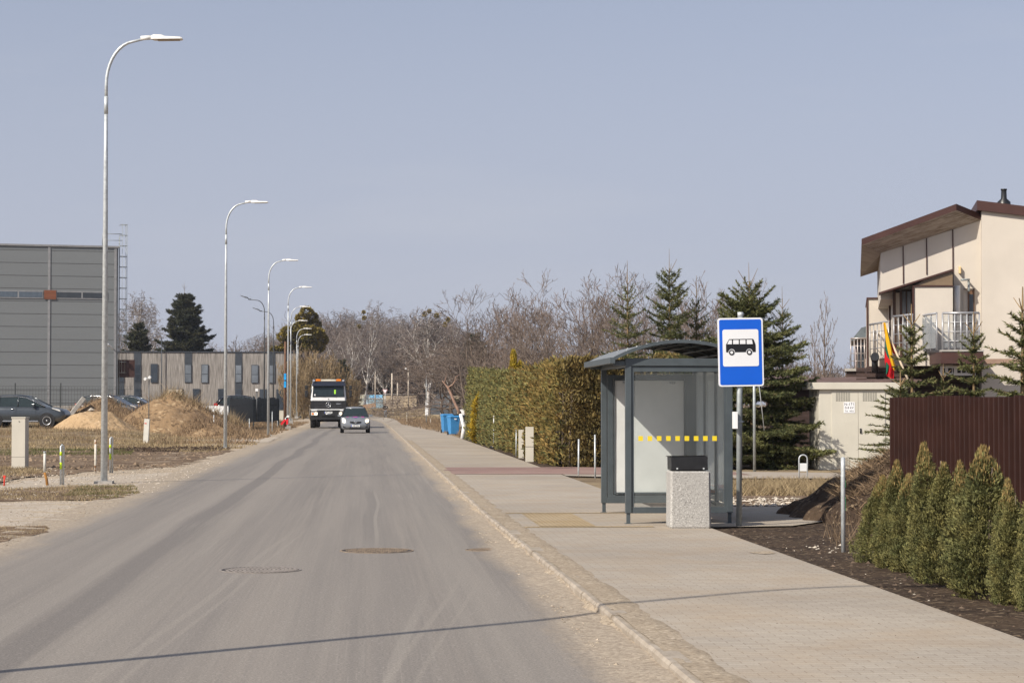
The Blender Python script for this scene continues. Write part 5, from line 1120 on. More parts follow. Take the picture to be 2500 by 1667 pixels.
# ---- person walking
def skinned(name, pts, edges, radii, m, parent, root=0, sub=2):
    me = bpy.data.meshes.new(name); me.from_pydata([tuple(p) for p in pts], edges, []); o = link(name, me, parent)
    sk = o.modifiers.new('skin', 'SKIN'); sk.use_smooth_shade = True
    for i, v in enumerate(me.skin_vertices[0].data):
        r = radii[i]; v.radius = r if hasattr(r, '__len__') else (r, r); v.use_root = (i == root)
    s = o.modifiers.new('sub', 'SUBSURF'); s.levels = s.render_levels = sub
    bpy.context.view_layer.update(); me2 = bpy.data.meshes.new_from_object(o.evaluated_get(bpy.context.evaluated_depsgraph_get())); o.modifiers.clear(); o.data = me2; me2.materials.clear(); me2.materials.append(m)
    me2.polygons.foreach_set('use_smooth', [True]*len(me2.polygons)); return o
def person():
    b = grd(941, 1021.5, .07); t = thing('person', 'person in black hoodie and grey trousers walking along the pavement towards the camera', 'person', (b.x, b.y, gz(0, b.y)+.07), 0)
    MS_ = mat('skin', (.50, .30, .22), .6, var=.04); MH = mat('black_hoodie', (.014, .014, .016), .9, var=.2); MT = mat('grey_trousers', (.20, .215, .235), .85, var=.1); MHR = mat('dark_hair', (.03, .02, .014), .8); MSH = mat('pale_shoes', (.62, .62, .52), .7)
    P = {'pel': (0, 0, .95), 'sp': (0, .0, 1.12), 'ch': (0, -.01, 1.32), 'nk': (0, -.01, 1.49), 'hd': (0, -.03, 1.60), 'tp': (0, -.02, 1.70),
         'ls': (-.18, 0, 1.42), 'le': (-.27, .05, 1.15), 'lw': (-.20, -.17, 1.03), 'rs': (.18, 0, 1.42), 're': (.27, .05, 1.15), 'rw': (.19, -.17, 1.05),
         'lh': (-.09, 0, .90), 'lk': (-.11, -.03, .50), 'la': (-.12, .14, .12), 'lf': (-.12, .04, .05), 'rh': (.09, 0, .90), 'rk': (.09, -.12, .50), 'ra': (.09, -.13, .09), 'rf': (.10, -.28, .04)}
    K = list(P); E = [('pel', 'sp'), ('sp', 'ch'), ('ch', 'nk'), ('nk', 'hd'), ('hd', 'tp'), ('ch', 'ls'), ('ls', 'le'), ('le', 'lw'), ('ch', 'rs'), ('rs', 're'), ('re', 'rw'), ('pel', 'lh'), ('lh', 'lk'), ('lk', 'la'), ('la', 'lf'), ('pel', 'rh'), ('rh', 'rk'), ('rk', 'ra'), ('ra', 'rf')]
    R_ = {'pel': (.14, .10), 'sp': (.125, .09), 'ch': (.15, .10), 'nk': .055, 'hd': (.085, .10), 'tp': (.06, .07), 'ls': .055, 'le': .042, 'lw': .03, 'rs': .055, 're': .042, 'rw': .03, 'lh': .085, 'lk': .058, 'la': .038, 'lf': .035, 'rh': .085, 'rk': .058, 'ra': .038, 'rf': .035}
    body = skinned('body', [P[k] for k in K], [(K.index(a), K.index(c)) for a, c in E], [R_[k] for k in K], MS_, t)
    def part(nm, keys, edges, grow, m, extra={}):
        pp = {k: P[k] for k in keys}; pp.update(extra); kk = list(pp); rr = [tuple(x+grow for x in (R_[k] if hasattr(R_.get(k, .05), '__len__') else (R_.get(k, .05),)*2)) for k in kk]
        return skinned(nm, [pp[k] for k in kk], [(kk.index(a), kk.index(c)) for a, c in edges], rr, m, t)
    part('hoodie', ['pel', 'sp', 'ch', 'nk', 'ls', 'le', 'rs', 're', 'lw', 'rw'], [('pel', 'sp'), ('sp', 'ch'), ('ch', 'nk'), ('ch', 'ls'), ('ls', 'le'), ('le', 'lw'), ('ch', 'rs'), ('rs', 're'), ('re', 'rw')], .03, MH)
    part('trousers', ['pel', 'lh', 'lk', 'la', 'rh', 'rk', 'ra'], [('pel', 'lh'), ('lh', 'lk'), ('lk', 'la'), ('pel', 'rh'), ('rh', 'rk'), ('rk', 'ra')], .014, MT)
    m = MB(); c = lambda z, r, y: [(r*math.cos(a), y+r*1.12*math.sin(a), z) for a in np.linspace(0, 2*PI, 17)[:-1]]
    m.loft([c(1.60, .10, .03), c(1.66, .112, .015), c(1.72, .10, 0), c(1.765, .05, -.01)]); m.build('hair', MHR, t)
    for s in (-1, 1):
        MB().loft([[(s*.095+dx, y, z) for dx, z in ((-.045, .0), (.045, .0), (.04, .07 if y > y0+.1 else .045), (-.04, .07 if y > y0+.1 else .045))] for y0 in ((-.32,) if s > 0 else (-.02,)) for y in (y0, y0+.12, y0+.26)], sm=False).build('shoe', MSH, t, bev=.01)
        w = Vector(P['rw' if s > 0 else 'lw']); d = Vector((-s*.3, -.7, -.2)).normalized(); u = Vector((s*.9, -.3, 0)).normalized()
        hp_ = [w, w+d*.08]; he = [(0, 1)]; hr = [(.028, .016), (.036, .015)]
        for k in range(4):
            base = w+d*.09+u*(-.027+.018*k); i = len(hp_); l = (.030, .036, .034, .026)[k]; hp_ += [base, base+d*l+Vector((0, 0, -.008)), base+d*l*1.7+Vector((0, 0, -.026))]; he += [(1, i), (i, i+1), (i+1, i+2)]; hr += [.009, .0085, .007]
        i = len(hp_); hp_ += [w+d*.035-u*.035, w+d*.07-u*.05]; he += [(0, i), (i, i+1)]; hr += [.011, .009]
        skinned('hand', hp_, he, hr, MS_, body, sub=1)
        MB().tube([(s*.032, -.122, 1.615), (s*.032, -.128, 1.615)], .011, 8).build('eye', MHR, body)
    MB().loft([[(-.012, -.12, 1.60), (.012, -.12, 1.60), (0, -.118, 1.62)], [(-.016, -.14, 1.575), (.016, -.14, 1.575), (0, -.145, 1.582)], [(-.01, -.12, 1.568), (.01, -.12, 1.568), (0, -.12, 1.57)]]).build('nose', MS_, body)
    MB().box(-.024, .024, -.119, -.113, 1.545, 1.553).build('mouth', mat('lips', (.35, .14, .12), .6), body)
    for x, z in ((-.02, 1.18), (.10, 1.32)): MB().tube([(x, -.155, z), (x, -.162, z)], .03, 10).build('printed_patch', M_WHITE, t)
person()
# ================================================================ BUILDINGS
M_CREAMR = mat('cream_render', (.545, .492, .425), .9, var=.06, scale=.6, bump=.1, bscale=30); M_DKTRIM = mat('brown_metal_trim', (.060, .026, .021), .5, var=.12, scale=2)
M_SOFF = mat('weathered_soffit_boards', (.24, .19, .15), .85, col2=(.52, .46, .40), scale=1.2, stretch=(1, 8, 8), blo=.3, bhi=.7)
M_DKWOOD = mat('dark_brown_cladding', (.055, .033, .027), .7, var=.35, scale=3, stretch=(.4, 1, 6)); M_WINB = mat('brown_window_frame', (.16, .085, .045), .5, var=.2); M_WGL = mat('window_glass', (.03, .035, .04), .05, var=.3, scale=.8, spec=.8)
M_CURT = mat('curtain', (.18, .19, .20), .9, var=.5, scale=3, stretch=(6, 1, .3))
HD = 60.0; HO = _FH*HD+_R*((2150-1250)/F*HD); HRZ = -TH-.158; HM = Matrix.Translation(HO) @ Matrix.Rotation(HRZ, 4, 'Z'); HMI = HM.inverted()
def hp(zx, zy, y=0.):
    d = HMI.to_3x3() @ ray(2050+zx/2.851, 450+zy/2.851); o = HMI @ Vector((0, 0, CZ)); return o+d*((y-o.y)/d.y)
def hbox(mb, zx0, zx1, zy0, zy1, y0, y1, mi=0):
    a = hp(zx0, zy1, y0); b = hp(zx1, zy0, y0); return mb.box(a.x, b.x, y0, y1, a.z, b.z, mi)
def house():
    t = thing('house', 'cream rendered modern house with brown mono pitch roof, balcony and wooden soffit', 'house', HO, HRZ)
    def wallpoly(pts, y0, y1, nm='wall', m=M_CREAMR, par=t):
        q = [hp(a, b, y0) for a, b in pts]; k = MB(); k.prism([(v.x, v.z) for v in q], y0, y1, 'y'); return k.build(nm, m, par)
    ub = 1400
    wallpoly([(285, 800), (374, 800), (374, 1262), (988, 1262), (988, 250), (285, 480)], 0, 8)
    wallpoly([(988, 1560), (1700, 1560), (1700, 225), (988, 136)], -.35, 9)
    # trims on the tall block
    a, b = hp(955, 112, -.45), hp(1700, 202, -.45); k = MB(); k.add([(a.x, -.47, a.z), (b.x, -.47, b.z), (b.x, -.47, b.z-.27), (a.x, -.47, a.z-.27), (a.x, 9.2, a.z), (b.x, 9.2, b.z), (b.x, 9.2, b.z-.27), (a.x, 9.2, a.z-.27)], [(0, 1, 2, 3), (4, 5, 6, 7), (0, 1, 5, 4), (3, 2, 6, 7), (0, 3, 7, 4), (1, 2, 6, 5)]); k.build('parapet_trim', M_DKTRIM, t)
    k = MB(); hbox(k, 985, 1700, 1212, 1248, -.39, -.352); k.build('string_course', mat('brown_string_course', (.30, .20, .15), .8), t)
    # flue
    a = hp(1143, 134, 2); k = MB(); k.tube([(a.x, 2, a.z-.5), (a.x, 2, a.z+.04), (a.x, 2, a.z+.14), (a.x, 2, a.z+.40)], [.20, .19, .085, .075], 12); k.tube([(a.x, 2, a.z+.38), (a.x, 2, a.z+.42)], .09, 12); k.build('flue', M_BLACK, t)
    # mono pitch roof with deep overhang
    A, B, C = hp(152, 437, 0), hp(803, 197, 0), hp(985, 250, 0); A.y = B.y = -.75; Dw = hp(290, 478, 0); C.y = 0.02
    A2 = hp(152, 523, 0); A2.y = 8.3; C2 = C.copy(); C2.y = 8.3; Dw.y = .0
    k = MB(); th = .175; low = [A, B, C, C2, A2]; top = [v+Vector((0, 0, th)) for v in low]
    k.add([A, B, C, Dw], [(0, 3, 2, 1)]); k.add([A, Dw, C, C2, A2], [(0, 1, 2, 3, 4)]); k.build('soffit', M_SOFF, t)
    k = MB(); n = 5; k.add(low+top, [(5, 6, 7, 8, 9)]+[(i, (i+1) % n, (i+1) % n+n, i+n) for i in range(n)]); k.build('roof', M_DKTRIM, t)
    sb = MB()
    for f in np.linspace(.1, .9, 8):
        p0 = A.lerp(Dw, f); p1 = B.lerp(C, f); off = Vector((0, 0, -.004)); w = (C-B).normalized()*.012; sb.add([p0+off, p1+off, p1+off+w, p0+off+w], [(0, 1, 2, 3)])
    sb.build('soffit_board_joints', mat('joint_shadow_brown', (.05, .035, .025), .9), t)
    for zx, z0, z1 in ((442, 430, 690), (605, 376, 628), (788, 316, 700)):
        k = MB(); hbox(k, zx-3, zx+3, z0, z1, -.03, -.002); k.build('cover_strip', M_DKTRIM, t)
    # canopy over the bay
    a, b = hp(273, 752, -.9), hp(788, 588, -.9); k = MB(); k.add([a, b, b+Vector((0, .88, .02)), a+Vector((0, .88, .02))]+[v-Vector((0, 0, .05)) for v in (a, b, b+Vector((0, .88, 0)), a+Vector((0, .88, 0)))], [(0, 1, 2, 3), (4, 5, 6, 7), (0, 1, 5, 4), (1, 2, 6, 5), (2, 3, 7, 6), (3, 0, 4, 7)]); k.build('canopy', M_DKTRIM, t)
    wallpoly([(530, 702), (786, 702), (786, 604), (600, 658)], -.82, -.80, 'clerestory_glass', mat('amber_glass', (.19, .135, .085), .3))
    # bays
    wallpoly([(515, 1262), (787, 1262), (787, 714), (515, 712)], -1.0, -.003, 'bay')
    k = MB(); hbox(k, 508, 792, 702, 713, -1.04, -.004); k.build('bay_cap', M_DKTRIM, t); k = MB(); hbox(k, 508, 519, 714, 1100, -1.03, -.99); k.build('corner_trim', M_DKTRIM, t)
    wallpoly([(192, 1275), (345, 1275), (345, 797), (192, 797)], 6., 12., 'bay'); k = MB(); hbox(k, 187, 345, 786, 797, 5.95, 12.05); k.build('bay_cap', M_DKTRIM, t); k = MB(); hbox(k, 188, 196, 797, 1270, 5.96, 6.02); hbox(k, 344, 350, 757, 1270, 3.9, 4.0); k.build('corner_trim', M_DKTRIM, t)
    wallpoly([(345, 1275), (376, 1275), (376, 758), (345, 758)], 4.0, 8., 'bay_return'); k = MB(); hbox(k, 341, 378, 750, 760, 3.95, 8.05); k.build('bay_cap', M_DKTRIM, t)
    # tall window between bays
    k = MB(); hbox(k, 372, 516, 735, 1262, -.08, -.004); wn = k.build('window', mat('window_reveal', (.05, .04, .035), .7), t)
    k = MB(); hbox(k, 434, 500, 745, 1190, -.12, -.085); k.build('pane', M_CURT, wn); k = MB(); hbox(k, 392, 420, 755, 1190, -.12, -.085); k.build('curtain', mat('cream_curtain', (.45, .38, .30), .9, stretch=(8, 1, .3)), wn)
    for a0, a1 in ((374, 390), (420, 434), (463, 468), (500, 514)):
        k = MB(); hbox(k, a0, a1, 738, 1200, -.16, -.121); k.build('frame', mat('dark_brown_frame', (.07, .035, .022), .5), wn)
    # narrow balcony door
    k = MB(); hbox(k, 862, 940, 728, 1010, -.03, -.003); dr = k.build('door', M_CREAMR, t); k = MB(); hbox(k, 893, 938, 734, 1008, -.06, -.031); k.build('frame', M_WINB, dr); k = MB(); hbox(k, 903, 930, 765, 1000, -.075, -.061); k.build('pane', M_WGL, dr)
    k = MB(); hbox(k, 862, 940, 726, 733, -.09, -.061); k.build('lintel', M_DKTRIM, dr)
    a = hp(817, 705, -.1); b_ = hp(817, 985, -.1); MB().tube([a, b_], .09, 12).build('downpipe', M_WHITE, t)
    k = MB(); hbox(k, 829, 845, 570, 622, -.15, -.002); k.build('wall_lamp', mat('cream_lamp', (.75, .55, .28), .5), t, bev=.02)
    a = hp(895, 680, -.01); MB().tube([a, a+Vector((0, -.35, .05)), a+Vector((-.22, -.5, .03))], .03, 8).build('wall_camera', M_GALVD, t); MB().tube([a+Vector((0, -.2, 0)), a+Vector((0.0, -.3, -.28))], .035, 8).build('wall_camera', M_GALVD, t)
    # balcony slab in plan
    def bpt(zx, zy, y, dz=0): v = hp(zx, zy, y); return Vector((v.x, y, v.z+dz))
    p0 = bpt(190, 1290, 8.); p1 = bpt(705, 1252, -2.4); p2 = bpt(988, 1252, -2.4); ztop = p1.z+.34; zb_ = p1.z
    pl = [(p0.x, 8.), (p1.x, -2.4), (p2.x+.05, -2.4), (p2.x+.05, 0), (p0.x, 9)]
    MB().prism(pl, zb_+.02, ztop, 'z').build('balcony_slab', M_DKTRIM, t)
    MB().prism([(x+.02, y-.03) for x, y in pl[:3]]+[(pl[2][0], -2.3), (pl[1][0]+.05, -2.3), (pl[0][0]+.1, 8)], ztop+.001, ztop+.05, 'z').build('balcony_edge', M_CEM, t)
    M_ST = mat('stainless_rail', (.42, .42, .43), .4, .5, var=.05)
    def railing(P, Q, n, top=1.0, glass=True, m=M_ST, z0=ztop+.04):
        r = MB(); P, Q = Vector((*P, z0)), Vector((*Q, z0)); up = Vector((0, 0, 1)); r.tube([P+up*top, Q+up*top], .032, 8)
        for f in (.25, .5, .75): r.tube([P+up*top*f, Q+up*top*f], .012, 6)
        for i in range(n+1): q = P.lerp(Q, i/n); r.tube([q, q+up*top], .02, 6); r.box(q.x-.022, q.x+.022, q.y-.01, q.y+.01, z0, z0+top)if glass else None
        R1 = r.build('balcony_rail', m, t)
        if glass: g = MB(); d = Vector(((Q-P).y, -(Q-P).x, 0)).normalized()*-.03; g.add([P+d+up*.06, Q+d+up*.06, Q+d+up*(top-.06), P+d+up*(top-.06)], [(0, 1, 2, 3)]); g.build('rail_glass', glassmat('balustrade_glass', (.7, .74, .76), .12), t)
    railing((pl[1][0]+.05, -2.3), (pl[2][0]-.1, -2.3), 6); railing((pl[1][0]-.1, -2.2), (hp(535, 0, 0).x-.2, .3), 5)
    railing((hp(500, 0, -1.5).x, -1.5), (hp(372, 0, -.25).x, -.25), 4, glass=False); railing((hp(335, 0, 3.2).x, 3.2), (hp(206, 0, 5.8).x, 5.8), 5, glass=False)
    # dark lower storey and its plank parapet
    k = MB(); a, b_ = hp(188, 1290, 1.0), hp(985, 1290, 1.0); k.box(a.x, b_.x, 1.0, 8, 0, zb_+.015); k.build('lower_wall', M_DKWOOD, t)
    k = MB(); z = zb_-.02
    while z > 1.0: k.box(a.x-.3, b_.x, .86, .98, z-.13, z-.012); z -= .15
    k.build('plank_cladding', M_DKWOOD, t)
    a, b_ = hp(45, 1300, 11), hp(188, 1300, 11); k = MB(); k.box(a.x, b_.x+2, 11, 14, 0, a.z); k.build('rear_lower_wall', M_DKWOOD, t)
    k = MB(); k.box(a.x-.05, b_.x, 10.9, 14, a.z+.001, a.z+.09); k.build('coping', M_CEM, t)
    railing((hp(72, 0, 11).x, 11), (hp(190, 0, 11).x, 11), 5, glass=False, top=1.0, z0=a.z+.09, m=mat('aged_steel_rail', (.40, .36, .34), .4, .6))
    wallpoly([(110, 1292), (195, 1292), (195, 1030), (110, 1080)], 13, 18, 'rear_wall', mat('pinkish_stone', (.38, .27, .22), .9, var=.3, scale=3)); wallpoly([(75, 1090), (195, 1062), (195, 985), (150, 998)], 12.4, 19, 'rear_roof', mat('slate_roof', (.13, .15, .16), .5, var=.2, scale=4))
    for x in (128, 160): k = MB(); hbox(k, x-12, x+10, 1100, 1285, 12.96, 12.99); k.build('window', M_WGL, t)
    a = hp(245, 1310, .7); k = MB(); k.tube([a, a+Vector((0, -.1, .45))], .09, 8); k.tube([a+Vector((0, -.1, .4)), a+Vector((0, -.4, .45))], .12, 10); k.build('floodlight', M_BLACK, t)
    a = hp(815, 1297, -1.0); MB().box(a.x-.45, a.x+.5, -1.03, -1.0, a.z-.13, a.z+.13).build('name_board', M_SIGNW, t); k = MB()
    for i_, w_ in enumerate((.04, .1, .03, .09, .1, .05)): k.box(a.x-.36+i_*.125, a.x-.36+i_*.125+w_, -1.036, -1.031, a.z-.06, a.z+.07)
    k.build('board_lettering', M_PLK, t)['kind'] = 'stuff'
    return t
house()
def flag():
    a = hp(302, 962, -3.2); b = hp(450, 1300, -3.2); M = HM
    o = M @ Vector((b.x, -3.2, b.z)); t = thing('flag', 'yellow green and red striped flag hanging from a pale leaning pole at the balcony', 'flag', o, HRZ)
    top = a-b; top.y = 0; MB().tube([(0.25, 0, -.6), (0, 0, 0), top], [.035, .03, .022], 8).build('flag_pole', mat('pale_wood_pole', (.62, .50, .36), .7), t)
    fm = [mat('flag_yellow', (.80, .46, .01), .8, var=.05, transl=.2), mat('flag_green', (.005, .13, .075), .8, var=.08, transl=.2), mat('flag_red', (.55, .006, .012), .8, var=.06, transl=.2)]
    def P(zx, zy, y): v = hp(zx, zy, -3.2+y); return Vector((v.x-b.x, y, v.z-b.z))
    # folds: each strip runs down the cloth with left/right outline and depth
    def fold(rows, mi, y0, amp):
        m = MB(); n = 8; rr = []
        for j, (l, r, zy) in enumerate(rows): rr.append([P(l+(r-l)*i/n, zy, y0+amp*math.sin(i/n*PI*1.6+j*.5)) for i in range(n+1)])
        m.loft(rr, mi, True, False, False); return m
    C = MB()
    for m in (fold([(303, 318, 962), (312, 335, 1040), (322, 352, 1100), (335, 366, 1160), (350, 374, 1220), (362, 388, 1262), (376, 386, 1292)], 0, -.10, .05), fold([(318, 334, 1020), (319, 345, 1070), (317, 352, 1110), (318, 362, 1160), (330, 366, 1195), (352, 372, 1230)], 1, -.03, .04),
              fold([(316, 330, 1130), (311, 345, 1150), (311, 362, 1190), (313, 374, 1235), (322, 380, 1262), (330, 378, 1300), (326, 378, 1330), (352, 376, 1352)], 2, .02, .05), fold([(352, 368, 1095), (356, 388, 1130), (366, 395, 1165), (372, 390, 1178)], 2, .05, .03), fold([(320, 330, 1240), (322, 342, 1262), (323, 336, 1300), (322, 326, 1322)], 1, -.02, .02)):
        C.v_off = len(C.v); b0 = len(C.v); C.v += m.v; C.f += [tuple(i+b0 for i in f) for f in m.f]; C.m += m.m; C.s += m.s
    C.build('cloth', fm, t, fix=False)
flag()
# ---- garage annex with bitumen roof behind the kiosk
def annex():
    D = 57.; s = D/F; X = lambda px: (px-1250)*s; Zp = lambda py: CZ+(988-py)*s
    o = _FH*D; t = thing('garage_annex', 'low dark garage with brown felt roof behind the electrical kiosk', 'garage', (o.x, o.y, 0), -TH)
    MB().box(X(1935), X(2240), .4, 6, 0, Zp(945)).build('wall', M_DKWOOD, t)
    MF = mat('brown_roof_felt', (.13, .085, .075), .85, var=.3, scale=2.5)
    m = MB(); m.add([(X(1895), 0, Zp(948)), (X(2250), 0, Zp(940)), (X(2250), 7, Zp(940)+.35), (X(1905), 7, Zp(948)+.25)]+[(X(1895), 0, Zp(938)), (X(2250), 0, Zp(926)), (X(2250), 7, Zp(926)+.12), (X(1960), 7, Zp(938)+.3)], [(0, 1, 2, 3), (4, 5, 6, 7), (0, 1, 5, 4), (1, 2, 6, 5), (2, 3, 7, 6), (3, 0, 4, 7)]); m.build('roof', MF, t)
annex()
# ---- grey industrial hall on the left
def hall():
    D = 165.; c = at(287, 1001, D); a = math.radians(17)-TH; t = thing('industrial_hall', 'large grey sandwich panel industrial hall at the left edge with ribbon windows', 'industrial hall', (c.x, c.y, c.z), a)
    H = 12.55; L = 34.; MP = mat('grey_wall_panel', (.185, .197, .202), .55, var=.03, scale=.3, stretch=(.2, 1, 1)); MJ = mat('panel_joint_grey', (.09, .09, .09), .6); MF = mat('light_grey_flashing', (.26, .26, .265), .5)
    MB().box(-L, 0, 0, 40, -.5, H).build('wall', MP, t)
    m = MB(); z = .55
    while z < H: m.box(-L, -.02, -.012, -.001, z-.015, z+.015); z += .975
    m.build('panel_joints', MJ, t)
    for x in (-5.25, -.22, -10.5, -15.7, -21): m = MB(); m.box(x-.09, x+.09, -.05, -.013, .1, H); m.build('joint_cover', MF, t)
    MB().box(-L-.1, .08, -.10, 40, H+.001, H+.14).build('roof_trim', MF, t); MB().box(-L, .02, -.03, -.0125, -.3, .35).build('plinth', M_CEM, t)
    zw0, zw1 = 8.62, 9.05
    for i, (x0, x1) in enumerate(((-4.66, -2.82), (-2.70, -.9), (-12.6, -10.9), (-7.5, -5.75), (-9.4, -7.62))):
        w = MB().box(x0-.06, x1+.06, -.05, -.014, zw0-.08, zw1+.08).build('window', MF, t); MB().box(x0, x1, -.06, -.051, zw0, zw1).build('pane', M_WGL if i < 3 else mat('bluish_pane', (.10, .125, .155), .15), w)
    MB().box(-5.62, -4.72, -.09, -.0135, zw0-.12, zw1+.14).build('wood_panel', mat('brown_wood_panel', (.20, .075, .04), .6, var=.2, scale=3, stretch=(.3, 1, 6)), t)
    MB().box(.02, 1.35, .4, 1.4, 2.55, 3.9).build('canopy_box', mat('dark_brown_panel', (.06, .03, .025), .6, var=.2), t)
    m = MB()
    for y in (.3, .72): m.tube([(.14, y, 0.2), (.14, y, H+.9)], .022, 5)
    z = .4
    while z < H: m.tube([(.14, .3, z), (.14, .72, z)], .016, 4); z += .3
    m.build('ladder', M_GALVD, t)
    m = MB(); z = 2.9; cg = lambda q, z: (.14+.6*math.sin(q), .51-.38*math.cos(q), z)
    while z < H+2.0: m.tube([cg(q, z) for q in np.linspace(0, PI, 9)], .02, 4, cap=False); z += .82
    for q in (.3, .8, 1.4, 2.0, 2.7): m.tube([cg(q, 2.9), cg(q, H+1.9)], .014, 4)
    m.build('ladder_cage', M_GALVD, t)
    m = MB(); m.tube([(-1.2, .3, H+.14), (-1.2, .3, H+1.1), (.3, .3, H+1.1)], .03, 5); m.tube([(-1.2, .3, H+.6), (.3, .3, H+.6)], .025, 5); m.build('roof_rail', M_GALVD, t)
    m = MB(); m.tube([(-.35, -.05, 4.7), (-.7, -.5, 5.0)], .05, 6); m.tube([(-.7, -.45, 5.0), (-.95, -.6, 5.05)], .11, 8); m.build('camera', M_WHITE, t)
    # mesh fence in front
    f = thing('mesh_fence', 'thin dark welded mesh fence in front of the grey hall', 'fence', c+Vector((0, -3, -.1)), a); MM = mat('dark_fence_wire', (.05, .055, .055), .6)
    m = MB()
    for x in np.arange(-24, 1.5, .22): m.tube([(x, 0, 0), (x, 0, 1.9)], .008, 3, cap=False)
    for z in (.1, .5, .9, 1.3, 1.7, 1.9): m.tube([(-24, 0, z), (1.5, 0, z)], .012, 3, cap=False)
    m.build('wire_mesh', MM, f)
    for x in np.arange(-24, 1.6, 3.35): MB().box(x-.04, x+.04, -.05, .03, 0, 2.15).build('post', MM, f)
hall()
# ---- two storey office
def office():
    D = 262.; s = D/F; o = at(723, 993, D); t = thing('office_building', 'long two storey office building with streaky grey brown cladding and dark window strips', 'office building', o, -TH+.101)
    X = lambda zx: (250+zx/4.48-723)*s; Z = lambda zy: (993-(800+zy/4.48))*s
    M = mat('streaky_grey_brown_cladding', (.155, .141, .128), .9, col2=(.35, .322, .295), scale=1.6, stretch=(6, 6, .35), blo=.36, bhi=.64)
    MD = mat('anthracite_cladding', (.048, .056, .068), .5, var=.08); MG = mat('sky_reflecting_pane', (.155, .175, .20), .12, var=.25, scale=.5, spec=.7); MG2 = mat('dark_pane', (.045, .055, .07), .12, var=.3, scale=.5, spec=.7)
    MB().box(X(-500), 0, 0, 14, -1.5, Z(272)).build('wall', M, t); MB().box(X(-500)-.1, .1, -.12, 14.1, Z(272)+.001, Z(266)+.05).build('roof_edge', MD, t)
    for x0, x1, y0, y1 in ((367, 443, 275, 800), (911, 988, 275, 602), (1455, 1530, 275, 790), (1822, 1889, 275, 608), (1985, 2026, 275, 405), (183, 260, 400, 760)):
        MB().box(X(x0), X(x1), -.06, -.002, Z(y1), Z(y0)).build('dark_strip', MD, t)
    W_ = [(183, 260, 520, 598, 0), (370, 440, 404, 596, 0), (546, 622, 398, 602, 0), (912, 986, 403, 600, 1), (1090, 1166, 403, 604, 1), (1457, 1528, 406, 600, 1), (1630, 1708, 407, 606, 1), (1824, 1888, 407, 606, 1), (183, 260, 664, 745, 0), (370, 440, 664, 745, 0), (728, 894, 666, 900, 2), (1000, 1076, 668, 900, 0), (1272, 1346, 668, 900, 0), (1456, 1528, 670, 900, 0), (1722, 1800, 672, 900, 0), (1903, 1980, 672, 900, 0)]
    for x0, x1, y0, y1, k in W_:
        w = MB().box(X(x0), X(x1), -.12, -.065, Z(y1), Z(y0)).build('window', MD, t); e = .07; zm = Z(y0)+(Z(y1)-Z(y0))*.53
        MB().box(X(x0)+e, X(x1)-e, -.13, -.121, zm+.04, Z(y0)-e).box(X(x0)+e, X(x1)-e, -.13, -.121, Z(y1)+e, zm-.04).build('pane', (MG2, MG, mat('beige_shutter', (.42, .37, .30), .8))[k], w)
    m = MB()
    for zx in (665,): m.tube([(X(zx), -.4, -1), (X(zx), -.4, Z(110))], .06, 6)
    m.build('mast', MD, t); MB().box(X(2078), X(2100), -.03, -.004, Z(740), Z(706)).build('wall_sign', M_SIGNW, t); MB().box(X(2078), X(2092), -.2, -.004, Z(535), Z(515)).build('wall_lamp', M_BLACK, t)
office()
# ================================================================ LEFT VERGE THINGS
def cabinet(name, label, corners, H, dep, m, lean=0, cat='cabinet', rz=-TH, cap=True, group=None, base=None):
    """corners: (px_left, px_right, py_base), base z"""
    z = base if base is not None else 0.; a = grd(corners[0], corners[2], z); b = grd(corners[1], corners[2], z); w = (b-a).length
    t = thing(name, label, cat, a, rz, group); M = Matrix.Rotation(lean, 4, 'Y')
    MB().box(0, w, 0, dep, -.1, H, M=M).build('casing', m, t, bev=.006)
    if cap: MB().box(-.012, w+.012, -.012, dep+.012, H+.002, H+.035, M=M).build('lid', m, t, bev=.004)
    return t, w, M
M_BEIGE = mat('beige_cabinet_plastic', (.56, .52, .44), .55, var=.05, scale=1.5); M_WPL = mat('weathered_white_plastic', (.62, .60, .54), .6, var=.08, scale=4)
t, w, M = cabinet('utility_cabinet', 'tall beige utility cabinet standing in the dry grass at the far left', (28, 61, 1143.5), 1.30, .42, M_BEIGE)
MB().tube([(w*.55, -.004, 1.22), (w*.55, -.014, 1.22)], .012, 8).build('lock', M_BLACK, t); MB().box(-.003, w+.003, -.004, -.0005, .30, .304, M=M).build('seam', M_PLAS, t)
t, w, M = cabinet('utility_cabinet', 'narrow white meter cabinet with a red mark before the big dirt mound', (349, 361.5, 1082), 1.05, .2, M_WPL, math.radians(3), cap=False); MB().box(.02, .11, -.006, -.002, .84, .88, M=M).build('red_mark', mat('red_paint', (.65, .05, .03), .6), t)
b = grd(357, 1078, 0); t = thing('camera_mast', 'thin dark mast with two white surveillance cameras behind the narrow white cabinet', 'camera mast', (b.x+.05, b.y+.6, 0)); MB().tube([(0, 0, 0), (0, 0, 2.86)], .022, 8).build('mast', M_LAMPD, t)
for x, z in ((-.13, 2.83), (.06, 2.90)):
    m = MB(); m.tube([(0, 0, z), (x, -.08, z)], .015, 6); m.tube([(x-.02, .1, z+.0), (x-.03, -.2, z-.02)], .065, 10); m.build('camera', M_WHITE, t)
t, w, M = cabinet('meter_box', 'low white box behind the narrow meter cabinet', (343, 350, 1064), .38, .3, M_WPL, cap=False)
t, w, M = cabinet('foam_block', 'white foam block lying at the foot of the dirt mound', (361, 373, 1059), .12, .2, M_WHITE, cap=False)
t, w, M = cabinet('utility_cabinet', 'pale beige cabinet by the dark slat fence end', (682, 692, 1027), 1.08, .35, M_BEIGE, base=.3, math=None) if False else cabinet('utility_cabinet', 'pale beige cabinet by the dark slat fence end', (682, 692, 1030), 1.08, .35, M_BEIGE, base=.0)
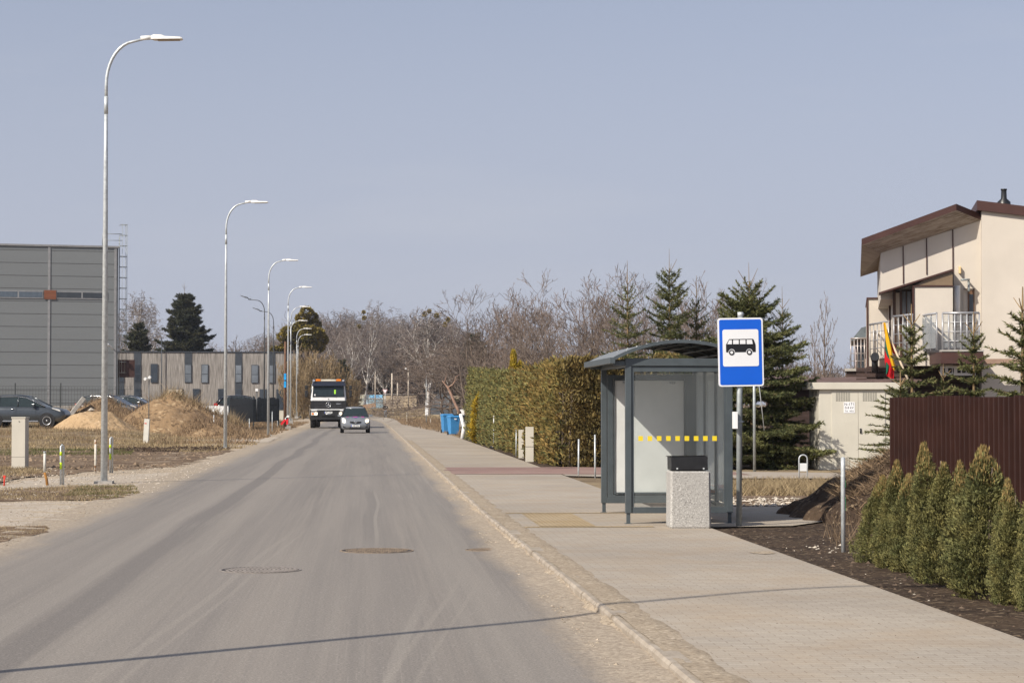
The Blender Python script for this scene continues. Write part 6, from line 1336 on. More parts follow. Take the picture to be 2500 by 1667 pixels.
# posts, left
def steelpost(px, py, h, label, style=0, z=0.):
    b = grd(px, py, z); t = thing('marker_post', label, 'post', b, 0, 'marker posts on the left verge')
    if style == 0: MB().tube([(0, 0, -.1), (0, 0, h)], .021, 10).build('post_tube', M_GALV, t)
    elif style == 1:   # twin leg steel marker with fluorescent bands
        MB().tube([(-.02, .0, -.1), (-.02, 0, h-.03), (0, .02, h), (.025, .05, h-.03), (.025, .05, -.1)], .022, 10).build('post_tube', M_GALV, t)
        for z0 in (.50, .72): MB().tube([(-.02, 0, z0-.18 if z0 < .6 else z0-.12), (-.02, 0, z0-.04)], .0235, 10).build('fluorescent_band', mat('fluorescent_yellow', (.55, .75, .02), .5), t)
    elif style == 2:
        MB().tube([(.06, 0, -.1), (.03, 0, .12), (-.01, 0, .26)], [.03, .028, .026], 10).build('rusty_foot', mat('rust', (.28, .13, .03), .85, var=.4, scale=14), t); MB().tube([(-.01, 0, .265), (-.01, 0, h)], .026, 10).build('post_tube', M_WPL, t); MB().tube([(-.01, 0, h), (-.01, 0, h+.035)], .03, 8).build('cap', M_GALVD, t)
    elif style == 3: MB().tube([(0, 0, -.1), (0, 0, h)], .028, 10).build('post_tube', mat('peeling_white_rust', (.26, .14, .07), .8, col2=(.62, .58, .50), scale=9, blo=.42, bhi=.5), t)
    return t
steelpost(110, 1183.8, .66, 'white bent post with rusty orange foot beside the left driveway', 2)
steelpost(150.7, 1182.7, .82, 'galvanised post with fluorescent yellow bands left of the nearest lamp', 1)
steelpost(233, 1154.5, .81, 'peeling white and rusty pipe post just left of the nearest lamp', 3)
steelpost(271, 1153.5, .86, 'slim post with fluorescent bands just right of the nearest lamp', 1)
b = grd(10, 1184, 0); t = thing('survey_stake', 'small red survey stake at the left edge', 'stake', b); MB().tube([(0, 0, -.05), (.01, 0, .2)], .016, 6).build('stake', mat('red_paint', (.65, .05, .03)), t); MB().box(-.02, .03, -.01, .01, .15, .2).build('stake_head', MATS['red_paint'], t)
for px, py, h, lab in ((522, 1066, 1.12, 'slim white post at the right foot of the dirt mound'), (608.7, 1056.7, .84, 'slim white post before the dark slat fence'), (664.5, 1057, 1.25, 'tall slim white post right of the third lamp'), (677.5, 1045, .9, 'left post of a close pair by the slat fence end'), (681, 1040, .95, 'right post of a close pair by the slat fence end'), (620.5, 1028, 1.3, 'white striped post in the middle of the slat fence')): steelpost(px, py, h, lab, 0, .02)
# ---- mounds
def mound(name, label, cat, cx, cy, H, rx, ry, m, seed, z0=0, n=90, lump=.12):
    xs_ = np.linspace(cx-rx*1.25, cx+rx*1.25, n); ys_ = np.linspace(cy-ry*1.25, cy+ry*1.25, n)
    def f(X, Y):
        d = np.sqrt(((X-cx)/rx)**2+((Y-cy)/ry)**2)*(1+.14*noise2(X, Y, .6, seed)); q = np.clip(1-d, 0, 1)
        return z0+H*(q**.85 if name != 'sand_pile' else np.minimum(q*1.5, 1)**.9*(.82+.18*q))*(1+lump*noise2(X, Y, 1.5, seed))+np.minimum(q*4, 1)*.05*noise2(X, Y, 4.5, seed)+np.minimum(q*4, 1)*.02*noise2(X, Y, 11, seed)-.03
    o = link(name, grid(name, xs_, ys_, f, m)); tag(o, label, cat); return f
M_HILL = speckle('sandy_brown_earth', (.27, .18, .10), (.13, .085, .05), (.42, .31, .19), 7, 1., (.19, .125, .075), .85, .55, dist=.10)
c1 = at(430, 1050, 113); f1 = mound('dirt_mound', 'big brown dirt mound with dry weeds in front of the office building', 'dirt mound', c1.x, 113, 2.25, 3.9, 4.6, M_HILL, 3, .05)
c2 = at(228, 1050, 119); f2 = mound('dirt_mound', 'lower weedy dirt mound behind the yellow sand pile', 'dirt mound', c2.x+.6, 119, 1.95, 3.4, 3.6, M_HILL, 7, .15)
c3 = at(250, 1050, 110.5); f3 = mound('sand_pile', 'pile of yellow sand behind the nearest lamp post', 'sand pile', c3.x-.1, 108.5, 1.3, 2.9, 2.4, M_SAND, 5, .02, lump=.06)
c4_ = at(520, 1050, 108); f4 = mound('dirt_mound', 'low weedy end of the mound behind the second lamp', 'dirt mound', c4_.x, 108, .75, 2.2, 3., M_HILL, 9, .0)
def weeds(f, cx, cy, rx, ry, n, hmax, m, lab, w=.012, hmin=.1, cond=None, lean=.5):
    a = RNG.random(n)*6.283; r = np.sqrt(RNG.random(n)); x = cx+np.cos(a)*r*rx; y = cy+np.sin(a)*r*ry; k = noise2(x, y, 1.3, 4) > RNG.normal(size=n)*.3-.1; x, y = x[k], y[k]
    if cond is not None: k = cond(x, y); x, y = x[k], y[k]
    P = np.stack([x, y, f(x, y)], 1); tag(link('dry_weeds', fast('dry_weeds', blades(P, hmin+(hmax-hmin)*RNG.random(len(P))**2, w, lean), 3, m)), lab, None, None, 'stuff')
weeds(f1, c1.x, 113, 3.9, 4.4, 9000, .65, M_DRYB, 'dry brown weeds on the big dirt mound', cond=lambda x, y: (np.abs(x-c1.x+.3) > .9) | (y > 113))
weeds(f1, c1.x+1.2, 113.6, 2.6, 2.5, 2500, .9, M_DRY, 'pale tall grass on the crest of the big dirt mound', cond=lambda x, y: y > 112.2)
weeds(f2, c2.x+.6, 119, 3.3, 3.4, 6000, .6, M_DRYB, 'dry brown weeds on the lower dirt mound')
weeds(f4, c4_.x, 108, 2.4, 3, 4500, .5, M_DRYB, 'dry weeds on the low end of the mound')
rk = MB()
def rock(px, py, Y, s, lab):
    q = at(px, py, Y); t = stones('rock', np.array([q.x]), np.array([q.y]), np.array([q.z]), s, s, M_STONE); del t['kind']; tag(t, lab, 'rock')
rock(247, 971, 113, .17, 'pale boulder on top of the lower mound'); rock(222, 1001, 112, .2, 'pale rock above the yellow sand pile'); rock(421, 1004, 111, .1, 'small white stone on the big mound face')
q = at(188, 992, 116); t = thing('concrete_slab', 'tilted pale concrete slab leaning on the left mound', 'slab', q, .2); MB().box(-.1, .1, -.3, .3, -.6, .6, M=Matrix.Rotation(.65, 4, 'Y')).build('slab', M_CEM, t)
# ---- grass of the left verge
gy = lambda x, y: np.array([gz(a, b) for a, b in zip(x, y)])-.02
def grass(poly, n, h0, h1, w, m, lab, thr=-.2, sc=.7, lean=.4, name='dry_grass', seed=3):
    x, y = scatter(poly, n, thr=thr, sc=sc, seed=seed); P = np.stack([x, y, gy(x, y)], 1); tag(link(name, fast(name, blades(P, RNG.uniform(h0, h1, len(P)), w, lean), 3, m)), lab, None, None, 'stuff')
GP = lambda l: G(l)
x, y = scatter(G([(-400, 1184), (-400, 1108), (0, 1101), (560, 1098), (470, 1128), (430, 1140), (60, 1166), (0, 1180)]), 2600, thr=-.1, sc=.5); stones('soil_clods', x, y, x*0+.0, .02, .11, mat('brown_clods', (.10, .068, .043), .95, col2=(.25, .18, .12), island=.45, scale=1, world=True), 'brown clods in the earth field on the left')
x, y = scatter(G([(250, 1100), (300, 1094), (560, 1090), (560, 1097), (420, 1104)]), 700); stones('soil_clods', x, y, x*0+.0, .05, .16, M_SOIL, 'dark ploughed clods along the grass edge')
x, y = scatter(G([(-20, 1215), (-20, 1165), (330, 1148), (560, 1120), (600, 1100), (500, 1150), (380, 1200), (200, 1230)]), 1500); stones('gravel', x, y, x*0+.0, .006, .035, M_STONE, 'stones on the left driveways')
grass(GP([(-150, 1104), (-150, 1058), (300, 1062), (560, 1068), (560, 1096), (300, 1094)]), 26000, .03, .17, .012, M_DRY, 'dry straw coloured grass across the left verge', -.05)
grass(GP([(-100, 1085), (-100, 1060), (330, 1061), (300, 1085)]), 2600, .12, .40, .008, M_DRYB, 'brown weed stalks in front of the parked car', .0, lean=.3)
grass(GP([(-100, 1112), (-100, 1096), (330, 1096), (320, 1110)]), 6000, .03, .10, .012, M_GRN, 'thin green grass strip behind the beige cabinet', -.3)
grass(GP([(-150, 1165), (-150, 1140), (60, 1140), (130, 1152), (60, 1162)]), 5000, .03, .12, .008, M_DRY, 'dry grass round the foot of the beige cabinet', -.5)
grass(GP([(-200, 1228), (-200, 1194), (20, 1192), (160, 1186), (330, 1186), (340, 1204), (270, 1220)]), 9000, .02, .09, .006, M_DRY, 'short dry grass on the near verge patch', -.25, 2.)
grass(GP([(150, 1212), (200, 1186), (330, 1186), (340, 1204), (270, 1218)]), 3500, .02, .08, .006, M_GRN, 'green grass around the nearest lamp foot', -.1, 2.)
grass(GP([(-200, 1330), (-200, 1284), (0, 1286), (115, 1284), (120, 1296), (40, 1315)]), 5000, .015, .06, .004, M_DRY, 'short dry grass at the lower left edge', -.3, 3.)
grass(GP([(540, 1064), (560, 1040), (690, 1030), (690, 1052), (640, 1064)]), 11000, .05, .32, .016, M_DRYB, 'brown weeds before the dark slat fence', -.05)
grass(GP([(380, 1100), (560, 1085), (640, 1075), (620, 1090), (500, 1106)]), 3500, .03, .12, .012, M_DRY, 'dry grass tufts at the road shoulder by the second lamp', .0)
# ---- dark slat fence
def slat_fence():
    t = thing('slat_fence', 'dark grey privacy slat fence with ragged top beyond the third lamp', 'fence', (0, 0, 0)); MD = mat('dark_slat_plastic', (.028, .036, .042), .6, var=.3, scale=2)
    P = [at(559, 1036, 131), at(619, 1030, 143), at(680, 1027, 146)]
    for a, b in zip(P[:-1], P[1:]):
        L = (b.xy-a.xy).length; d = (b-a).normalized(); n = int(L/.19)
        m = MB()
        for i in range(n):
            p = a.lerp(b, i/n); q = a.lerp(b, (i+.86)/n); h = 1.58+random.uniform(-.05, .08); nx = Vector((-d.y, d.x, 0))*.012
            m.add([p-nx, q-nx, q+nx, p+nx]+[v+Vector((0, 0, h+random.uniform(-.03, .03))) for v in (p-nx, q-nx, q+nx, p+nx)], [(0, 1, 5, 4), (1, 2, 6, 5), (2, 3, 7, 6), (3, 0, 4, 7), (4, 5, 6, 7)])
        m.build('slat_panel', MD, t)
        for z in (.4, 1.1): MB().tube([a+Vector((0, -.03, z)), b+Vector((0, -.03, z))], .02, 5).build('rail', MD, t)
    for q in P: MB().box(q.x-.04, q.x+.04, q.y-.04, q.y+.04, q.z-.3, q.z+1.75).build('post', MD, t)
slat_fence()
q = at(545, 1003, 148); t = thing('concrete_barrier', 'pale low block below the black parked car', 'barrier', (q.x, q.y, q.z-.3), -TH); MB().prism([(-1.6, 0), (1.6, 0), (1.6, .62), (-1.5, .66)], -.2, .3, 'y').build('block', M_WHITE, t)
# blue box pole etc
q = at(696, 1012, 140); t = thing('wooden_pole', 'wooden utility pole carrying a bright blue box beside the fourth lamp', 'pole', (q.x, q.y, .2)); MB().tube([(0, 0, 0), (0, 0, 5.6)], [.10, .07], 8).build('pole', mat('brown_pole_wood', (.14, .075, .045), .9, var=.3, scale=3), t)
z0 = at(696, 946, 140).z-.2; bx = MB().box(-.075, .075, -.26, -.10, z0, z0+.42).box(-.075, .075, -.26, -.10, z0+.50, z0+.92).build('blue_box', mat('sky_blue_paint', (.02, .33, .72), .5), t)
q = at(627, 1026, 139); t = thing('camera_mast', 'dark post with a white camera at the slat fence', 'camera mast', (q.x, q.y, q.z)); MB().tube([(0, 0, 0), (0, 0, 1.95)], .035, 8).build('mast', M_LAMPD, t); MB().box(-.09, .09, -.12, .05, 1.88, 2.06).build('camera', M_WHITE, t, bev=.02)
q = at(694, 1036, 137); t = thing('barrier_board', 'fallen red and white barrier board near the fourth lamp', 'barrier', (q.x, q.y, q.z)); mr_ = mat('barrier_red', (.65, .02, .03), .5)
MB().box(-.07, .07, -.02, .02, 0, .45, M=Matrix.Translation((.18, 0, 0))).build('board', mr_, t); MB().box(-.07, .07, -.02, .02, 0, .42, M=Matrix.Translation((-.2, 0, 0)) @ Matrix.Rotation(.7, 4, 'Y')).build('board', mr_, t); MB().box(-.07, .07, -.02, .02, .42, .75, M=Matrix.Translation((-.2, 0, 0)) @ Matrix.Rotation(.7, 4, 'Y')).build('board', M_WHITE, t)
# ================================================================ RIGHT MIDDLE DISTANCE
def wheelie_bin(name, label, px, py, rz, col, H=1.03, w=.52, grp='blue wheelie bins by the pavement'):
    b = grd(px, py, .06); t = thing(name, label, 'wheelie bin', b, rz, grp)
    R4 = lambda wx, wy, z, dy=0: [(-wx, dy-wy, z), (wx, dy-wy, z), (wx, dy+wy, z), (-wx, dy+wy, z)]
    m = MB(); m.loft([R4(w*.40, .26, .06, .02), R4(w*.44, .30, .5, .01), R4(w*.5, .34, H-.14), R4(w*.53, .36, H-.13), R4(w*.53, .36, H-.09)], sm=False); m.build('body', col, t, bev=.02)
    m = MB(); m.loft([R4(w*.54, .38, H-.085), R4(w*.53, .37, H-.04), R4(w*.40, .28, H)], sm=False); l = m.build('lid', col, t, bev=.02)
    MB().tube([(-w*.4, .40, H-.08), (w*.4, .40, H-.08)], .016, 6).build('handle', col, t)
    for s in (-1, 1): MB().tube([(s*w*.40, .26, .10), (s*w*.48, .26, .10)], .10, 14).build('wheel', M_TYRE, t)
    MB().box(-.06, .06, -.372, -.364, H-.21, H-.15).build('sticker', M_WHITE, t)
    return t
M_BINB = mat('blue_bin_plastic', (.05, .235, .50), .45, var=.06)
wheelie_bin('wheelie_bin', 'front blue wheelie bin beside the whitewashed tree', 1107, 1062, .25, M_BINB)
wheelie_bin('wheelie_bin', 'blue wheelie bin half hidden behind the front one, left', 1091, 1057, .2, M_BINB, 1.08, .58)
wheelie_bin('wheelie_bin', 'dark grey wheelie bin behind the whitewashed tree', 1136, 1060, .1, mat('dark_bin', (.03, .034, .036), .5), 1.05, .5, None)
def whitewashed():
    b = grd(1129, 1071, .05); t = thing('whitewashed_tree', 'leaning bare tree with whitewashed lower trunk beside the blue bins', 'tree', b, -TH); s = b.y/F; Q = lambda px, py: ((px-1129)*s, 0, (1071-py)*s)
    MW = mat('whitewash', (.80, .80, .78), .8, var=.06, scale=6); MK = mat('pinkish_bark', (.30, .19, .14), .85, var=.3, scale=5)
    MB().tube([Q(1129, 1073), Q(1133, 1043), Q(1129, 1028), Q(1124, 1010)], [.11, .10, .085, .075], 10).build('trunk', MW, t); MB().tube([Q(1132, 1046), Q(1138, 1036), Q(1140, 1026)], [.08, .06, .05], 8).build('white_limb', MW, t)
    MB().tube([Q(1124, 1010), Q(1117, 998), Q(1108, 978), Q(1099, 957), Q(1092, 944), Q(1084, 935), Q(1079.6, 929)], [.075, .07, .065, .06, .05, .03, .02], 8).tube([Q(1093, 946), Q(1105, 939), Q(1111, 929), Q(1118, 925)], [.04, .035, .025, .012], 6).tube([Q(1085, 936), Q(1088, 922)], [.03, .012], 6).tube([Q(1110, 929), Q(1112, 920), Q(1123, 914)], [.022, .014, .006], 5).tube([Q(1088, 925), Q(1090, 912)], [.012, .004], 4).build('limbs', MK, t)
whitewashed()
t, w, M = cabinet('utility_cabinet', 'small two part cream gas cabinet standing against the hedge', (1283, 1303, 1127), .98, .22, M_BEIGE, cap=False, base=.05); MB().box(-.003, w+.003, -.005, -.001, .42, .43).build('seam', M_PLAS, t)
t, w, M = cabinet('utility_cabinet', 'narrow cream post cabinet left of the gas cabinet at the hedge', (1266, 1279, 1118), .85, .2, M_BEIGE, cap=False, base=.05)
t, w, M = cabinet('utility_cabinet', 'white cabinet behind the whitewashed tree', (1123, 1134.5, 1045), 1.25, .3, M_WHITE, base=.05); 
t, w, M = cabinet('utility_cabinet', 'leaning beige cabinet left of the blue bins', (1076, 1085, 1033), .9, .25, M_BEIGE, -.06, cap=False, base=.05)
b = grd(1041, 1035, .05); t = thing('sign_post', 'pale street pole with white board and short lamp arm left of the polytunnel', 'pole', (b.x, b.y, .05)); s = b.y/F
MB().tube([(0, 0, 0), (0, 0, 115*s), (.1, 0, 120*s), (.5, 0, 122*s)], .045, 8).build('pole', M_GALV, t); MB().box(-.11, .13, -.08, -.05, 22*s, 58*s).build('board', M_WHITE, t); MB().box(.4, .75, -.06, .06, 121*s, 123*s).build('lamp_head', M_LAMPW, t)
for px, py, h, lab in ((993, 1032, .92, 'slim white post along the right pavement edge, nearer one'), (959.7, 1019.5, 1.1, 'slim white post along the right pavement edge, farther one'), (1051, 1036, .45, 'short greenish post near the pale street pole')):
    b = grd(px, py, .05); slimpost(px, py, h, lab, m=M_WPL, grp='slim white posts by the far pavement')
def polytunnel():
    Y = 205; c = at(1083, 1009, Y); t = thing('polytunnel', 'grey half round polytunnel greenhouse behind the leaning tree', 'greenhouse', (c.x, c.y, c.z-.1), -TH+.03); r = 1.27; MP = mat('grey_translucent_film', (.15, .165, .185), .35, var=.2, scale=.8, spec=.5, transl=.3)
    m = MB(); prof = [(r*math.cos(a), 2.05*math.sin(a)**.8) for a in np.linspace(0, PI, 17)]; m.loft([[(x, y, z) for x, z in prof] for y in (0, 6)], cap=False, closed=False); m.add([(x, 0, z) for x, z in prof], [tuple(range(17))]); m.build('film', MP, t, fix=False)
    m = MB()
    for y in (-.02, 2, 4, 6): m.tube([(x*1.01, y, z*1.01) for x, z in prof], .025, 5)
    m.box(-.3, .45, -.03, -.01, .05, 1.75); m.build('frame', MATS['grey_translucent_film'], t)
    for x in (-.3, .45): MB().tube([(x, -.04, 0), (x, -.04, 1.78)], .02, 5).build('door_post', M_GALVD, t)
polytunnel()
# ---- far end: blue garage, wall, yield sign, planks
def far_end():
    Y = 400; s = Y/F; q = at(875, 992, Y); t = thing('blue_garage', 'far blue and white painted garage with a banner at the road end', 'garage', q, -TH)
    MB().box(0, 60*s, 0, 4, -1, 29.5*s).build('wall', mat('faded_blue_paint', (.17, .29, .37), .7, col2=(.32, .42, .46), scale=.8), t); MB().box(-.02, 18*s, -.05, -.01, 3*s, 29*s).build('graffiti_panel', mat('graffiti_pale', (.20, .24, .26), .7, col2=(.66, .62, .48), scale=1.4), t)
    MB().box(18.5*s, 25*s, -.05, -.01, 3*s, 29*s).build('side_panel', mat('pale_blue', (.36, .46, .52), .7, var=.2, scale=1), t); b_ = MB().box(27*s, 58*s, -.09, -.02, 20.5*s, 28*s).build('banner', mat('light_blue_banner', (.25, .55, .80), .6), t)
    text('banner_text', 'N. Pirk', 3.4*s, M_EU, b_, frontM(44*s, -.10, 25.3*s), .01); bl_ = MB(); [bl_.box((30+i_*1.35)*s, (30+i_*1.35+rl_)*s, -.11, -.095, 21.6*s, 22.7*s) for i_, rl_ in enumerate((.9, .6, .9, .5, .8, .9, .4, .9, .7, 0.1, .8, .9, .5, .9, .7, .9, .4, .9))]; bl_.build('banner_lettering', M_EU, b_)['kind'] = 'stuff'; MB().box(25.5*s, 60*s, -.07, -.011, 18.2*s, 20.2*s).build('white_band', M_WHITE, t); MB().box(-.1, 60*s, -.1, 4.1, 29.6*s, 30.6*s).build('roof', mat('rust_brown_roof', (.16, .09, .07), .8), t)
    t = thing('concrete_wall', 'grey and tan garage wall with jagged dark roof edge, right of the blue garage', 'wall', at(936, 992, 395), -TH); MB().box(0, 80*s, 0, .3, -1.5, 27*s).build('wall', mat('stained_wall', (.28, .24, .20), .9, col2=(.48, .38, .25), scale=.35), t); m = MB().box(0, 80*s, -.1, .4, 27.1*s, 28.5*s); m.build('dark_edge', M_PLAS, t)
    m = MB()
    for i in range(34): m.box(i*2.2*s, (i*2.2+1.1)*s, -.1, .3, 28.6*s, 30.3*s)
    m.build('roof_teeth', mat('pale_roof_edge', (.45, .40, .36), .8), t)
    t = thing('concrete_wall', 'low tan wall behind the polytunnel', 'wall', at(1110, 1000, 300), -TH); MB().box(-3, 10, 0, .3, -1.5, 2.2).build('wall', MATS['stained_wall'], t); MB().box(-3, 10, -.2, .5, 2.21, 2.45).build('coping', M_PLAS, t)
    Y = 290; q = at(940, 1000, Y); t = thing('yield_sign', 'triangular yield sign seen above the walking person', 'sign', (q.x, q.y, gz(0, q.y)), -TH); zc = at(940, 955.5, Y).z-gz(0, q.y); MB().tube([(0, 0.03, 0), (0, 0.03, zc+.2)], .04, 8).build('post', M_GALV, t)
    P = MB(); P.prism([(-.36, zc+.28), (.36, zc+.28), (0, zc-.36)], -.02, .0, 'y'); p = P.build('plate', mat('faded_red_border', (.62, .36, .36), .5), t); MB().prism([(-.26, zc+.22), (.26, zc+.22), (0, zc-.24)], -.03, -.021, 'y').build('face', M_SIGNW, p)
    q = at(898, 996, 330); t = thing('plank_stack', 'tilted stack of brown planks before the blue garage', 'planks', q, -TH); m = MB()
    for i in range(4): m.box(-1.2, 1.3, -.3, .3, i*.16, i*.16+.13, M=Matrix.Rotation(-.16, 4, 'Y'))
    m.build('planks', mat('brown_planks', (.34, .20, .11), .8, var=.3), t)
    # concrete poles in the far trees
    for px, y0, y1, w, lab in ((916, 900, 992, .10, 'pale thin pole behind the blue garage'), (957, 911, 985, .17, 'pale concrete pole right of the yield sign'), (970.5, 934, 990, .12, 'short pale pole, right of the concrete pole'), (997, 900, 990, .14, 'pole with two round lamps in the far trees')):
        Y = 360; a = at(px, y1, Y); b = at(px, y0, Y); t = thing('concrete_pole', lab, 'pole', (a.x, a.y, a.z-.5), 0); MB().tube([(0, 0, 0), (0, 0, b.z-a.z+.5)], [w, w*.8], 8).build('pole', mat('pale_concrete_pole', (.50, .43, .35), .8), t)
        if px == 997:
            for x in (-.4, .4):
                m = MB(); c = lambda r, z: [(x+r*math.cos(k), r*math.sin(k), z) for k in np.linspace(0, 2*PI, 11)[:-1]]; m.loft([c(.05, b.z-a.z+.3), c(.18, b.z-a.z+.42), c(.2, b.z-a.z+.5), c(.12, b.z-a.z+.64)]); m.build('lamp_globe', M_WHITE, t)
far_end()
grass([(4.7, 104), (9, 104), (10, 230), (3, 230), (2.9, 170)], 22000, .08, .4, .02, M_DRYB, 'brown weeds right of the far pavement', -.2, .4)
grass([(-9, 90), (-4.9, 90), (-5.3, 200), (-14, 200)], 9000, .05, .3, .02, M_DRYB, 'brown weeds along the far left road shoulder', .1, .4)
grass([(3.8, 230), (20, 230), (14, 385), (-3.6, 385), (.6, 320), (2.9, 260)], 9000, .05, .3, .05, M_DRY, 'tall dry reeds towards the road end', -.3, .2)
grass([(-30, 270), (-12, 270), (-16, 330), (-17, 392), (-52, 392)], 12000, .4, 1.5, .05, M_DRY, 'tall dry reeds left of the road end', -.3, .2)
# ================================================================ BACKGROUND TREES
def bt(mt, mc, cut=2, tw=1., **k): return treemesh(baretree(**k), mt, mc, cut, twigr=tw)
fruitA = bt(M_BARK, M_TWIG, 2, H=9, seed=4, ks=(7, 6, 4, 3), r0=.10, L0=.75, stems=3, minr=.009, spread=.62, up=.30, lenf=.50, first=.2)
fruitB = bt(M_BARK, M_TWIGR, 2, H=9, seed=13, ks=(7, 6, 4, 2), r0=.09, L0=.8, stems=3, minr=.009, spread=.55, up=.38, lenf=.48, tilt=.22, first=.2)
fruitC = bt(M_BARK, M_TWIG, 2, H=9, seed=29, ks=(7, 6, 4, 3), r0=.11, L0=.7, stems=4, minr=.009, spread=.70, up=.22, lenf=.50, tilt=.45, first=.2)
popl = bt(M_BARK, M_TWIG, 1, H=8, seed=6, ks=(26, 4, 2), r0=.07, L0=1., minr=.010, spread=.75, up=1.1, lenf=.27, first=.12, curv=.10)
birA = bt(M_BIRCH, M_TWIGP, 2, H=20, seed=5, ks=(18, 7, 6, 5), r0=.22, L0=1., minr=.020, spread=.62, up=.45, lenf=.34, droop=1.2, curv=.16, first=.2)
birB = bt(M_BIRCH, M_TWIGP, 2, H=20, seed=17, ks=(13, 7, 6, 5), r0=.22, L0=.9, stems=3, minr=.020, spread=.75, up=.35, lenf=.40, droop=1.3, curv=.18, tilt=.4, first=.15)
birC = bt(M_BIRCH, M_TWIGP, 3, H=20, seed=52, ks=(13, 7, 6, 5), r0=.30, L0=.95, stems=1, minr=.026, spread=.62, up=.55, lenf=.46, droop=1.3, curv=.14, first=.22)
oak = bt(M_BARK, M_TWIG, 2, H=14, seed=23, ks=(10, 6, 5, 3), r0=.25, L0=.75, minr=.018, spread=.95, up=.12, lenf=.58, curv=.5, first=.15)
thick = bt(M_TWIG, M_TWIG, 1, H=9, seed=41, ks=(7, 5, 4), r0=.05, L0=.9, stems=9, minr=.018, spread=.5, up=.5, lenf=.42, tilt=.45, first=.1)
M_TWIGW = mat('willow_twigs', (.23, .165, .09), .9, island=.3, scale=1)
brush = bt(M_TWIGW, M_TWIGW, 1, H=7, seed=44, ks=(8, 5, 4), r0=.04, L0=.95, stems=12, minr=.016, spread=.38, up=.7, lenf=.38, tilt=.35, first=.05)
spF = sprucemesh(M_SPRD, H=19, R=5.0, seed=31, lv=.62, dens=1.1, needle=.30, tw=.95, width=.05, top=.05, sides=8, z0=.04)
spG = sprucemesh(M_SPRD, H=13, R=3.6, seed=37, lv=.55, dens=1.0, needle=.26, tw=.8, width=.045, top=.06, sides=7, z0=.05)
gb = 'bare trees behind the hedge'
def tree(parts, h0, px, ytop, Y, lab, name='bare_tree', group=gb, rz=None, wid=1., z=None, cat='tree'):
    q = at(px, ytop, Y); z0 = gz(q.x, q.y) if z is None else z; s = (q.z-z0)/h0; return plant(name, lab, cat, parts, (q.x, q.y, z0-.1), RNG.uniform(0, 6) if rz is None else rz, group, (s*wid, s*wid, s))
tree(fruitA, 9, 1150, 690, 128, 'bare multi stemmed tree above the left end of the hedge', wid=1.15)
tree(fruitB, 9, 1250, 686, 118, 'bare tree rising above the middle of the hedge')
tree(fruitC, 9, 1350, 660, 112, 'tallest bare tree of the group above the hedge', wid=1.05)
tree(fruitB, 9, 1300, 700, 135, 'thin bare tree between the two tall ones over the hedge')
tree(fruitA, 9, 1420, 700, 105, 'bare tree above the brown hedge end')
tree(fruitC, 9, 1195, 720, 140, 'bare bushy tree behind the left end of the hedge')
for k, (px, yt, Y, p) in enumerate(((1480, 650, 80, fruitB), (1560, 655, 78, fruitA), (1660, 640, 84, fruitC), (1730, 655, 80, fruitB), (1790, 690, 90, fruitA), (1880, 720, 92, fruitC), (1500, 720, 110, fruitC), (1610, 690, 105, fruitA), (1700, 720, 100, fruitB))):
    tree(p, 9, px, yt, Y, ('bare brown tree behind the leftmost spruce', 'bare tree top between the leftmost spruce and the dense one', 'bare tree top just left of the bus stop sign', 'bare tree behind the broad spruce by the sign', 'bare twiggy crown between the broad spruce and the slim one', 'bare tree right of the slim topped spruce', 'low bare crown above the left end of the shelter roof', 'bare crown behind the dense dark spruce', 'bare crown above the right part of the shelter roof')[k], group='bare trees behind the spruces')
tree(popl, 8, 2010, 702, 85, 'slender upright bare tree between spruces and house', group=None, wid=1.1)
tree(popl, 8, 1985, 760, 92, 'smaller slender bare tree just left of the upright one', group=None)
for k in range(7): tree(thick, 9, 1900+k*32, 870+8*math.sin(k*2), 190+10*math.sin(k), 'low far bare trees on the horizon left of the house', group='far bare trees near the house', wid=1.6)
# dark tangle right of the polytunnel, behind the hedge start
for px, yt, Y, lb_ in ((1110, 850, 170, 'dark tangled bare tree directly above the polytunnel'), (1140, 820, 165, 'tallest tangled bare tree, right of the polytunnel'), (1085, 860, 185, 'low tangled bare tree left of the polytunnel'), (1165, 830, 150, 'tangled bare tree at the left end of the hedge')): tree(oak, 14, px, yt, Y, lb_, group='tangled trees behind the polytunnel', wid=1.7)
# left, behind office
tree(spF, 19, 455, 686, 300, 'big dark spruce behind the office building', 'spruce', None, wid=1.12)
tree(spG, 13, 335, 765, 292, 'smaller dark spruce between the hall and the big spruce', 'spruce', None, wid=1.05)
tree(birA, 20, 365, 705, 330, 'pale birch between the two spruces left', 'birch', 'birches left', wid=1.15); tree(birB, 20, 318, 715, 345, 'pale birch just right of the grey hall', 'birch', 'birches left')
for px, yt, p, lab in ((550, 815, thick, 'low bare tree behind the office, right of the big spruce'), (610, 830, thick, 'low bare tree behind the office roof middle'), (635, 808, oak, 'gnarled bare tree behind the office roof'), (665, 812, oak, 'gnarled bare tree at the right part of the office roof')): tree(p, 14 if p is oak else 9, px, yt, 300, lab, group='bare trees behind the office')
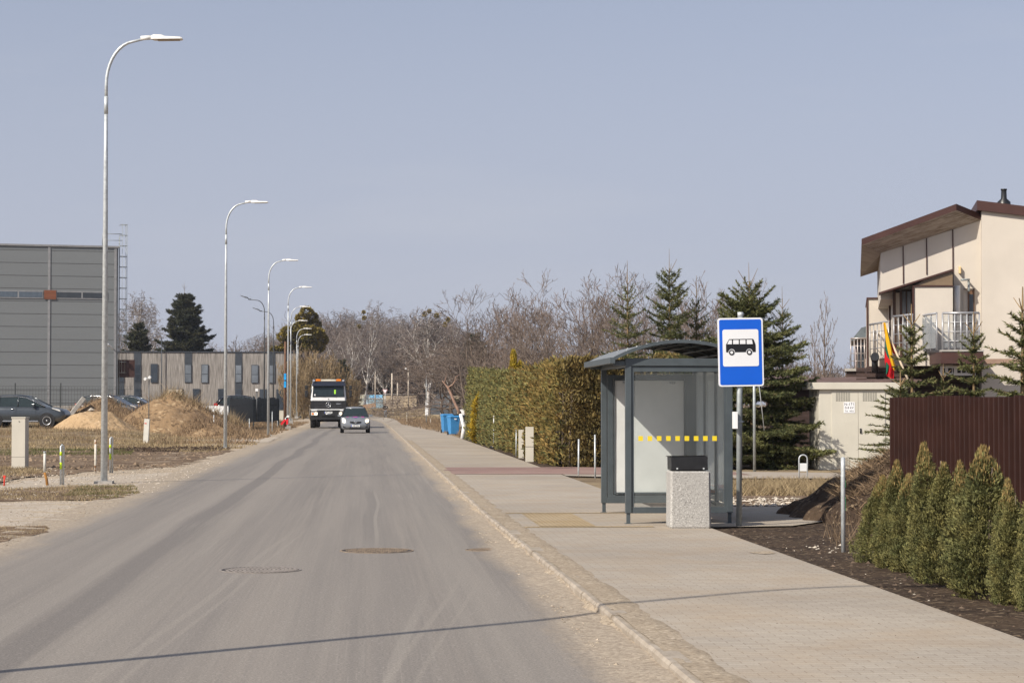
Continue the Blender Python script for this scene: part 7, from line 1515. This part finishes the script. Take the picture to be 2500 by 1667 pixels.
# golden green ivy covered tree
def golden():
    q = at(750, 748, 300); z0 = gz(q.x, q.y); H = q.z-z0; t = thing('ivy_tree', 'rounded golden green ivy covered tree behind the far lamps', 'tree', (q.x, q.y, z0))
    bl = []; s = 300/F
    for px, py, r in ((750, 762, 13), (738, 778, 14), (762, 775, 13), (745, 795, 18), (768, 792, 14), (728, 800, 14), (757, 815, 22), (735, 820, 18), (778, 815, 14), (703, 812, 14), (716, 822, 16), (785, 828, 14), (760, 838, 20), (735, 842, 18), (710, 838, 14), (690, 822, 11), (700, 848, 14), (775, 845, 16), (672, 856, 10), (690, 858, 11)):
        bl.append(((px-750)*s, RNG.uniform(-2.5, 2.5), H-(py-748)*s, r*s*1.0))
    P = []; N = []
    for x, y, z, r in bl:
        n = int(900*r*r); d = rvec(n); P.append(np.array([x, y, z])+d*r*RNG.uniform(.65, 1.05, (n, 1))*np.array([1, 1, .8])); N.append(d)
    P, N = np.concatenate(P), np.concatenate(N); U = unit(N+rvec(len(N))*.7)*.36
    link('crown', fast('crown', leafcards(P, U, np.full(len(P), .12)), 4, mat('golden_green_leaves', (.10, .085, .016), .8, col2=(.27, .20, .035), island=.4, scale=.25, transl=.15)), t)
    m = MB(); m.tube([(0, 0, -.2), (.2, 0, H*.4), (0, 0, H*.85)], [.35, .25, .08], 8)
    for x, y, z, r in bl[::2]: m.tube([(0, 0, z*.6), (x*.6, y*.5, z*.85), (x, y, z)], [.12, .08, .04], 5)
    m.build('trunk', M_BARK, t)
golden()
# birches and spruces at the road end
gbi = 'birches at the road end'
for px, yt, Y, p, w, lab in ((888, 728, 350, birA, 1.0, 'tall birch with mistletoe balls behind the truck'), (820, 785, 345, birB, 1.1, 'spreading birch right of the golden tree'), (850, 780, 360, birA, .9, 'slim birch left of the far spruce'), (905, 770, 415, birA, 1., 'slim birch behind the far dark spruce'), (944, 790, 412, birB, .7, 'forked white birch above the yield sign'),
                             (1043, 745, 300, birC, 1.35, 'large spreading white birch with mistletoe balls, centre'), (985, 765, 418, birA, 1.1, 'birch left of the large spreading birch'), (1090, 775, 380, birA, 1.2, 'birch right of the large spreading birch'), (1015, 790, 425, birB, 1.1, 'birch in the background between larger ones')):
    tree(p, 20, px, yt, Y, lab, 'birch', gbi, wid=w, rz=px*.37)
for px, yt, Y, lab in ((926, 803, 425, 'dark spruce above the blue garage'), (985, 850, 430, 'smaller dark spruce left of the large birch'), (1158, 790, 260, 'dark spruce behind the left end of the hedge'), (835, 862, 320, 'low dark spruce behind the truck')):
    tree(spG, 13, px, yt, Y, lab, 'spruce', 'dark spruces at the road end', wid=1.0)
def mistle(px, py, Y, r, lab):
    q = at(px, py, Y); n = 260; d = rvec(n); o = link('mistletoe', fast('mistletoe', leafcards(d*r*RNG.uniform(.3, 1, (n, 1)), d*.25, np.full(n, .06)), 4, mat('mistletoe_leaves', (.22, .175, .065), .8, col2=(.36, .28, .11), island=.4)), None, q); tag(o, lab, 'mistletoe', 'mistletoe balls in the birches')
for px, py, Y, r in ((888, 762, 350, .2), (889, 776, 350, .26), (877, 797, 350, .2), (1037, 766, 300, .22), (1048, 760, 300, .18), (1066, 770, 300, .26), (1094, 780, 300, .22), (1086, 792, 300, .2)): mistle(px, py, Y, r, {762: 'topmost mistletoe ball in the tall birch behind the truck', 776: 'mistletoe ball just under the topmost one', 770: 'larger mistletoe ball right of the centre birch top', 797: 'lowest mistletoe ball in the tall birch behind the truck', 766: 'leftmost mistletoe ball on the large centre birch', 760: 'mistletoe ball at the top of the large centre birch', 780: 'upper right mistletoe ball on the large centre birch', 792: 'lowest mistletoe ball on the large centre birch'}[py])
# brush behind the truck and along the road end
for k, (px, yt, Y) in enumerate(((715, 855, 255), (745, 835, 262), (775, 840, 258), (805, 850, 262), (835, 880, 268), (862, 905, 285), (725, 880, 246), (760, 870, 250), (795, 890, 252), (825, 915, 262), (780, 930, 245), (740, 925, 243), (850, 935, 300))): tree(brush, 7, px, yt, Y, 'dense brown willow brush behind the truck', 'willow_brush', 'willow brush behind the truck', wid=1.15, cat='bush')
# belt of far woodland: repeated bare trees of a few kinds
gw = 'far bare trees of the woodland belt'; rnd = random.Random(5)
kinds = ((birA, 20), (birB, 20), (thick, 9), (oak, 14), (fruitB, 9), (thick, 9))
for k in range(100):
    px = 760+(k*5.6 if k < 66 else 370+(k-66)*9.5)+rnd.uniform(-9, 9); Y = rnd.uniform(405, 560); p, h = kinds[rnd.randrange(6)]; yt = rnd.uniform(742, 835) if px < 1120 else rnd.uniform(835, 885); tree(p, h, px, yt, Y, 'one of the far bare trees in the grey brown woodland belt', group=gw, wid=rnd.uniform(1.1, 1.6), rz=rnd.uniform(0, 6))
for k in range(26):
    px = 270+k*17+rnd.uniform(-8, 8); p, h = kinds[rnd.randrange(2, 6)]; tree(p, h, px, rnd.uniform(815, 850), rnd.uniform(330, 420), 'far bare tree behind the office roof', group='far bare trees behind the office', wid=1.4, rz=rnd.uniform(0, 6)) if k % 2 else None
for k in range(30):
    px = 1000+k*9; tree(thick, 9, px, rnd.uniform(900, 935), rnd.uniform(405, 440), 'low brown thicket at the road end', 'thicket', 'thickets at the road end', wid=1.9, rz=rnd.uniform(0, 6), cat='thicket')
for k in range(10):
    px = 1180+k*66; tree(thick, 9, px, rnd.uniform(840, 880), rnd.uniform(190, 240), 'brown thicket filling the gap behind the bare trees', 'thicket', 'thickets behind the hedge', wid=1.5, rz=rnd.uniform(0, 6), cat='thicket')
# ================================================================ AIR
def haze():
    m = bpy.data.materials.new('haze'); m.use_nodes = True; t = m.node_tree; t.nodes.remove(t.nodes['Principled BSDF'])
    v = nn(t, 'ShaderNodeVolumePrincipled'); v.inputs['Color'].default_value = (.80, .85, .95, 1); v.inputs['Density'].default_value = .00016; v.inputs['Anisotropy'].default_value = .3
    t.links.new(v.outputs[0], t.nodes['Material Output'].inputs['Volume'])
    tag(MB().box(-1600, 1600, -60, 4100, -1.6, 34).build('haze', m), 'thin pale haze that fades the far trees', None, None, 'stuff')
haze()
